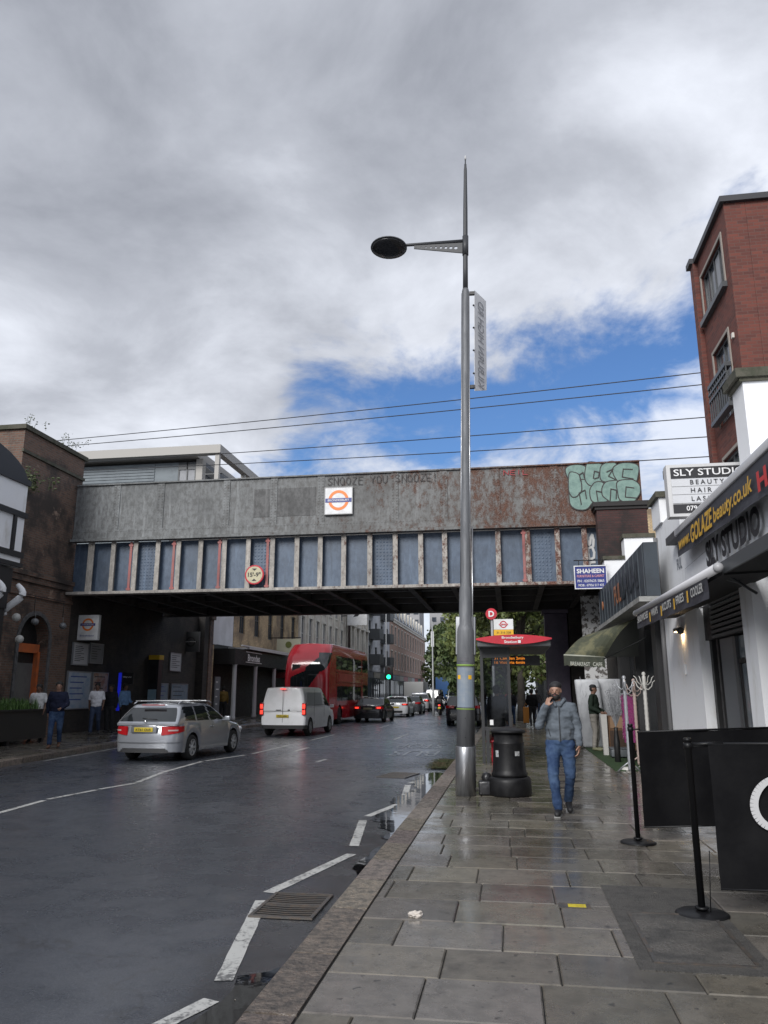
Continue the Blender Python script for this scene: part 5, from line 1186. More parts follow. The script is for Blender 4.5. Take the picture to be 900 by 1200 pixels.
# ---- litter bin
e = empty('litter_bin', (-0.06, 13.22, 0), 0, 'round black litter bin with domed lid and heavy concrete collar beside the lamp post', 'bin')
BINM = M('black bin plastic', (0.007, 0.007, 0.008), (0.011, 0.011, 0.012), ns=6, spec=.3, rough=.42, rough2=.55)
def L(mb, name, mat): return mb.build(name, mat, e)
L(MB().lathe([(.33, 0), (.345, .02), (.345, .22), (.335, .26), (.31, .285), (.28, .29)], n=36), 'base', BINM)
L(MB().lathe([(.285, .29), (.29, .33), (.275, .36), (.265, .40), (.245, .78), (.25, .80), (.25, .82), (.235, .83), (.232, .985)], n=36), 'body', BINM)
L(MB().lathe([(.232, .96), (.285, .972), (.285, .995), (.24, 1.02), (.12, 1.055), (.01, 1.065)], n=36), 'lid', BINM)
m = MB(); 
for a0, z, w, h in ((-52, .60, 14, .10), (22, .62, 18, .07)): 
    arcplate(m, .262, a0, a0 + w, z, z + h, 4)
L(m, 'sticker', M('torn sticker', (0.42, 0.43, 0.44), (0.2, 0.2, 0.2), ns=30, rough=.6))
o = MB().bbox(-.11, .11, -.15, .1, 0, .22, .03).ball((.02, 0, .26), .09, 8).build('rubbish_bag', M('black bag', (0.02, 0.02, 0.022), rough=.3, bump=.5, bs=15), loc=(-0.45, 13.25, 0)); tag(o, 'small black rubbish bag wedged between the lamp post and the bin', 'bag')

# ---- bus shelter (end-on)
e = empty('bus_shelter', (0, 21, 0), 0, 'glass bus shelter with red lens shaped fascia reading Brondesbury Station', 'bus shelter')
SFR = M('shelter frame', (0.025, 0.026, 0.028), rough=.4)
m = MB(); n = 16; top = []; botm = []
for k in range(n + 1):
    t = -1 + 2 * k / n; x = .12 + t * .88; top.append((x, 18.45, 2.85 + .085 * (1 - t * t))); botm.append((x, 18.45, 2.82 - .115 * (1 - t * t)))
m.prism(top + botm[::-1][0:], (0, .10, 0)); put(m, 'fascia', REDE, e)
text('Brondesbury', (.10, 18.44, 2.82), (1, 0, 0), (0, 0, 1), .075, INKW, e, width=.50, align='CENTER', bold=.015)
text('Station', (.05, 18.44, 2.735), (1, 0, 0), (0, 0, 1), .065, INKW, e, width=.30, align='CENTER', bold=.015)
put(MB().box(.22, .285, 18.43, 18.44, 2.735, 2.80), 'route_symbol', INKW, e)
put(MB().bbox(-.74, .98, 18.56, 22.6, 2.66, 2.80, .03), 'roof', M('shelter roof', (0.10, 0.105, 0.11), rough=.4), e)
for x, y in ((-.02, 19.0), (-.02, 22.3), (-.66, 19.0)): put(MB().box(x - .035, x + .035, y - .035, y + .035, 0, 2.66), 'post', SFR, e)
m = MB().mat(SFR).box(-.66, -.02, 18.98, 19.02, .74, .82).box(-.66, -.02, 18.98, 19.02, 2.42, 2.66).box(-.60, -.52, 18.98, 19.02, 0, .74)
put(m, 'end_frame', None, e)
def clear_glass():
    m = bpy.data.materials.new('clear dirty glass'); m.use_nodes = True; nt = m.node_tree; nt.nodes.clear()
    o = nn(nt, 'ShaderNodeOutputMaterial'); mx = nn(nt, 'ShaderNodeMixShader'); t = nn(nt, 'ShaderNodeBsdfTransparent'); g_ = nn(nt, 'ShaderNodeBsdfGlossy'); g_.inputs['Roughness'].default_value = .05
    t.inputs[0].default_value = (.66, .68, .69, 1); g_.inputs[0].default_value = (.6, .62, .65, 1); fr = nn(nt, 'ShaderNodeFresnel'); fr.inputs[0].default_value = 1.6
    nt.links.new(fr.outputs[0], mx.inputs[0]); nt.links.new(t.outputs[0], mx.inputs[1]); nt.links.new(g_.outputs[0], mx.inputs[2]); nt.links.new(mx.outputs[0], o.inputs[0]); return m
CGL = clear_glass()
put(MB().box(-.655, -.055, 18.995, 19.005, .83, 2.41), 'end_glass', CGL, e)
for a, b in ((19.05, 20.6), (20.65, 22.25)): put(MB().box(-.675, -.665, a, b, .5, 2.4), 'rear_glass', CGL, e)
put(MB().box(-.5, -.42, 18.99, 18.994, .86, .98), 'notice', INKW, e)
put(MB().bbox(-.62, -.3, 19.2, 22.1, .44, .50, .02).box(-.5, -.4, 19.5, 19.6, 0, .44).box(-.5, -.4, 21.5, 21.6, 0, .44), 'bench', REDE, e)
put(MB().box(-.52, .02, 20.98, 21.1, 2.30, 2.64) if False else MB().box(-.45, .75, 19.6, 19.75, 2.26, 2.50), 'display_box', BLACK, e)
LED = M('amber led', (1.0, 0.30, 0.03), emis=.55)
for t, z in (('31 Camden 2min', 2.40), ('16 Victoria 6min', 2.30)): text(t, (-.36, 19.59, z), (1, 0, 0), (0, 0, 1), .07, LED, e, width=.74, bold=.02, name='led_text')
# ---- bus stop flag pole
e = empty('bus_stop_flag', (-.5, 23.5, 0), 0, 'bus stop pole with red letter D disc and white roundel sign above the shelter', 'sign')
put(MB().tube([(-.47, 23.55, 0), (-.47, 23.55, 4.0)], .04, 10), 'pole', M('grey pole', (.3, .3, .31), rough=.5), e); rotx = Matrix.Rotation(R(90), 4, 'X')
put(MB().lathe([(.17, 0), (.17, .03)], (-.48, 23.5, 3.92), 28, rotx), 'stop_disc', REDE, e)
text('D', (-.48, 23.46, 3.83), (1, 0, 0), (0, 0, 1), .18, INKW, e, align='CENTER', bold=.03)
put(MB().box(-.42, .16, 23.48, 23.53, 3.45, 3.76), 'sign_panel', WSIGN, e)
put(MB().box(-.42, .16, 23.48, 23.53, 3.28, 3.445), 'route_panel', YEL, e)
text('31 316 328', (-.13, 23.47, 3.33), (1, 0, 0), (0, 0, 1), .06, INK, e, width=.42, align='CENTER')
roundel(e, (-.13, 23.474, 3.60), .105, 'BUS STOP', REDE, REDE)

# ---- cafe barriers
BANB = M('black barrier canvas', (0.004, 0.004, 0.005), (0.007, 0.007, 0.008), ns=3, spec=.14, rough=.7, bump=.35, bs=5)
def barrier_post(x, y, label, arm):
    e = empty('barrier_post', (x, y, 0), 0, label, 'barrier post', 'cafe barrier posts')
    MB().lathe([(.19, 0), (.19, .012), (.17, .022), (.04, .03)], n=40).build('base', M('black powder coat', (0.007, 0.007, 0.008), rough=.4, spec=.3), e)
    MB().lathe([(.026, .03), (.026, 1.235), (.030, 1.237), (.030, 1.26)], n=16).build('pole', MATS['black powder coat'], e)
    c = MB().lathe([(.034, 1.18), (.034, 1.225)], n=14); c.tube([(0, 0, 1.20), arm], .009, 6); c.build('hook', MATS['black powder coat'], e)
    MB().lathe([(.045, .04), (.05, .05), (.045, .06)], n=14).build('collar', MATS['black powder coat'], e)
    return e
barrier_post(1.345, 6.51, 'front black barrier post whose round base stands on the patched pavement', (.16, 0, 1.20))
barrier_post(1.325, 9.34, 'rear black barrier post behind the big canvas screen', (.1, 0, 1.20))
def canvas(name, a, b, z0a, z1a, z0b, z1b, label, sag=.012, seed=1):
    a, b = Vector(a), Vector(b); m = MB(); nu, nv = 24, 10; d = (b - a).normalized(); nr = Vector((d.y, -d.x, 0)); g = []
    for i in range(nu + 1):
        for j in range(nv + 1):
            t, s = i / nu, j / nv; p = a.lerp(b, t); z = (z0a + (z0b - z0a) * t) * (1 - s) + (z1a + (z1b - z1a) * t) * s - sag * math.sin(math.pi * t) * s
            w = mnoise.noise(Vector((t * 4 + seed, s * 2, 0))) * .035 + .012 * math.sin(t * 19 + s * 3) * (1 - .6 * s) + .010 * mnoise.noise(Vector((t * 12, s * 7 + seed, 2)))
            g.append(p + nr * w + Vector((0, 0, z)))
    for off in (0, .004):
        m.add([p + nr * off for p in g], [(i * (nv + 1) + j, (i + 1) * (nv + 1) + j, (i + 1) * (nv + 1) + j + 1, i * (nv + 1) + j + 1) for i in range(nu) for j in range(nv)], True)
    e = empty(name, (a.x, a.y, 0), 0, label, 'barrier', 'cafe barrier screens'); put(m, 'canvas', BANB, e)
    put(MB().tube([a + Vector((0, 0, z1a)), b + Vector((0, 0, z1b))], .011, 8), 'top_rail', MATS['black powder coat'], e)
    put(MB().tube([a + Vector((0, 0, z0a)), b + Vector((0, 0, z0b))], .009, 8), 'bottom_rail', MATS['black powder coat'], e)
    return e
canvas('canvas_barrier', (1.40, 9.34, 0), (3.3, 9.9, 0), .165, 1.17, .165, 1.22, 'rear plain black canvas barrier screen between post and shopfront')
e = canvas('canvas_barrier', (1.49, 6.50, 0), (3.2, 6.50, 0), .185, 1.215, .185, 1.24, 'front black canvas barrier screen with white script lettering at the right edge', seed=4)
put(MB().tube([(1.38, 6.51, 1.21), (1.6, 6.5, 1.225)], .013, 8).tube([(1.40, 6.49, .02), (1.43, 6.49, .45)], .004, 5), 'hook', MATS['black powder coat'], e)
# script capital C with a long tail, then lower case letters
SCR = M('white script print', (0.50, 0.50, 0.51), rough=.6)
def ribbon(mb, pts, ws, y):
    for i in range(len(pts) - 1):
        p, q = Vector(pts[i]), Vector(pts[i + 1]); d = (q - p).normalized(); n = Vector((-d.y, d.x)); a, b = ws[i] / 2, ws[i + 1] / 2
        mb.quad((p.x + n.x * a, y, p.y + n.y * a), (p.x - n.x * a, y, p.y - n.y * a), (q.x - n.x * b, y, q.y - n.y * b), (q.x + n.x * b, y, q.y + n.y * b)); y -= .0002
m = MB(); cx, cz = 1.965, .80; pts = []; ws = []
for k in range(34):
    t = R(62 + k * 8.0); r_ = 1.0; pts.append((cx + .19 * math.cos(t) + .03 * math.sin(t), cz + .185 * math.sin(t))); ws.append(.020 + .040 * max(0, math.sin(math.pi * k / 33)) ** 1.2)
ribbon(m, pts, ws, 6.465)
pts = []; ws = []
for k in range(20): t = R(70 + k * 15); pts.append((cx + .055 + .05 * math.cos(t), cz + .01 + .085 * math.sin(t))); ws.append(.02 + .01 * math.sin(k / 3))
ribbon(m, pts, ws, 6.455)
put(m, 'script_letter', SCR, e)

# ---- goods on the shop forecourt
GRASS = M('artificial turf', (0.025, 0.055, 0.018), (0.035, 0.07, 0.022), ns=40, rough=.8, bump=.5, bs=200)
tag(MB().box(2.13, 3.3, 17.6, 25.0, 0.001, 0.016).build('turf_mat', GRASS), 'strip of artificial green turf along the furniture shopfront', 'mat')
WRAP = M('plastic wrapped mattress', (0.42, 0.43, 0.45), (0.50, 0.51, 0.53), ns=3, rough=.28, rough2=.5, bump=.5, bs=7)
def mattress(c, w, d, h, rz, label, lean=0.0):
    e = empty('wrapped_mattress', c, rz, label, 'mattress', 'wrapped mattresses outside the furniture shop')
    bm = bmesh.new(); bmesh.ops.create_grid(bm, x_segments=1, y_segments=1, size=1); bm.free()
    m = MB(); m.bbox(-w / 2, w / 2, -d / 2, d / 2, 0, h, .07)
    m.v = [(v[0] + lean * v[2], v[1] + .012 * math.sin(v[2] * 9 + v[0] * 4), v[2]) for v in m.v]
    m.build('mattress', WRAP, e)
    f = MB()
    rnd = random.Random(int(w * 100))
    for k in range(14):
        x = rnd.uniform(-w / 2, w / 2 - .1); z = rnd.uniform(.1, h - .3); L_ = rnd.uniform(.15, .5)
        f.tube([(x + lean * z, -d / 2 - .004, z), (x + .05 + lean * z, -d / 2 - .008, z + L_ / 2), (x + .02 + lean * z, -d / 2 - .004, z + L_)], .006, 5, False)
    f.build('plastic_folds', WRAP, e); return e
mattress((2.45, 24.55, .018), .72, .25, 1.98, 0.0, 'white plastic wrapped mattress standing upright behind the man in the cap', -.08)
mattress((3.0, 24.85, .018), .9, .25, 2.0, .1, 'second wrapped mattress leaning behind the first, nearer the shop wall')
WOODM = M('brown wood veneer', (0.14, 0.075, 0.04), (0.10, 0.055, 0.03), ns=5, rough=.45, stretch=(1, 1, 8))
e = empty('wooden_cabinet', (2.75, 22.0, .018), 0.12, 'brown wooden desk cabinet with white side panel on the green turf', 'cabinet')
MB().box(-.26, .42, -.3, .3, .12, .99).build('carcass', WOODM, e); MB().box(-.22, .40, -.315, -.301, .68, .96).build('drawer', M('tan drawer front', (0.24, 0.15, 0.09), rough=.5), e)
m = MB(); m.prism([(-.42, -.32, 0), (-.30, -.32, 0), (-.30, -.32, 1.03), (-.46, -.32, 1.03)], (0, .1, 0)); m.build('side_panel', M('dirty white board', (.45, .44, .42), rough=.6), e)
MB().box(-.24, .18, -.31, -.301, .15, .62).build('door', M('dark wood', (.05, .03, .02), rough=.5), e)
o = MB().bbox(-.28, .28, -.2, .2, .02, .22, .03).box(-.3, .3, -.22, .22, .221, .245).build('storage_crate', M('grey crate', (0.10, 0.11, 0.12), rough=.5), loc=(2.72, 20.9, .018)); tag(o, 'low dark storage crate on the turf in front of the cabinet', 'crate')
def stand(x, y, h, col, label, hooks=6, r=.03, tw=True):
    e = empty('hat_stand', (x, y, .0), 0, label, 'hat stand', 'hat stands outside the furniture shop')
    prof = [(r * (1 + .18 * (k % 2)), .04 + h * k / 36) for k in range(37)] if tw else [(r, .04), (r, h)]
    MB().lathe(prof + [(r * .6, h + .05), (.045, h + .09), (.03, h + .13), (.004, h + .14)], n=12).build('pole', col, e)
    for k in range(hooks):
        a = 2 * math.pi * k / hooks + .3; c, s = math.cos(a), math.sin(a); z = h - .12 - .1 * (k % 2)
        MB().tube([(0, 0, z), (c * .08, s * .08, z - .03), (c * .16, s * .16, z + .04), (c * .19, s * .19, z + .13), (c * .24, s * .24, z + .17)], [.014, .013, .012, .011, .008], 6).build('hook', col, e)
    for k in range(3):
        a = 2 * math.pi * k / 3 + .5; MB().tube([(0, 0, .22), (math.cos(a) * .14, math.sin(a) * .14, .12), (math.cos(a) * .26, math.sin(a) * .26, .01)], [.018, .016, .02], 6).build('foot', col, e)
    return e
SILV = M('silver stand paint', (0.34, 0.35, 0.37), rough=.35, metal=.4); WST = M('white stand paint', (0.50, 0.49, 0.46), rough=.45); BST = M('blush stand paint', (0.36, 0.28, 0.25), rough=.5)
stand(2.38, 17.2, 1.82, SILV, 'silver studded hat stand nearest the pavement edge', 6, .034)
stand(2.95, 18.2, 1.92, WST, 'white hat stand with curled hooks nearest the white wall', 8, .038)
stand(2.78, 18.6, 1.78, BST, 'blush pink hat stand between the silver and the white ones', 6, .034)
tag(MB().lathe([(.16, 0), (.17, .02), (.12, .06), (.04, .07)], n=16, M4=Matrix.Diagonal((1, 1, 1, 1))).build('stand_foot', WST, loc=(2.42, 17.75, 0)), 'white round stand foot on the pavement edge by the turf', 'base')
# magenta sequin garment and silver artificial branches
m = MB(); rnd = random.Random(5)
for i in range(1500):
    x = rnd.uniform(-.14, .14); z = rnd.uniform(.55, 1.55); y = rnd.uniform(-.07, .07); s = .018; a = rnd.random() * 6.3
    m.quad((x, y, z), (x + s * math.cos(a), y - .005, z + s * math.sin(a)), (x + s * math.cos(a) - s * math.sin(a), y + .004, z + s * math.sin(a) + s * math.cos(a)), (x - s * math.sin(a), y, z + s * math.cos(a)))
m.box(-.12, .12, -.05, .05, .5, 1.5)
e = empty('magenta_garland', (2.66, 18.9, 0), 0, 'magenta sequinned cloth hanging between the hat stands', 'cloth')
m.build('cloth', M('magenta sequins', (0.14, 0.012, 0.075), (0.30, 0.05, 0.18), ns=60, rough=.35), e)
def branches(c, label, seed, n=40, h=.9, col=SILV, base=.5):
    e = empty('artificial_branches', c, 0, label, 'decoration', 'artificial branch arrangements'); rnd = random.Random(seed); m = MB()
    for i in range(n):
        a = rnd.random() * 6.3; sp = rnd.uniform(.05, .3); z = base + h * rnd.uniform(.5, 1); p = [(0, 0, base), (math.cos(a) * sp * .5, math.sin(a) * sp * .5, (base + z) / 2 + .05), (math.cos(a) * sp, math.sin(a) * sp, z)]
        m.tube(p, [.006, .004, .002], 4, False)
        for k in range(6):
            q = Vector(p[1]).lerp(Vector(p[2]), k / 5) + Vector([rnd.gauss(0, .03) for _ in range(3)]); s = .014
            m.add([q + Vector((s, 0, 0)), q + Vector((-s, 0, 0)), q + Vector((0, s, 0)), q + Vector((0, -s, 0)), q + Vector((0, 0, s)), q + Vector((0, 0, -s))], [(0, 2, 4), (2, 1, 4), (1, 3, 4), (3, 0, 4), (2, 0, 5), (1, 2, 5), (3, 1, 5), (0, 3, 5)])
    m.build('twigs', col, e); MB().lathe([(.05, 0), (.07, .02), (.07, base * .6), (.04, base * .9), (.05, base)], n=16).build('vase', BLACK, e); return e
branches((2.45, 19.6, 0), 'bare silvery artificial branches behind the silver hat stand', 3, 46, 1.0, SILV, .8)
branches((2.85, 20.0, 0), 'dark leafy artificial branches above the cabinet', 9, 50, .7, M('dark twigs', (0.05, 0.055, 0.045), rough=.7), .95)

# ---- left pavement: planter, station signs and posters
def lz(x, y): return gleft(x, y)
e = empty('planter', (-14.9, 21.3, lz(-14.9, 21.3)), 0, 'long black timber planter with green grasses outside the pub', 'planter')
MB().box(-.8, .65, -2.2, 1.45, .10, .92).box(-.85, .7, -2.25, 1.5, .921, .97).build('box', M('black planter timber', (0.018, 0.018, 0.018), rough=.55), e)
for x, y in ((-.7, 1.3), (.5, 1.3), (.5, -2.0), (.5, -.4)): MB().box(x, x + .12, y, y + .12, -.03, .10).build('foot', BLACK, e)
m = MB(); rnd = random.Random(2)
for i in range(1300):
    x, y = rnd.uniform(-.75, .6), rnd.uniform(-2.15, 1.4); h = rnd.uniform(.12, .42); a = rnd.random() * 6.3; l = rnd.uniform(0, .22); w = .014
    p = Vector((x, y, .93)); q = p + Vector((math.cos(a) * l * .3, math.sin(a) * l * .3, h * .6)); r_ = p + Vector((math.cos(a) * l, math.sin(a) * l, h)); n = Vector((-math.sin(a), math.cos(a), 0)) * w
    m.quad(p - n, p + n, q + n, q - n); m.add([q - n, q + n, r_], [(0, 1, 2)])
m.build('grass', M('planter grass', (0.085, 0.17, 0.035), (0.05, 0.11, 0.025), ns=9, rough=.6), e)
rotx = Matrix.Rotation(R(90), 4, 'X')
e = empty('station_sign', (-15.57, 27.0, 3.5), 0, 'white lightbox station roundel sign projecting from the dark wall below the bridge', 'sign')
put(MB().bbox(-15.99, -15.16, 26.95, 27.12, 3.52, 4.46, .015), 'panel', WSIGN, e)
roundel(e, (-15.585, 26.943, 4.10), .235, 'OVERGROUND')
text('Brondesbury', (-15.585, 26.94, 3.64), (1, 0, 0), (0, 0, 1), .085, INKB, e, width=.56, align='CENTER')
def wallboard(name, y0, y1, z0, z1, label, mats, lines=0, x=-15.995, cat='notice', group=None, d=.05, rows=()):
    e = empty(name, (x, (y0 + y1) / 2, z0), 0, label, cat, group)
    put(MB().box(x, x + d, y0, y1, z0, z1), 'panel', mats[0], e)
    f = MB(); b = .04
    for q in ((y0 - b, y1 + b, z0 - b, z0 - .002), (y0 - b, y1 + b, z1 + .002, z1 + b), (y0 - b, y0 - .002, z0, z1), (y1 + .002, y1 + b, z0, z1)): f.box(x, x + d + .015, *q)
    put(f, 'frame', mats[1], e)
    if lines:
        m = MB(); rnd = random.Random(int(y0 * 10)); hh = (z1 - z0)
        for k in range(lines):
            z = z1 - hh * (.12 + .8 * k / lines); m.box(x + d + .001, x + d + .003, y0 + .1 * (y1 - y0), y0 + (y1 - y0) * rnd.uniform(.5, .9), z - hh * .018, z + hh * .014)
        put(m, 'print', mats[2], e)
    return e
ALU = M('poster frame', (0.24, 0.25, 0.27), rough=.4, metal=.3); PAP = M('notice white', (0.42, 0.43, 0.45), rough=.5); PAPD = M('notice grey', (0.17, 0.18, 0.19), rough=.5); MAPM = M('map paper', (0.38, 0.43, 0.50), (0.24, 0.33, 0.45), ns=4, rough=.4)
wallboard('station_notice', 26.75, 27.75, 2.65, 3.40, 'white printed station notice directly under the white roundel lightbox', (PAP, ALU, INK), 9)
wallboard('station_notice', 27.95, 28.85, 2.75, 3.45, 'grey printed station notice right of the white one on the dark wall', (PAPD, ALU, INK), 6)
wallboard('poster_case', 26.55, 28.1, 1.05, 2.35, 'large framed pale map poster behind the man in the white shirt', (MAPM, ALU, INKB), 5)
wallboard('poster_case', 28.3, 29.4, 1.25, 2.35, 'smaller framed poster with orange heading between the map and the blue light', (M('poster mixed', (0.38, 0.32, 0.28), (0.30, 0.15, 0.09), ns=5, rough=.4), ALU, INK), 4)
e = empty('blue_light_post', (-15.6, 29.9, 0), 0, 'vertical blue lit strip beside the station entrance', 'sign'); put(MB().box(-15.72, -15.63, 29.85, 29.95, .9, 2.4), 'strip', M('blue lit strip', (0.01, 0.02, 0.55), emis=.30), e)
put(MB().box(-15.60, -15.1, 29.9, 29.98, 1.95, 2.40), 'panel', BLACK, e); text('Way out', (-15.55, 29.89, 2.18), (1, 0, 0), (0, 0, 1), .09, INKW, e, width=.38)
e = empty('ticket_machine', (-15.8, 33.1, 0), 0, 'tall dark help point with bright yellow top against the dark wall', 'machine')
put(MB().box(-15.9, -15.45, 32.9, 33.3, .15, 3.05), 'cabinet', M('dark cabinet', (0.02, 0.022, 0.025), rough=.4), e); put(MB().box(-15.93, -15.42, 32.87, 33.33, 3.052, 3.25), 'top', M('yellow cap', (0.60, 0.38, 0.02), rough=.5), e)
put(MB().box(-15.87, -15.48, 32.88, 32.898, 1.0, 1.75).box(-15.87, -15.48, 32.88, 32.898, .5, .95), 'panel', M('pale blue screen', (0.26, 0.40, 0.50), (0.32, 0.44, 0.50), ns=6, rough=.3), e)
put(MB().box(-15.82, -15.53, 32.88, 32.898, 2.0, 2.8), 'slot_panel', BLACK, e)
wallboard('station_notice', 35.2, 36.4, 2.65, 3.45, 'white notice on the far part of the dark wall under the dim roundel', (PAP, ALU, INK), 7)
wallboard('poster_case', 34.2, 35.1, 1.0, 2.0, 'left one of the two pale blue posters on the far dark wall', (M('blue poster', (.16, .22, .28), (.24, .28, .32), ns=4, rough=.4), ALU, INKB), 4)
wallboard('poster_case', 35.5, 37.4, 1.0, 2.0, 'right one of the two pale blue posters on the far dark wall', (MATS['blue poster'], ALU, INK), 4)
e = empty('station_sign', (-15.9, 37.3, 3.6), 0, 'dim unlit black roundel sign on the dark wall under the bridge', 'sign')
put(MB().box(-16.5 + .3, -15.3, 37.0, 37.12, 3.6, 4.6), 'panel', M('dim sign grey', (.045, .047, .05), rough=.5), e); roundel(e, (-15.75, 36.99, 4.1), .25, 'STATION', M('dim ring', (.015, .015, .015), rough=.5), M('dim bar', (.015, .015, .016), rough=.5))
wallboard('information_board', 39.9, 40.5, .5, 2.4, 'tall grey information board beyond the brick pier', (M('grey board', (.16, .17, .18), rough=.4), ALU, INKW), 4, x=-15.5)
m = MB().tube([(0, 0, 0), (0, 1.9, .0)], .015, 6)
for y in (0.1, 1.8): m.tube([(0, y, 0), (0, y, -.55)], .012, 6); m.tube([(-.5, y, .1), (0, y, 0)], .012, 6)
e = empty('sign_bracket', (-15.5, 23.3, 4.75), 0, 'black iron bracket frame over the arched doorway', 'bracket'); m.build('rail', BLACK, e)
for y in (.2, 1.85): MB().ball((.0, y, -.85), .13, 10, (1, 1, .9)).tube([(0, y, -.55), (0, y, -.8)], .01, 5).build('bulkhead_lamp', M('grey glass lamp', (.16, .17, .18), rough=.3), e)
# ================================================================ VEHICLES (local +Y is forward, y = 0 at the rear bumper)
def interp(tab, x):
    if x <= tab[0][0]: return tab[0][1]
    for (a, b), (c, d) in zip(tab, tab[1:]):
        if x <= c:
            t = (x - a) / (c - a); t = t * t * (3 - 2 * t) if len(tab) > 3 else t
            return b + (d - b) * t
    return tab[-1][1]
def interl(tab, x):
    if x <= tab[0][0]: return tab[0][1]
    for (a, b), (c, d) in zip(tab, tab[1:]):
        if x <= c: return b + (d - b) * (x - a) / (c - a)
    return tab[-1][1]
def outline(y0, y1, hw, rr, rf, br=.04, bf=.06, NR=6, NC=7, NS=70, NF=5):
    """right half of a plan outline, rear centre to front centre; br/bf = bow of rear and front"""
    pts = []
    for k in range(NR): x = (hw - rr) * k / NR; pts.append((x, y0 + br * (x / hw) ** 2))
    yb = y0 + br * ((hw - rr) / hw) ** 2
    for k in range(NC): t = math.pi / 2 * k / NC; pts.append((hw - rr + rr * math.sin(t), yb + rr * (1 - math.cos(t))))
    yf = y1 - bf * ((hw - rf) / hw) ** 2
    for k in range(NS): pts.append((hw, (yb + rr) + ((yf - rf) - (yb + rr)) * k / NS))
    for k in range(NC): t = math.pi / 2 * k / NC; pts.append((hw - rf + rf * math.cos(t), yf - rf + rf * math.sin(t)))
    for k in range(NF + 1): x = (hw - rf) * (1 - k / NF); pts.append((x, y1 - bf * (x / hw) ** 2))
    return pts
class Grid:
    """collects faces by part key"""
    def __init__(s): s.parts = {}
    def quad(s, key, a, b, c, d): s.parts.setdefault(key, MB()).quad(a, b, c, d)
def weld(o, d=.0005):
    bm = bmesh.new(); bm.from_mesh(o.data); bmesh.ops.remove_doubles(bm, verts=bm.verts, dist=d); bmesh.ops.recalc_face_normals(bm, faces=bm.faces)
    for f in bm.faces: f.smooth = True
    bm.to_mesh(o.data); bm.free()
def sharpen(o, ang=35):
    bm = bmesh.new(); bm.from_mesh(o.data)
    for ed in bm.edges:
        if len(ed.link_faces) == 2 and ed.calc_face_angle(0) > R(ang): ed.smooth = False
    bm.to_mesh(o.data); bm.free()
def key_is_side(k): return isinstance(k, str) and k.startswith('side_window')
def make_wheel(parent, x, y, r, w, s, rim, spokes=7):
    """s = +1 right side"""
    e = bpy.data.objects.new('wheel', None); COL.objects.link(e); e.parent = parent; e.location = (x, y, r)
    roty = Matrix.Rotation(R(90), 4, 'Y')
    MB().lathe([(r * .66, -w / 2), (r * .93, -w / 2), (r, -w / 2 + .03), (r, w / 2 - .03), (r * .93, w / 2), (r * .66, w / 2)], n=28, M4=roty, caps=False).build('tyre', RUBBER, e)
    m = MB(); face = s * (w / 2 - .015)
    m.lathe([(r * .66, w / 2 - .01), (r * .66, -w / 2 + .01)], (0, 0, 0), 24, roty, caps=False)
    m2 = MB(); m2.lathe([(r * .67, 0), (r * .67, .01)], (s * (w / 2 - .07) - .005, 0, 0), 24, roty); dk = m2
    for k in range(spokes):
        a = 2 * math.pi * k / spokes; c, sn = math.cos(a), math.sin(a); t = Vector((0, -sn, c)); u = Vector((0, c, sn))
        p = [u * r * .10 + t * r * .07, u * r * .10 - t * r * .07, u * r * .64 - t * r * .10, u * r * .64 + t * r * .10]
        m.prism([v + Vector((face, 0, 0)) for v in p], (-s * .03, 0, 0))
    m.lathe([(r * .16, -.02), (r * .14, .02)], (face, 0, 0), 14, roty)
    nring = 24
    for k in range(nring):
        a, b = 2 * math.pi * k / nring, 2 * math.pi * (k + 1) / nring
        m.quad((face + s * .005, r * .60 * math.cos(a), r * .60 * math.sin(a)), (face + s * .005, r * .60 * math.cos(b), r * .60 * math.sin(b)), (face + s * .012, r * .68 * math.cos(b), r * .68 * math.sin(b)), (face + s * .012, r * .68 * math.cos(a), r * .68 * math.sin(a)))
    m.build('rim', rim, e); dk.build('brake_disc', BLACK, e)
    return e
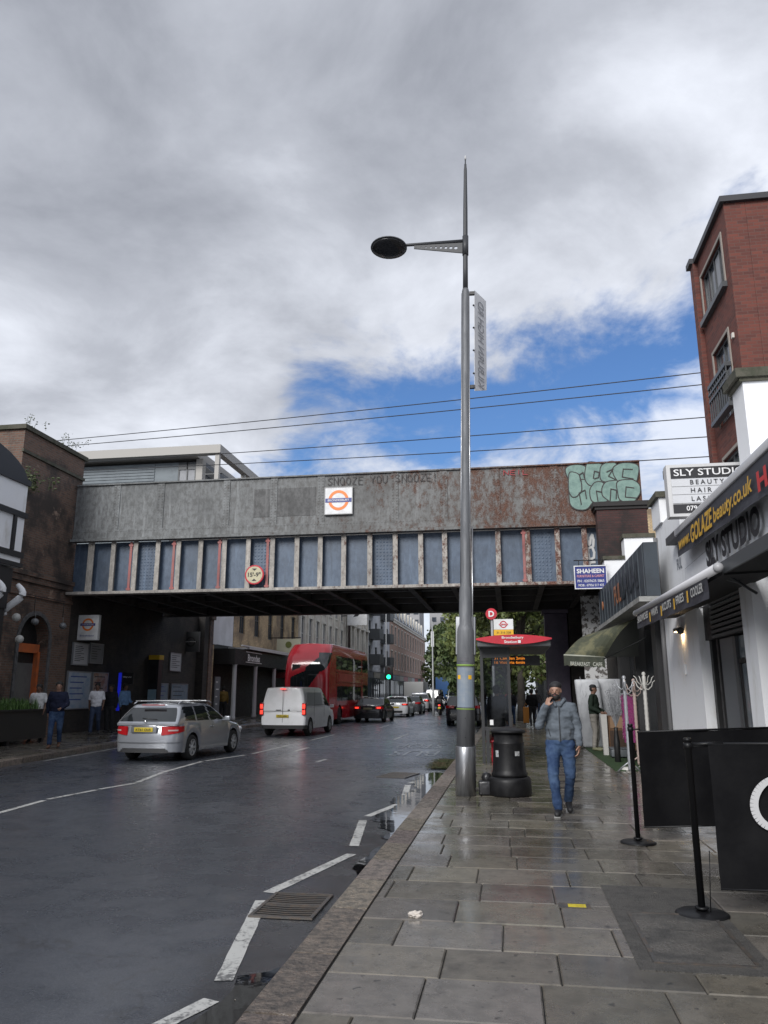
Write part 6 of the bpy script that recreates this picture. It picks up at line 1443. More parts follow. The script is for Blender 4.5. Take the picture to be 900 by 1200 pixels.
def car(name, label, cat, loc, rz, paint, L, W, H, belt, wheels, deck, roof, gh, glassm=CARGLASS, sill=.22, r=.32, rr=.28, rf=.40, windows=(), screens=True, tumb=.13, lower=None, plate=None, rim=None, lights_on=False, group=None, lowz=.42, boot=None, vbelt=None, spokes=7, tail=None, rake=0.0):
    """deck: table y -> shoulder/bonnet height; roof: table y -> roof height; gh: ((y_rear_base, y_front_base), (y_rear_top, y_front_top)); windows: side glass ranges (y0, y1) at mid height"""
    e = empty(name, loc, rz, label, cat, group); hw = W / 2
    g = Grid(); base = outline(0, L, hw, rr, rf, .07, .12)
    low = outline(.03, L - .03, hw - .03, rr, rf, .07, .12); midl = outline(0 + rake * .3, L - .0, hw, rr, rf, .07, .12); top = outline(.06 + rake, L - .12, hw - .05, rr, rf, .07, .14)
    def zbot(p):
        z = sill if .35 < p[1] < L - .3 else sill + .02
        if p[0] > hw - .2:
            for yw in wheels:
                R_ = r + .065; d = abs(p[1] - yw)
                if d < R_: z = max(z, r + math.sqrt(max(0, R_ * R_ - d * d)))
        return z
    lev = []
    n = len(base)
    for t in (0, .04, .18, .40, .62, .80, .93, 1.0):
        ring = []
        for i in range(n):
            zt = interp(deck, base[i][1]); zb = min(zbot(base[i]), zt - .08); z = zb + (zt - zb) * t
            if t <= .4: a, b, s_ = low[i], midl[i], t / .4
            else: a, b, s_ = midl[i], top[i], ((t - .4) / .6) ** 2.2
            ring.append(Vector((a[0] + (b[0] - a[0]) * s_, a[1] + (b[1] - a[1]) * s_, z)))
        lev.append(ring)
    def side(key, ra, rb, i):
        for s in (1, -1):
            q = [Vector((s * v.x, v.y, v.z)) for v in (ra[i], ra[i + 1], rb[i + 1], rb[i])]
            g.quad(key(q) if callable(key) else (key + ('R' if s > 0 else 'L')) if key_is_side(key) else key, *(q if s > 0 else q[::-1]))
    for a, b in zip(lev, lev[1:]):
        for i in range(n - 1):
            side((lambda q: 'bumper' if lower and sum(v.z for v in q) / 4 < lower(sum(v.y for v in q) / 4) else 'body'), a, b, i)
    # bonnet / boot deck with crown
    T = lev[-1]
    for i in range(n - 1):
        for k in range(4):
            def pt(i_, k_): v = T[i_]; f = 1 - k_ / 4; return Vector((v.x * f, v.y, v.z + .035 * (1 - f * f) * min(1, v.x / .4 + .0)))
            for s in (1, -1):
                q = [pt(i, k), pt(i + 1, k), pt(i + 1, k + 1), pt(i, k + 1)]; q = [Vector((s * v.x, v.y, v.z)) for v in q]; g.quad('body', *q)
    # greenhouse
    (b0, b1), (t0, t1) = gh; gw = hw - .055
    gb = outline(b0, b1, gw, .10, .22, .02, .10, NS=60); gt = outline(t0, t1, gw - tumb, .12, .20, .02, .06, NS=60); m_ = len(gb); gl = []
    for t in (-.12, 0, .10, .30, .5, .7, .86, .94, 1.0):
        ring = []
        for i in range(m_):
            tt = max(0, t); bx = gb[i][0] + (gt[i][0] - gb[i][0]) * tt; by = gb[i][1] + (gt[i][1] - gb[i][1]) * tt
            bulge = .035 * math.sin(math.pi * min(1, tt * .9)); zb = interp(deck, by) + .0; zt = interp(roof, gt[i][1])
            ring.append(Vector((bx + (bulge if bx > .3 else 0), by, zb + (zt - zb) * t)))
        gl.append(ring)
    tlev = (-.12, 0, .10, .30, .5, .7, .86, .94, 1.0)
    rear_n, corner = 6, 13
    for li, (a, b) in enumerate(zip(gl, gl[1:])):
        mid = (tlev[li] + tlev[li + 1]) / 2; win = .09 < mid < .87
        for i in range(m_ - 1):
            key = 'pillar'
            if win:
                yc = (a[i].y + a[i + 1].y + b[i].y + b[i + 1].y) / 4
                if screens and i <= 7: key = 'rear_window'
                elif i >= m_ - 1 - 8: key = 'windscreen'
                elif 9 <= i <= m_ - 12:
                    for k, (w0, w1) in enumerate(windows):
                        if w0 < yc < w1: key = 'side_window%d' % k; sidekey = True
            side(key, a, b, i)
    Tt = gl[-1]
    for i in range(m_ - 1):
        for k in range(4):
            def pt(i_, k_): v = Tt[i_]; f = 1 - k_ / 4; return Vector((v.x * f, v.y, v.z + .035 * (1 - f * f)))
            for s in (1, -1): g.quad('pillar', *[Vector((s * v.x, v.y, v.z)) for v in (pt(i, k), pt(i + 1, k), pt(i + 1, k + 1), pt(i, k + 1))])
    g.quad('under', (-hw + .1, .1, sill + .03), (hw - .1, .1, sill + .03), (hw - .1, L - .1, sill + .03), (-hw + .1, L - .1, sill + .03))
    g.parts['body'].v += []; bd = g.parts['body']; pl = g.parts.pop('pillar'); bd.add(pl.v, pl.f)
    body = bd.build('body', paint, e); weld(body); sharpen(body, 38)
    for k, m in g.parts.items():
        if k == 'body': continue
        if k == 'under': m.build('underbody', BLACK, e); continue
        if k == 'bumper': o = m.build('bumper', MATS['bumper plastic'], e); weld(o); continue
        o = m.build('side_window' if k.startswith('side') else k, glassm, e); weld(o)
    # wheel arches liners + wheels
    for yw in wheels:
        for s in (1, -1):
            make_wheel(e, s * (hw - .115), yw, r, .21, s, rim or MATS['alloy rim'], spokes)
    m = MB()
    for yw in wheels:
        for k in range(12):
            a, b = math.pi * k / 12, math.pi * (k + 1) / 12; R_ = r + .07
            m.quad((-hw + .03, yw + R_ * math.cos(a), r + R_ * math.sin(a)), (hw - .03, yw + R_ * math.cos(a), r + R_ * math.sin(a)), (hw - .03, yw + R_ * math.cos(b), r + R_ * math.sin(b)), (-hw + .03, yw + R_ * math.cos(b), r + R_ * math.sin(b)))
        for s in (1, -1): m.box(s * (hw - .26), s * (hw - .25), yw - r, yw + r, .2, r * 2)
    m.build('wheel_well', BLACK, e)
    # mirrors
    for s in (1, -1): MB().bbox(s * (hw + .02) - .0, s * (hw + .02) + s * .17, b1 - .62, b1 - .50, interp(deck, b1 - .5) + .02, interp(deck, b1 - .5) + .15, .03).box(s * (hw - .06), s * (hw + .03), b1 - .57, b1 - .53, interp(deck, b1 - .5) + .03, interp(deck, b1 - .5) + .07).build('mirror', paint, e)
    if plate:
        pm = MB().bbox(-.26, .26, plate[1] - .012, plate[1] + .02, plate[2] - .055, plate[2] + .055, .005).build('number_plate', M('yellow plate face', (0.55, 0.42, 0.03), rough=.4), e)
        tx = text(plate[0], (0, plate[1] - .016, plate[2] - .032), (1, 0, 0), (0, 0, 1), .064, INK, None, width=.42, align='CENTER', bold=.02, name='plate_text'); tx.parent = pm
    e['L'] = L; return e, g
M('bumper plastic', (0.03, 0.03, 0.032), rough=.55); M('alloy rim', (0.46, 0.47, 0.48), rough=.35, metal=.3)
TAIL = M('tail lamp red', (0.42, 0.012, 0.016), rough=.18, coat=.5); TAILW = M('tail lamp clear', (0.5, 0.4, 0.38), rough=.2)
TAILON = M('lit brake lamp', (1.0, 0.05, 0.03), emis=1.1)
def curve_patch(e, name, mat, L_, hw, rr, s, u0, u1, z0, z1, br=.07, out=.012, y0=0.0, rake=0.0, taper=0.0):
    """patch following the rear corner; u in metres from the rear centre along the outline"""
    o = outline(y0, L_, hw, rr, .4, br, .1); ds = [0.0]
    for a, b in zip(o, o[1:]): ds.append(ds[-1] + math.hypot(b[0] - a[0], b[1] - a[1]))
    def at(u):
        for k in range(len(ds) - 1):
            if ds[k + 1] >= u:
                t = (u - ds[k]) / max(1e-6, ds[k + 1] - ds[k]); a, b = o[k], o[k + 1]; x, y = a[0] + (b[0] - a[0]) * t, a[1] + (b[1] - a[1]) * t; dx, dy = b[0] - a[0], b[1] - a[1]; l = math.hypot(dx, dy); return Vector((x + dy / l * out, y - dx / l * out, 0))
        return Vector((hw, u, 0))
    m = MB(); n = 14; A = []; B = []
    for k in range(n + 1):
        f = k / n; p = at(u0 + (u1 - u0) * f); za = z0 + taper * f; zb = z1
        A.append(Vector((s * p.x, p.y + rake * .0, za))); B.append(Vector((s * p.x, p.y + rake, zb)))
    C_ = [v.copy() + Vector((-s * .03, .03, 0)) for v in A]; D = [v.copy() + Vector((-s * .03, .03, 0)) for v in B]
    for k in range(n):
        m.quad(A[k], A[k + 1], B[k + 1], B[k]); m.quad(A[k], A[k + 1], C_[k + 1], C_[k]); m.quad(B[k], B[k + 1], D[k + 1], D[k])
    m.quad(A[0], B[0], D[0], C_[0]); m.quad(A[n], B[n], D[n], C_[n])
    return m.build(name, mat, e)

# 1 silver estate -----------------------------------------------------------
SILVER = M('silver car paint', (0.34, 0.355, 0.385), rough=.22, metal=.4, coat=.9)
e, g = car('estate_car', 'silver estate car with roof bars and yellow plate in the near lane', 'car', (-9.33, 19.25, -.12), R(-3), SILVER, 4.6, 1.84, 1.46, .93, (.98, 3.74),
    [(0, .95), (.6, .96), (1.6, .94), (2.9, .92), (3.3, .93), (4.1, .84), (4.5, .70), (4.6, .62)],
    [(.3, 1.38), (.9, 1.43), (1.8, 1.45), (2.6, 1.40), (3.0, 1.33)], ((.08, 3.50), (.56, 2.50)),
    windows=((.62, 1.22), (1.30, 2.02), (2.10, 3.0)), plate=('KT61 OUS', -.012, .80), spokes=7, tumb=.22, rake=.05, rr=.36)
TG = M('tailgate recess', (0.20, 0.21, 0.225), rough=.3, metal=.4)
for s in (1, -1):
    l = curve_patch(e, 'tail_light', TAIL, 4.6, .9, .36, s, .50, 1.18, .66, .88, out=.008, taper=.09)
    curve_patch(l, 'reverse_lamp', TAILW, 4.6, .9, .36, s, .66, .92, .765, .80, out=.014)
    curve_patch(e, 'bumper_strip', TG, 4.6, .9, .36, s, 0, 1.3, .475, .495, out=.014)
    curve_patch(e, 'rear_skirt', MATS['bumper plastic'], 4.6, .87, .36, s, 0, .9, .23, .34, out=.012, y0=.03)
MB().mat(TG).bbox(-.36, .36, -.008, .02, .72, .88, .01).build('plate_recess', TG, e)
MB().mat(CHROME).bbox(-.34, .34, -.02, .0, .885, .905, .004).build('tailgate_handle', CHROME, e)
MB().ball((0, .035, 1.0), .035, 12, (1, .4, 1)).build('badge', CHROME, e)
MB().bbox(-.32, .32, .40, .46, 1.395, 1.42, .008).build('high_brake_light', M('dull red lamp', (0.35, 0.02, 0.02), rough=.3), e)
MB().tube([(.30, .11, 1.05), (0, .12, 1.07), (-.12, .125, 1.08)], .012, 6).build('rear_wiper', BLACK, e)
for s in (1, -1):
    MB().tube([(s * .63, .55, 1.44), (s * .645, .75, 1.50), (s * .65, 2.4, 1.50), (s * .64, 2.6, 1.44)], .016, 8).build('roof_rail', CHROME, e)
    for y in (1.5, 2.4): MB().bbox(s * (.905 - .01), s * (.905 + .02), y - .35, y - .17, .80, .83, .008).build('door_handle', SILVER, e)
    m = MB(); 
    for y in (1.28, 2.22, 3.18): m.box(s * .902 - .0005, s * .902 + .0005, y - .005, y + .005, .36, .92)
    m.build('door_gap', BLACK, e)
    MB().ball((s * .80, 4.40, .66), .09, 10, (.9, 1.2, .8)).build('headlight', M('headlight glass', (0.5, 0.52, 0.55), rough=.1), e)
for y in (.95, 1.95): MB().bbox(-.80, .80, y - .035, y + .035, 1.50, 1.522, .008).build('roof_bar', M('pale roof bar', (.5, .51, .52), rough=.35, metal=.5), e)
# 2 white van ---------------------------------------------------------------
WVAN = M('white van paint', (0.82, 0.83, 0.85), (0.74, 0.75, 0.76), ns=1.3, rough=.3, coat=.4)
def rear_doors(e, hw, z0, z1, y=-.004):
    m = MB(); m.box(-.006, .006, y - .004, y + .01, z0, z1); m.box(-hw + .18, hw - .18, y - .004, y + .01, .98, .988); m.build('door_gap', M('door shadow gap', (.05, .05, .05), rough=.7), e)
e, g = car('panel_van', 'white panel van with lit red tail lamps and blanked rear doors, nearest van', 'van', (-9.20, 31.3, -.12), R(-2), WVAN, 4.95, 1.92, 1.93, 1.10, (.85, 3.95),
    [(0, 1.10), (3.2, 1.10), (3.9, 1.06), (4.6, .98), (4.95, .80)],
    [(.0, 1.90), (.5, 1.93), (2.5, 1.94), (3.1, 1.90), (3.6, 1.78)], ((.02, 4.35), (.12, 3.15)), windows=((3.1, 3.95),), screens=False, sill=.28, r=.34, rr=.13, tumb=.16,
    plate=('YK21 UEW', -.02, .80), lower=lambda y: .50 if y < .5 else .0, spokes=5)
hw = .96; rear_doors(e, hw, .55, 1.85)
for s in (1, -1):
    MB().bbox(s * .90 - .085, s * .90 + .07, -.01, .14, .84, 1.32, .02).build('tail_light', TAIL, e).name = 'tail_light'
    b = MB().bbox(s * .90 - .065, s * .90 + .055, -.022, .0, 1.10, 1.26, .012).bbox(s * .90 - .065, s * .90 + .055, -.022, .0, .88, 1.03, .012).build('lit_lamp', TAILON, e)
    m = MB()
    for y in (1.35, 2.9): m.box(s * .952, s * .958, y - .006, y + .006, .45, 1.86)
    m.box(s * .956, s * .962, 1.4, 2.9, 1.22, 1.235); m.build('door_gap', MATS['door shadow gap'], e)
    MB().prism([(s * .915, .35, 1.22), (s * .915, 2.7, 1.22), (s * .855, 2.65, 1.74), (s * .855, .4, 1.74)], (s * .012, 0, 0)).build('side_panel', M('grey van side panel', (0.34, 0.36, 0.38), rough=.35), e)
    MB().ball((s * .80, 4.72, .82), .10, 10, (.9, 1.2, .8)).build('headlight', MATS['headlight glass'], e)
MB().bbox(-.12, .12, -.02, .02, 1.86, 1.895, .008).build('high_brake_light', TAILON, e)
MB().bbox(-.28, -.06, -.02, .01, 1.03, 1.05, .006).bbox(.22, .30, -.02, .01, 1.02, 1.06, .006).build('door_handle', M('dark handle', (.08, .08, .08), rough=.4), e)
# 3-9 the queue ---------------------------------------------------------------
def tails(e, L_, hw, z0, z1, on, u0=.48, u1=1.0, mat=TAIL, rr=.28):
    for s in (1, -1):
        l = curve_patch(e, 'tail_light', mat, L_, hw, rr, s, u0, u1, z0, z1, out=.01)
        if on: curve_patch(l, 'lit_lamp', TAILON, L_, hw, rr, s, u0 + .08, u0 + .3, z0 + .03, z1 - .03, out=.02)
BLKP = M('black car paint', (0.012, 0.012, 0.014), rough=.18, coat=.8); WHP = M('white car paint', (0.62, 0.63, 0.65), rough=.25, coat=.6); GRP = M('dark grey car paint', (0.05, 0.053, 0.06), rough=.25, coat=.7); SIL2 = M('light silver paint', (0.48, 0.49, 0.51), rough=.28, metal=.4, coat=.6)
DKR = M('dark alloy rim', (.10, .10, .105), rough=.4, metal=.5)
SED = dict(deck=[(0, 1.00), (.7, 1.02), (1.4, .98), (3.2, .95), (4.2, .86), (4.7, .70)], roof=[(.9, 1.36), (1.8, 1.43), (2.6, 1.42), (3.0, 1.38)], gh=((.65, 3.5), (1.25, 2.75)), windows=((1.3, 2.05), (2.12, 3.1)))
e, g = car('saloon_car', 'black saloon car with lit brake lamps following the red bus', 'car', (-8.45, 46.6, -.12), R(-1), BLKP, 4.7, 1.84, 1.43, .95, (.98, 3.8), rim=DKR, plate=None, **SED); tails(e, 4.7, .92, .78, .93, True)
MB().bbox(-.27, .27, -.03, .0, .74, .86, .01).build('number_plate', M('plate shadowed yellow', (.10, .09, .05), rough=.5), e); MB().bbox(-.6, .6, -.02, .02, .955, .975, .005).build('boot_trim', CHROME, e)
HAT = dict(deck=[(0, .98), (1.2, .98), (2.9, .93), (3.6, .86), (4.2, .68)], roof=[(.2, 1.42), (1.2, 1.46), (2.3, 1.43), (2.7, 1.38)], gh=((.12, 3.15), (.55, 2.35)), windows=((.75, 1.55), (1.62, 2.7)))
e, g = car('hatchback_car', 'white hatchback in the queue in front of the black saloon', 'car', (-8.35, 57.5, -.12), R(-1), WHP, 4.25, 1.80, 1.46, .95, (.8, 3.4), rim=DKR, plate=None, **HAT); tails(e, 4.25, .9, .84, .96, True)
MB().bbox(-.5, .5, -.03, .02, .32, .46, .02).build('diffuser', BLACK, e); MB().bbox(-.26, .26, -.025, .0, .64, .75, .01).build('number_plate', MATS['yellow plate face'], e)
MB().bbox(-.55, .55, .40, .62, 1.42, 1.46, .02).build('spoiler', WHP, e)
e, g = car('hatchback_car', 'dark grey hatchback between the white hatchback and the silver four wheel drive', 'car', (-8.25, 65.0, -.12), 0, GRP, 4.2, 1.80, 1.5, .95, (.8, 3.4), rim=DKR, plate=None, **HAT); tails(e, 4.2, .9, .84, .98, False)
SUV = dict(deck=[(0, 1.12), (1.2, 1.12), (3.0, 1.08), (3.8, 1.0), (4.5, .82)], roof=[(.2, 1.66), (1.2, 1.72), (2.5, 1.70), (2.9, 1.64)], gh=((.12, 3.4), (.42, 2.6)), windows=((.65, 1.15), (1.22, 2.0), (2.08, 3.0)), sill=.30, r=.37)
e, g = car('suv_car', 'light silver four wheel drive car farther up the queue', 'car', (-8.45, 73.5, -.12), 0, SIL2, 4.6, 1.88, 1.72, 1.1, (.9, 3.6), rim=DKR, plate=None, **SUV); tails(e, 4.6, .94, .95, 1.12, True)
MB().bbox(-.26, .26, -.025, .0, .80, .92, .01).build('number_plate', MATS['yellow plate face'], e)
e, g = car('taxi', 'black taxi cab with upright back at the head of the visible queue', 'taxi', (-8.2, 84.5, -.12), 0, BLKP, 4.6, 1.95, 2.0, 1.1, (.9, 3.7), rim=DKR, plate=None, deck=[(0, 1.15), (3.0, 1.12), (3.8, 1.05), (4.6, .85)], roof=[(.1, 2.02), (1.0, 2.08), (2.6, 2.06), (3.0, 1.98)], gh=((.05, 3.5), (.3, 2.7)), windows=((.7, 1.3), (1.4, 2.1), (2.2, 3.1)), sill=.28, r=.34, rr=.2); tails(e, 4.6, .975, .9, 1.15, False)
e, g = car('panel_van', 'distant white panel van on the right of the taxi, with a plain white front', 'van', (-6.4, 98.0, .05), R(180), WVAN, 5.1, 2.0, 2.1, 1.1, (1.0, 4.0), rim=DKR, plate=None, deck=[(0, 1.15), (3.2, 1.15), (4.0, 1.1), (4.8, 1.0), (5.1, .8)], roof=[(0, 2.15), (2.5, 2.2), (3.1, 2.16), (3.6, 2.0)], gh=((.02, 4.4), (.1, 3.3)), windows=((3.2, 4.0),), screens=False, sill=.3, r=.34, rr=.13)
for s in (1, -1): MB().ball((s * .78, 4.86, .85), .11, 10, (1, 1, .8)).build('headlight', MATS['headlight glass'], e)
e, g = car('suv_car', 'black parked car partly hidden behind the lamp post', 'car', (-2.55, 42.5, -.12), R(0), BLKP, 4.5, 1.85, 1.55, 1.0, (.85, 3.6), rim=DKR, plate=None, deck=[(0, 1.05), (1.2, 1.05), (3.0, 1.0), (3.8, .93), (4.4, .75)], roof=[(.2, 1.52), (1.2, 1.57), (2.5, 1.55), (2.9, 1.5)], gh=((.12, 3.35), (.5, 2.55)), windows=((.7, 1.2), (1.28, 2.0), (2.08, 3.0)), r=.35, sill=.26); tails(e, 4.5, .925, .92, 1.06, False)
MB().bbox(-.3, .3, -.03, .0, .7, .82, .01).build('number_plate', MATS['yellow plate face'], e)
for i, (x, y, h, w, c, lab) in enumerate([(-11.2, 92, 3.0, 2.3, (.48, .48, .47), 'white box lorry body far up the left lane'), (-9.9, 118, 4.0, 2.3, (.06, .17, .42), 'distant blue lorry beyond the taxi')]):
    e = empty('box_lorry', (x, y, -.12), 0, lab, 'lorry', 'distant lorries')
    MB().bbox(-w / 2, w / 2, 0, 5.5, .9, h, .06).build('box_body', M('lorry %s' % ('pale' if i == 0 else 'blue'), c, rough=.5), e); MB().bbox(-w / 2 + .1, w / 2 - .1, 5.6, 7.2, .5, h - .5, .15).build('cab', WHP, e); MB().box(-.8, .8, .1, 7, .6, .89).build('chassis', BLACK, e)
    for y_ in (1.2, 6.4):
        for s in (1, -1): make_wheel(e, s * .95, y_, .45, .28, s, DKR)
    for s in (1, -1): MB().bbox(s * .85 - .1, s * .85 + .1, -.04, 0, .7, .85, .01).build('tail_light', TAIL, e)

# red double-decker -----------------------------------------------------------
BUSR = M('bus red', (0.40, 0.018, 0.028), (0.34, 0.016, 0.025), ns=1.2, rough=.22, coat=.6)
def bus(loc, rz):
    e = empty('double_decker_bus', loc, rz, 'red double decker bus with swooping black rear window, behind the white van', 'bus'); hw, L_ = 1.26, 11.2
    LV = []
    zs = [.30 + .058 * k for k in range(69)] + [4.29, 4.335, 4.37, 4.39]; zs = sorted(set(zs))
    for z in zs:
        t = max(0, (z - 2.4) / 2.0); y0 = .0 + .95 * t ** 2.6 * 1.05; y1 = L_ - .25 * max(0, (z - 1.2) / 3.2) ** 1.5
        wi = hw - .16 * max(0, (z - 3.6) / .8) ** 2.2; rr = .42 + .25 * t
        LV.append([Vector((x, y, z)) for x, y in outline(y0, y1, wi, min(rr, wi - .05), .35, .10, .12, NR=26, NC=22, NS=130)])
    g = Grid(); n = len(LV[0]); ids = 48
    def zb(p):
        for yw in (2.9, 8.7):
            if abs(p.y - yw) < .58 and p.x > 1.0: return .50 + math.sqrt(max(0, .58 ** 2 - (p.y - yw) ** 2))
        return .30
    for li, (a, b) in enumerate(zip(LV, LV[1:])):
        for i in range(n - 1):
            zc = (a[i].z + b[i].z) / 2; yc = (a[i].y + a[i + 1].y) / 2; xc = (a[i].x + a[i + 1].x) / 2
            for s in (1, -1):
                key = 'body'
                along = xc + 0      # distance round the corner from the rear centre
                if s > 0:
                    # swoosh glass: climbs from low on the rear left to the upper deck on the right flank
                    u = (xc if i < 26 else hw - .45 + (yc - .05) * .8); lo = 1.95 + max(0, u - .15) * 1.35; hi = 2.95 + max(0, u + .2) ** 1.1 * .78
                    if u > -.0 and lo < zc < min(hi, 3.92) and yc < 1.9: key = 'swoosh_window'
                    elif yc >= 1.9 and yc < 8.6 and 3.02 < zc < 3.80 : key = 'upper_window'
                    elif 8.8 < yc < 11.0 and 3.02 < zc < 3.85: key = 'upper_front_window'
                    elif 2.2 < yc < 8.6 and 1.30 < zc < 2.12: key = 'lower_window'
                    elif 9.2 < yc < 10.9 and .6 < zc < 2.2: key = 'door'
                    if i > n - 26: key = 'windscreen' if (1.0 < zc < 2.3 or 3.0 < zc < 3.85) else key
                else:
                    u = -xc if i < 26 else -9
                    hi = 2.91 + u * .42 if u > -.9 else 2.5; 
                    if i < 26 and 1.95 < zc < hi: key = 'swoosh_window'
                    elif 1.9 < yc < 10.5 and 3.02 < zc < 3.80: key = 'upper_window'
                    elif 2.2 < yc < 10.0 and 1.30 < zc < 2.12: key = 'lower_window'
                if zb((a[i] + a[i + 1]) / 2) > zc + .02: continue
                q = [a[i], a[i + 1], b[i + 1], b[i]]; q = [Vector((s * v.x, v.y, v.z)) for v in q]; g.quad(key, *q)
    T = LV[-1]
    for i in range(n - 1):
        for k in range(5):
            def pt(i_, k_): v = T[i_]; f = 1 - k_ / 5; return Vector((v.x * f, max(v.y, 0) , v.z + .04 * (1 - f * f)))
            for s in (1, -1): g.quad('body', *[Vector((s * v.x, v.y, v.z)) for v in (pt(i, k), pt(i + 1, k), pt(i + 1, k + 1), pt(i, k + 1))])
    for k, m in g.parts.items():
        o = m.build({'upper_front_window': 'upper_window'}.get(k, k), BUSR if k == 'body' else CARGLASS, e); weld(o); sharpen(o, 40)
    m = MB()
    for y in (3.3, 4.7, 6.1, 7.5):
        m.box(1.262, 1.272, y - .03, y + .03, 1.3, 2.12)
        m.box(1.262, 1.272, y - .03, y + .03, 3.02, 3.8)
    m.build('window_pillar', BLACK, e)
    MB().box(-.75, -.30, .06, .14, 2.75, 3.25).build('rear_vent', BLACK, e)
    # side trim, panel, grilles and seams
    m = MB(); m.box(1.263, 1.270, 1.9, 8.9, 2.86, 2.90).box(1.263, 1.270, 1.9, 8.9, 2.28, 2.32).box(1.263, 1.270, 2.0, 2.03, 1.0, 2.9).box(1.263, 1.27, 8.85, 8.88, .9, 3.8); m.build('trim_line', M('bus trim dark red', (.20, .012, .018), rough=.4), e)
    MB().box(1.262, 1.275, 2.6, 6.0, 2.36, 2.82).build('side_panel', M('faded advert red', (.33, .05, .045), (.42, .09, .07), ns=2, rough=.4), e)
    MB().box(-.40, .40, -.03, .02, .9, 1.4).build('rear_grille', BLACK, e)
    for s in (1, -1): MB().bbox(s * 1.0 - .1, s * 1.0 + .1, .0, .12, 1.1, 1.6, .03).build('tail_light', TAIL, e)
    MB().mat(M('bus roof pale', (.45, .45, .46), rough=.5)).bbox(-.8, .8, 3.0, 8.5, 4.40, 4.50, .04).build('roof_pod', None, e)
    MB().box(-1.1, 1.1, .3, 10.8, .32, .36).build('floor', BLACK, e)
    for yw in (2.9, 8.7):
        for s in (1, -1): make_wheel(e, s * 1.10, yw, .48, .28, s, DKR, 8)
        m = MB(); m.box(-1.0, 1.0, yw - .6, yw + .6, .35, 1.08); m.build('wheel_well', BLACK, e)
    return e
bus((-11.0, 41.5, -.12), R(-1.5))

# ---- motorcycle -------------------------------------------------------------
e = empty('motorcycle', (-5.55, 62, -.12), 0, 'motorcycle with red tail lamp ridden away up the middle of the road', 'motorcycle')
roty = Matrix.Rotation(R(90), 4, 'Y')
for y, n_ in ((.32, 'wheel'), (1.65, 'wheel')):
    w = bpy.data.objects.new('wheel', None); COL.objects.link(w); w.parent = e; w.location = (0, y, .31)
    MB().lathe([(.20, -.06), (.29, -.06), (.31, -.02), (.31, .02), (.29, .06), (.20, .06)], n=24, M4=roty).build('tyre', RUBBER, w); MB().lathe([(.2, -.03), (.2, .03)], n=20, M4=roty).build('rim', DKR, w)
MB().bbox(-.16, .16, .15, .75, .55, .82, .06).bbox(-.13, .13, .8, 1.25, .45, .95, .08).tube([(0, 1.35, 1.0), (0, 1.65, .31)], .04, 8).build('body', BLKP, e)
MB().bbox(-.15, .15, .3, .95, .82, .90, .04).build('seat', BLACK, e); MB().tube([(-.36, 1.15, 1.08), (-.1, 1.3, 1.05), (.1, 1.3, 1.05), (.36, 1.15, 1.08)], .018, 6).build('handlebar', BLACK, e)
MB().bbox(-.08, .08, .10, .15, .72, .82, .02).build('tail_light', TAILON, e); MB().bbox(-.11, .11, .09, .12, .50, .64, .01).build('number_plate', MATS['yellow plate face'], e)
MB().bbox(-.2, .2, .02, .38, .92, 1.25, .04).build('top_box', BLACK, e)

# ---- street lamps, traffic signal beyond the bridge ---------------------------
for i, (x, y, h, lab) in enumerate([(-6.0, 62, 7.2, 'pale slim lamp post in the middle distance in front of the trees'), (-12.9, 82, 12, 'tall grey lamp post against the grey balcony flats')]):
    e = empty('street_lamp', (x, y, 0), 0, lab, 'street lamp', 'street lamps beyond the bridge')
    MB().lathe([(.10, -.1), (.10, 1.5), (.07, 1.6), (.045, h)], n=12).build('column', M('pale lamp grey', (.34, .35, .36), rough=.5), e)
    MB().tube([(0, 0, 3.3 if i == 0 else h - .3), (-.35, 0, 3.6 if i == 0 else h)], .025, 6).ball((-.5, 0, 3.62 if i == 0 else h), .16, 10, (1.4, .8, .4)).build('lamp_head', MATS['pale lamp grey'], e)
    if i == 0: MB().box(-.12, .12, -.03, .03, 5.2, 6.4).build('banner', PX, e)
e = empty('traffic_light', (-12.6, 80, 0), 0, 'traffic light showing green on the left pavement beyond the bridge', 'traffic light')
MB().lathe([(.06, 0), (.06, 3.6)], n=10).build('pole', BLACK, e); hd = MB().bbox(-.05, .75, -.45, -.1, 2.9, 4.3, .04).build('signal_head', BLACK, e)
rotx = Matrix.Rotation(R(90), 4, 'X')
MB().lathe([(.22, 0), (.22, .02)], (.35, -.46, 3.2), 18, rotx).build('green_lamp', M('green signal', (0.02, 1.0, 0.45), emis=1.6), hd); MB().lathe([(.14, 0), (.14, .02)], (.35, -.46, 3.62), 18, rotx).lathe([(.14, 0), (.14, .02)], (.35, -.46, 4.02), 18, rotx).build('unlit_lamps', M('unlit lamp', (.05, .02, .02), rough=.3), hd)
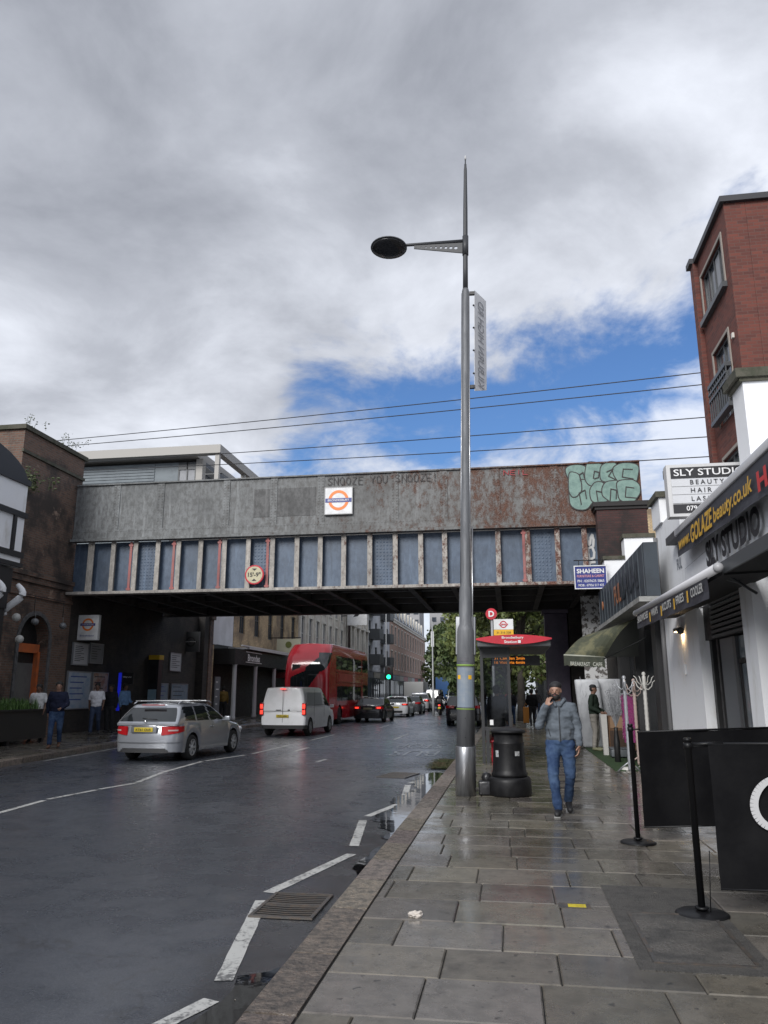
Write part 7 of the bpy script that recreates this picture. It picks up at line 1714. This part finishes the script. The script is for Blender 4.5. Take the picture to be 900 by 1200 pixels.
# ================================================================ PEOPLE
def capsule(bm, p0, r0, p1, r1, sc=None):
    p0, p1 = Vector(p0), Vector(p1)
    for p, r in ((p0, r0), (p1, r1)): bmesh.ops.create_icosphere(bm, subdivisions=2, radius=r, matrix=Matrix.Translation(p))
    d = p1 - p0
    if d.length < 1e-5: return
    q = d.to_track_quat('Z', 'Y').to_matrix().to_4x4()
    bmesh.ops.create_cone(bm, cap_ends=True, segments=16, radius1=r0, radius2=r1, depth=d.length, matrix=Matrix.Translation((p0 + p1) / 2) @ q)
def ellip(bm, c, r, rot=None):
    m = Matrix.Translation(c) @ (rot or Matrix()) @ Matrix.Diagonal((*r, 1)); bmesh.ops.create_icosphere(bm, subdivisions=3, radius=1, matrix=m)
def fuse(bm, name, mat, parent, vox, smooth=3, wrinkle=0.0, ws=9, cut=None):
    me = bpy.data.meshes.new(name); bm.to_mesh(me); bm.free(); o = bpy.data.objects.new(name, me); COL.objects.link(o)
    r = o.modifiers.new('r', 'REMESH'); r.mode = 'VOXEL'; r.voxel_size = vox; r.use_smooth_shade = True
    s = o.modifiers.new('s', 'SMOOTH'); s.factor = .5; s.iterations = smooth
    dg = bpy.context.evaluated_depsgraph_get(); m2 = bpy.data.meshes.new_from_object(o.evaluated_get(dg)); o.modifiers.clear(); o.data = m2
    if wrinkle:
        m2.update()
        for v in m2.vertices:
            c = v.co; n = mnoise.noise(Vector((c.x * ws * .7, c.y * ws * .7, c.z * ws * 1.7))) + .5 * mnoise.noise(Vector((c.x * ws * 2, c.y * ws * 2, c.z * ws * 3.5)))
            v.co = c + v.normal * n * wrinkle
    m2.materials.clear(); m2.materials.append(mat)
    for p in m2.polygons: p.use_smooth = True
    o.parent = parent; return o
SKIN = M('skin', (0.33, 0.19, 0.135), (0.29, 0.16, 0.115), ns=18, rough=.5); SKIND = M('brown skin', (0.14, 0.075, 0.05), rough=.5)
HAIR = M('black hair', (0.012, 0.010, 0.009), (0.02, 0.017, 0.015), ns=40, rough=.7)
JEANS = M('blue denim', (0.020, 0.040, 0.095), (0.060, 0.10, 0.18), ns=4, spec=.2, rough=.8, bump=.2, bs=120); DENIMD = M('dark denim', (0.022, 0.035, 0.075), (0.03, 0.05, 0.10), ns=6, rough=.8)
def person(loc, rz, label, J, top=(.2, .2, .2), trouser=JEANS, skin=SKIN, vox=.018, hat=None, hair=True, coat=0.0, H=1.75, shoe=(.02, .02, .02), fingers=False, bulk=1.0, sole=None, group=None, topname='jacket', hood=False, long_coat=False):
    e = empty('person', loc, rz, label, 'person', group); k = H / 1.75
    S = lambda n: Vector(J[n]) * k
    base = dict(pel=(0, 0, .94), ch=(0, 0, 1.28), nk=(0, .005, 1.47), hd=(0, -.015, 1.625), ls=(-.185, 0, 1.42), rs=(.185, 0, 1.42), le=(-.24, .02, 1.14), re=(.24, .02, 1.14), lw=(-.24, -.05, .90), rw=(.24, -.05, .90),
                lh=(-.095, 0, .92), rh=(.095, 0, .92), lk=(-.10, -.03, .50), rk=(.10, -.03, .50), la=(-.10, .02, .09), ra=(.10, .02, .09), lf=(-.11, -.13, .035), rf=(.11, -.13, .035), face=(0, -1, 0))
    base.update(J); J = base; b = bulk
    Mt = M('cloth %d %d %d' % tuple(int(c * 255) for c in top), top, tuple(c * .7 for c in top), ns=7, rough=.85, spec=.15)
    # body (one continuous figure)
    bm = bmesh.new(); fd = Vector(J['face']).normalized(); hd = S('hd'); up = Vector((0, 0, 1))
    capsule(bm, S('pel'), .095 * k, S('ch'), .10 * k); ellip(bm, S('ch') + Vector((0, 0, .02)), (.15 * k, .085 * k, .15 * k)); ellip(bm, S('pel') + up * .03, (.13 * k, .085 * k, .09 * k))
    capsule(bm, S('nk') - up * .05, .062 * k, hd - up * .05 * k + Vector((0, .01, 0)), .055 * k)
    for s in 'lr':
        capsule(bm, S(s + 's'), .055 * k, S(s + 'e'), .042 * k); capsule(bm, S(s + 'e'), .040 * k, S(s + 'w'), .028 * k)
        capsule(bm, S(s + 'h'), .082 * k, S(s + 'k'), .056 * k); capsule(bm, S(s + 'k'), .054 * k, S(s + 'a'), .036 * k); capsule(bm, S(s + 'a') - up * .03, .034 * k, S(s + 'f'), .028 * k)
        capsule(bm, S('ch') + up * .12 * k, .06 * k, S(s + 's'), .058 * k)
    # head: skull, jaw, nose, brow, ears
    side = up.cross(fd).normalized()
    rotm = Matrix((( *(-side),), (*(-fd),), (*up,))).transposed().to_4x4()
    ellip(bm, hd + up * .02 * k, (.075 * k, .092 * k, .098 * k), rotm); ellip(bm, hd - up * .055 * k + fd * .022 * k, (.056 * k, .062 * k, .062 * k), rotm)
    capsule(bm, hd + up * .012 * k + fd * .082 * k, .009 * k, hd - up * .022 * k + fd * .100 * k, .014 * k)
    ellip(bm, hd + up * .030 * k + fd * .078 * k, (.05 * k, .014 * k, .012 * k), rotm); ellip(bm, hd - up * .058 * k + fd * .076 * k, (.026 * k, .014 * k, .011 * k), rotm)
    for s in (1, -1): ellip(bm, hd + side * s * .074 * k - up * .005, (.012 * k, .022 * k, .034 * k), rotm)
    # hands
    for s in 'lr':
        w, el = S(s + 'w'), S(s + 'e'); d = J.get(s + 'hd'); d = Vector(d).normalized() if d else (w - el).normalized()
        n = J.get(s + 'pn'); n = Vector(n).normalized() if n else Vector((1 if s == 'l' else -1, 0, 0)); n = (n - d * n.dot(d)).normalized(); t = d.cross(n)   # n = palm normal
        palm = w + d * .045 * k
        q = Matrix((( *t,), (*n,), (*d,))).transposed().to_4x4(); ellip(bm, palm + d * .01, (.042 * k, .017 * k, .050 * k), q)
        if fingers:
            ts = 1 if Vector(t).dot(fd) > 0 else -1; curl = J.get(s + 'curl', .35)
            for i in range(4):
                L_ = (.078, .088, .083, .066)[i] * k; o_ = palm + d * .045 * k + t * ts * (.030 - i * .020) * k; dd = d; p = o_
                for seg, f in enumerate((.45, .32, .23)):
                    a = curl * (seg + .6); dd = (d * math.cos(a) + n * math.sin(a)); p2 = p + dd * L_ * f; capsule(bm, p, (.0095 - .0008 * seg) * k, p2, (.0088 - .0008 * seg) * k); p = p2
            th0 = palm - d * .02 + t * ts * .035 * k; th1 = th0 + (t * ts * .7 + d * .8 + n * .4).normalized() * .038 * k; th2 = th1 + (t * ts * .1 + d * .9 + n * .5).normalized() * .030 * k
            capsule(bm, th0, .013 * k, th1, .0105 * k); capsule(bm, th1, .0105 * k, th2, .009 * k)
        else:
            for i in range(4): capsule(bm, palm + d * .04 * k + t * (.027 - i * .018) * k, .010 * k, palm + d * .085 * k + t * (.027 - i * .018) * k + n * .025 * k, .009 * k)
            capsule(bm, palm + t * .03 * k, .012 * k, palm + t * .055 * k + d * .04 * k, .010 * k)
    body = fuse(bm, 'body', skin, e, min(vox, .0075 if fingers else vox), 2)
    # trousers
    bm = bmesh.new(); ellip(bm, S('pel') + up * .0, (.168 * k * b, .130 * k * b, .13 * k)); ellip(bm, S('pel') - up * .06 * k, (.13 * k, .115 * k, .10 * k))
    for s in 'lr':
        capsule(bm, S(s + 'h') - up * .02, .106 * k * b, S(s + 'k'), .073 * k); capsule(bm, S(s + 'k'), .072 * k, S(s + 'a') + up * .02 * k, .060 * k)
    fuse(bm, 'trousers', trouser, e, vox, 2, wrinkle=.011 * k, ws=9)
    # top
    bm = bmesh.new(); ellip(bm, S('ch') + up * .03 * k, (.205 * k * b, .135 * k * b, .18 * k)); hem = .90 if not long_coat else .62
    ellip(bm, S('ch') * .5 + S('pel') * .5, (.19 * k * b, .145 * k * b, .21 * k)); capsule(bm, S('pel') + up * (.02 + hem - .90) * k, .135 * k * b, S('ch'), .15 * k * b)
    ellip(bm, S('pel') + up * .06 * k, (.185 * k * b, .14 * k * b, .10 * k))
    capsule(bm, S('ch') + up * .14 * k, .085 * k, S('nk') - up * .015, .072 * k)
    short = topname == 'shirt'
    for s in 'lr':
        capsule(bm, S('ch') + up * .13 * k, .075 * k, S(s + 's'), .068 * k); capsule(bm, S(s + 's') - up * .01, .070 * k, S(s + 'e') if not short else S(s + 's').lerp(S(s + 'e'), .75), .062 * k)
        if not short: capsule(bm, S(s + 'e'), .061 * k, S(s + 'w').lerp(S(s + 'e'), .06), .046 * k)
    if hood: ellip(bm, S('nk') + Vector((0, .07, -.02)) * k, (.13 * k, .07 * k, .07 * k))
    jk = fuse(bm, topname, Mt, e, vox, 2, wrinkle=(.016 if fingers else .010) * k, ws=9)
    # shoes
    sm = M('shoe %d %d' % (int(shoe[0] * 255), int(shoe[2] * 255)), shoe, rough=.6)
    for s in 'lr':
        bm = bmesh.new(); a, f = S(s + 'a'), S(s + 'f'); ddir = (f - a); ddir.z = 0; ddir.normalize()
        capsule(bm, a - up * .035 * k - ddir * .02, .045 * k, f + ddir * .03 * k, .040 * k); capsule(bm, a, .048 * k, a - up * .03, .048 * k)
        sh = fuse(bm, 'shoe', sm, e, .01 if fingers else max(vox, .015), 2)
        if sole:
            mn = min(v.co.z for v in sh.data.vertices); pts = [(-.045, -.05), (.045, -.05), (.05, .1), (.04, .19), (0, .21), (-.04, .19), (-.05, .1)]; sd = Vector((ddir.y, -ddir.x, 0)); sl_ = (f.z - a.z + .055) / .16
            MB().prism([a * 1 - Vector((0, 0, a.z - mn)) + sd * x * k + ddir * y * k + Vector((0, 0, (y * sl_ if a.z > .11 * k else 0) - .0)) for x, y in pts], (0, 0, .014)).build('sole', sole, sh)
    # hair / hat
    if hat:
        hm = M('hat %d' % int(hat[0] * 255), hat, rough=.7); bm = bmesh.new(); ellip(bm, hd + up * .066 * k - fd * .010, (.086 * k, .100 * k, .066 * k), rotm)
        hc = fuse(bm, 'cap', hm, e, min(vox, .012), 1)
        pk = J.get('peak', 1); br = MB(); ring = []
        for i in range(11):
            t = math.pi * i / 10; ring.append(hd + up * (.045 + .006 * math.sin(t)) * k + side * math.cos(t) * .075 * k + fd * pk * (.07 + math.sin(t) * .085) * k)
        br.prism(ring, (0, 0, .012)); br.build('peak', hm, hc)
        bm = bmesh.new(); ellip(bm, hd + up * .0 * k - fd * .022 * k, (.080 * k, .085 * k, .085 * k), rotm); fuse(bm, 'hair', HAIR, e, min(vox, .012), 1)
    elif hair:
        bm = bmesh.new(); ellip(bm, hd + up * .056 * k - fd * .018 * k, (.096 * k, .104 * k, .090 * k), rotm); ellip(bm, hd + up * .0 * k - fd * .045 * k, (.090 * k, .075 * k, .08 * k), rotm); fuse(bm, 'hair', HAIR, e, min(vox, .012), 1, wrinkle=.004, ws=30)
    em = MB()
    for s in (1, -1): em.ball(tuple(hd + up * .012 * k + side * s * .030 * k + fd * .079 * k), .010 * k, 8)
    em.build('eyes', M('eye dark', (.03, .02, .018), rough=.2), e)
    return e, hd, fd, side, up

# the man on the phone
e, hd, fd, side, up = person((0.66, 11.35, 0), R(-3), 'bearded man in grey jacket, jeans and backward cap walking while talking on his phone', dict(
    pel=(.0, .0, .945), ch=(.0, .01, 1.27), nk=(-.01, 0, 1.48), hd=(-.03, -.03, 1.62), ls=(-.175, 0, 1.40), rs=(.175, 0, 1.40),
    le=(-.275, -.10, 1.16), lw=(-.160, -.20, 1.41), lhd=(.30, .22, 1.0), lpn=(.6, .75, -.2), lcurl=.55, re=(.245, .04, 1.14), rw=(.25, -.06, .89), rhd=(-.10, -.25, -1), rpn=(-.9, .2, .1), rcurl=.5,
    lk=(-.115, -.19, .52), la=(-.07, -.20, .085), lf=(-.085, -.345, .04), rk=(.11, -.02, .50), ra=(.075, .22, .14), rf=(.085, .07, .045), face=(-.16, -1, -.02), peak=-1),
    top=(.125, .145, .17), trouser=JEANS, vox=.011, hat=(.014, .014, .016), shoe=(.014, .014, .016), fingers=True, bulk=1.06, H=1.76, sole=M('pale sole', (.30, .30, .29), rough=.6), hood=True)
MAN = e; k = 1.76 / 1.75
bm = bmesh.new(); rotm = Matrix((( *(-side),), (*(-fd),), (*up,))).transposed().to_4x4()
ellip(bm, hd - up * .080 * k + fd * .050 * k, (.058 * k, .050 * k, .050 * k), rotm); ellip(bm, hd - up * .042 * k + fd * .094 * k, (.030 * k, .010 * k, .008 * k), rotm)
for s in (1, -1): capsule(bm, hd + side * s * .068 * k - up * .03 * k + fd * .01, .014 * k, hd + side * s * .045 * k - up * .085 * k + fd * .035, .026 * k)
fuse(bm, 'beard', HAIR, e, .007, 1, wrinkle=.003, ws=60)
MB().ball(tuple(hd - up * .058 * k + fd * .099 * k), .013 * k, 10, (1.7, .5, .45)).build('lips', M('lips', (.25, .09, .08), rough=.5), e)
m = MB(); m.box(-.005, .005, -.148, -.128, .95, 1.42); m.build('zip', M('zip black', (.015, .015, .017), rough=.4), e).location = (-.0, -.016, 0)
m = MB()
for s in (-1, 1): m.tube([(s * .13, -.135, 1.02), (s * .155, -.118, 1.12)], .004, 5)
m.build('pocket_zip', MATS['zip black'], e)
bm = bmesh.new()
for s in (-1, 1): capsule(bm, (s * .075, -.03, 1.50), .026, (s * .03 - .01, -.115, 1.43), .022)
capsule(bm, (-.08, .06, 1.51), .03, (.08, .06, 1.51), .03); capsule(bm, (-.085, .0, 1.50), .026, (-.08, .06, 1.51), .03); capsule(bm, (.085, .0, 1.50), .026, (.08, .06, 1.51), .03)
fuse(bm, 'collar', MATS['cloth %d %d %d' % tuple(int(c * 255) for c in (.125, .145, .17))], e, .008, 1)
ph = MB().bbox(-.036, .036, -.005, .005, -.074, .074, .004).build('mobile_phone', M('phone black', (.012, .012, .014), rough=.15)); tag(ph, 'black mobile phone held to the ear of the bearded man', 'phone')
ph.location = (0.66 - .125, 11.35 - .135, 1.555); ph.rotation_euler = (R(-12), R(-14), R(62))

# people further off
walk = dict(lk=(-.10, -.16, .52), la=(-.10, -.18, .09), lf=(-.11, -.33, .035), rk=(.10, 0, .50), ra=(.10, .22, .14), rf=(.10, .08, .04), le=(-.25, .07, 1.15), lw=(-.24, .10, .92), re=(.25, -.03, 1.15), rw=(.24, -.14, .93))
def Pz(x, y): return gleft(x, y)
person((-13.05, 21.3, Pz(-13.05, 21.3)), R(25), 'man in navy jacket and blue jeans walking by the far kerb', dict(walk, rw=(.13, -.24, 1.05), re=(.26, -.04, 1.14)), top=(.018, .022, .045), trouser=DENIMD and JEANS, H=1.86, bulk=1.05, shoe=(.12, .06, .035), vox=.02)
person((-14.45, 22.5, Pz(-14.45, 22.5)), R(15), 'person in white top half hidden behind the man in the navy jacket', walk, top=(.62, .62, .63), trouser=M('black trousers', (.015, .015, .017), rough=.8), H=1.74, vox=.022, topname='shirt', skin=SKIND)
person((-14.95, 26.9, Pz(-15, 26.9)), R(20), 'man in white short sleeved shirt walking in front of the map poster', dict(walk), top=(.74, .75, .80), trouser=DENIMD, H=1.82, vox=.02, topname='shirt', skin=SKIND)
person((-15.15, 28.3, Pz(-15, 28.3)), R(5), 'person in dark jacket standing beside the blue light strip', {}, top=(.022, .022, .026), trouser=MATS['black trousers'], H=1.80, vox=.024, skin=SKIND)
person((-15.3, 29.7, Pz(-15, 29.7)), R(70), 'person in pale blue denim jacket with dark hood by the blue light strip', dict(rw=(.18, -.2, 1.05)), top=(.18, .32, .55), trouser=MATS['black trousers'], H=1.84, vox=.024, hat=None, skin=SKIND)
person((-15.6, 41.5, Pz(-15.6, 41.5) + .0), R(200), 'person in mustard jacket seen from behind near the white columns', {}, top=(.20, .13, .04), trouser=MATS['black trousers'], H=1.8, vox=.026)
person((-14.0, 47.5, Pz(-14, 47.5)), R(180), 'dark clothed person between the white columns', {}, top=(.018, .018, .022), trouser=MATS['black trousers'], H=1.82, vox=.028)
person((2.34, 23.3, 0.016), R(68), 'man in dark green jacket, pale trousers and cap standing by the wrapped mattresses', dict(lw=(-.18, -.22, 1.02), rw=(.20, -.20, 1.02), face=(0, -1, -.05)), top=(.045, .065, .05), trouser=M('stone trousers', (.30, .28, .25), rough=.8), H=1.82, vox=.018, hat=(.02, .02, .022), shoe=(.2, .2, .12))
back = [(.02, 40.5, 170, (.015, .015, .018), JEANS, 'person in black top and blue jeans walking away up the right pavement', True), (1.02, 39.2, 185, (.014, .014, .015), MATS['black trousers'], 'person all in black carrying an orange bag on the right pavement', True),
        (-.55, 45.5, 180, (.02, .02, .03), MATS['black trousers'], 'dark figure with a blue bag beyond the bus shelter', True), (-.1, 52, 0, (.30, .03, .04), DENIMD, 'person in a red top far up the right pavement', True), (.7, 58, 0, (.03, .03, .035), MATS['black trousers'], 'distant figure in dark coat behind the person with blue jeans', True), (1.6, 50, 180, (.04, .04, .045), DENIMD, 'distant figure in a dark grey coat near the shopfronts', True),
        (-.35, 20.6, 160, (.10, .10, .11), MATS['black trousers'], 'person in grey coat waiting inside the bus shelter', False)]
for x, y, rz, c, tr, lab, w in back: person((x, y, 0), R(rz), lab, walk if w else dict(), top=c, trouser=tr, H=1.78, vox=.026, skin=SKIND if y > 40 else SKIN, bulk=1.05)
o = MB().bbox(-.14, .14, -.06, .06, 0, .75, .03).tube([(-.1, 0, .75), (0, 0, .95), (.1, 0, .75)], .01, 5).build('shopping_bag', M('orange bag', (.50, .19, .02), rough=.5), loc=(.72, 39.1, .18)); tag(o, 'tall orange shopping bag hanging beside the person in black', 'bag')
o = MB().bbox(-.2, .2, -.08, .08, 0, .45, .05).tube([(-.1, 0, .45), (0, 0, .75), (.1, 0, .45)], .01, 5).build('shopping_bag', M('blue bag', (.02, .09, .40), rough=.4), loc=(-.38, 45.3, .35)); tag(o, 'bright blue carrier bag held by the dark figure beyond the shelter', 'bag')
# rider
e, *_ = person((-5.55, 62.0, -.12), R(180), 'motorcycle rider in black jacket and helmet seen from behind', dict(pel=(0, -.65, .98), ch=(0, -.72, 1.30), nk=(0, -.76, 1.48), hd=(0, -.80, 1.63), ls=(-.19, -.73, 1.42), rs=(.19, -.73, 1.42), le=(-.30, -.90, 1.20), re=(.30, -.90, 1.20), lw=(-.32, -1.12, 1.10), rw=(.32, -1.12, 1.10),
    lh=(-.10, -.66, .94), rh=(.10, -.66, .94), lk=(-.22, -1.02, .72), rk=(.22, -1.02, .72), la=(-.22, -.82, .32), ra=(.22, -.82, .32), lf=(-.23, -.98, .27), rf=(.23, -.98, .27)), top=(.02, .02, .023), trouser=MATS['black trousers'], vox=.028, hair=False)
MB().ball((0, -.80, 1.66), .145, 16, (1, 1.1, 1.05)).build('helmet', BLKP, e)

# ================================================================ TREES
LEAFA = M('plane tree leaves', (0.10, 0.14, 0.04), (0.16, 0.18, 0.055), ns=1.3, rough=.55); LEAFB = M('dark tree leaves', (0.06, 0.095, 0.035), (0.11, 0.14, 0.045), ns=1.0, rough=.6); BARK = M('tree bark', (0.07, 0.06, 0.05), (0.04, 0.035, 0.03), ns=4, rough=.85)
def tree(x, y, h, spread, seed, label, leaf, n=2600, low=.32, ls=.17, clumps=34):
    e = empty('tree', (x, y, 0), 0, label, 'tree', 'trees lining the right pavement'); rnd = random.Random(seed)
    t = MB(); tips = []; hb = h * low
    t.tube([(0, 0, -.1), (.05, 0, hb * .5), (0, .1, hb), (.1, 0, h * .7)], [.28, .22, .18, .08], 10)
    cs = []
    for k in range(clumps):
        a = rnd.random() * 6.28; el = rnd.uniform(0, 1); r_ = spread * math.sqrt(rnd.random()) * (1 - .55 * abs(el - .4) ** 1.3); z = hb * .9 + (h - hb) * el
        cs.append((Vector((r_ * math.cos(a), r_ * math.sin(a), z)), rnd.uniform(.5, 1.15) * spread * .27))
    for c, r_ in cs[::2]:
        z0 = min(c.z - .5, rnd.uniform(hb * .7, h * .6)); p0 = Vector((0, 0, max(1.0, z0))); mid = p0.lerp(c, .5) + Vector((0, 0, .25)); t.tube([p0, mid, c], [.09, .055, .02], 6, False)
    t.build('trunk', BARK, e)
    m = MB()
    for c, r_ in cs:
        for i in range(n // clumps):
            d = Vector((rnd.gauss(0, 1), rnd.gauss(0, 1), rnd.gauss(0, .75))); d = d.normalized() * r_ * rnd.uniform(.25, 1.05) ** .6; p = c + d
            s = ls * rnd.uniform(.6, 1.4); u = Vector([rnd.gauss(0, 1) for _ in range(3)]).normalized(); v = u.cross(Vector([rnd.gauss(0, 1) for _ in range(3)])).normalized()
            m.quad(p - u * s, p - v * s * .6, p + u * s, p + v * s * .6)
    m.build('crown', leaf, e); return e
tree(.6, 47, 10.5, 4.2, 1, 'nearest pale green plane tree overhanging the pavement beyond the shelter', LEAFA, 9000, .36, .15, 60)
tree(-.2, 60, 11.5, 4.6, 2, 'second tree along the right pavement, lighter green than the one behind', LEAFA, 9500, .28, .19, 60)
tree(-1.6, 74, 12.5, 5.4, 3, 'third tree along the right pavement with a broad dark green crown', LEAFB, 9500, .20, .24, 60)
tree(-3.4, 92, 13.5, 5.8, 4, 'tall dark tree leaning over the road in front of the tower blocks', LEAFB, 9500, .16, .28, 60)
tree(-6.5, 122, 12.5, 7, 5, 'distant dark tree at the end of the street, lowest of the row', LEAFB, 7000, .08, .36, 50)
tree(1.5, 106, 12, 6, 6, 'distant tree behind the right-hand terrace', LEAFB, 3600, .15, .25, 36)
tree(-14.5, 150, 8, 3, 8, 'small far tree before the pink terrace on the left pavement', LEAFA, 1600, .3, .25, 20)

# ---- separate pieces of a part become parts of their own
KEEP = ('graffiti', 'lettering', 'roundel', 'plate', 'led_text', 'print', 'gap', 'windows', 'sticker', 'slats', 'leaf', 'crown', 'grass', 'weeds', 'cloth ', 'twigs', 'eyes', 'markings', 'moss', 'rivet', 'cladding', 'folds', 'script', 'arrow', 'body', 'trunk', 'wheel_well', 'pavement', 'kerb', 'road', 'rim', 'hook', 'canvas')
def split_pieces(o, tol=.03):
    me = o.data; n = len(me.vertices)
    if n > 2500 or n < 8: return
    par = list(range(n))
    def fnd(a):
        while par[a] != a: par[a] = par[par[a]]; a = par[a]
        return a
    for p in me.polygons:
        v = p.vertices; r_ = fnd(v[0])
        for b in v[1:]: par[fnd(b)] = r_
    isl = {}
    for i in range(n): isl.setdefault(fnd(i), []).append(i)
    if len(isl) < 2: return
    cl = []
    for idx in isl.values():
        cs = [me.vertices[i].co for i in idx]; lo = [min(c[k] for c in cs) - tol for k in range(3)]; hi = [max(c[k] for c in cs) + tol for k in range(3)]; cl.append([lo, hi, set(idx)])
    ch = True
    while ch:
        ch = False
        for i in range(len(cl)):
            for j in range(i + 1, len(cl)):
                if all(cl[i][0][k] <= cl[j][1][k] and cl[j][0][k] <= cl[i][1][k] for k in range(3)):
                    cl[i] = [[min(cl[i][0][k], cl[j][0][k]) for k in range(3)], [max(cl[i][1][k], cl[j][1][k]) for k in range(3)], cl[i][2] | cl[j][2]]; cl.pop(j); ch = True; break
            if ch: break
    if not 2 <= len(cl) <= 14: return
    base = o.name.split('.')[0]
    for c in cl[1:]:
        bm = bmesh.new(); bm.from_mesh(me); bm.verts.ensure_lookup_table(); bmesh.ops.delete(bm, geom=[v for v in bm.verts if v.index not in c[2]], context='VERTS')
        m2 = bpy.data.meshes.new(base); bm.to_mesh(m2); bm.free()
        for mt in me.materials: m2.materials.append(mt)
        q = o.copy(); q.data = m2; COL.objects.link(q)
    bm = bmesh.new(); bm.from_mesh(me); bm.verts.ensure_lookup_table(); bmesh.ops.delete(bm, geom=[v for v in bm.verts if v.index not in cl[0][2]], context='VERTS'); bm.to_mesh(me); bm.free()
haskids = {o.parent for o in bpy.data.objects if o.parent}
for o in list(bpy.data.objects):
    if o.type == 'MESH' and o.parent and o not in haskids and not any(w in o.name for w in KEEP): split_pieces(o)
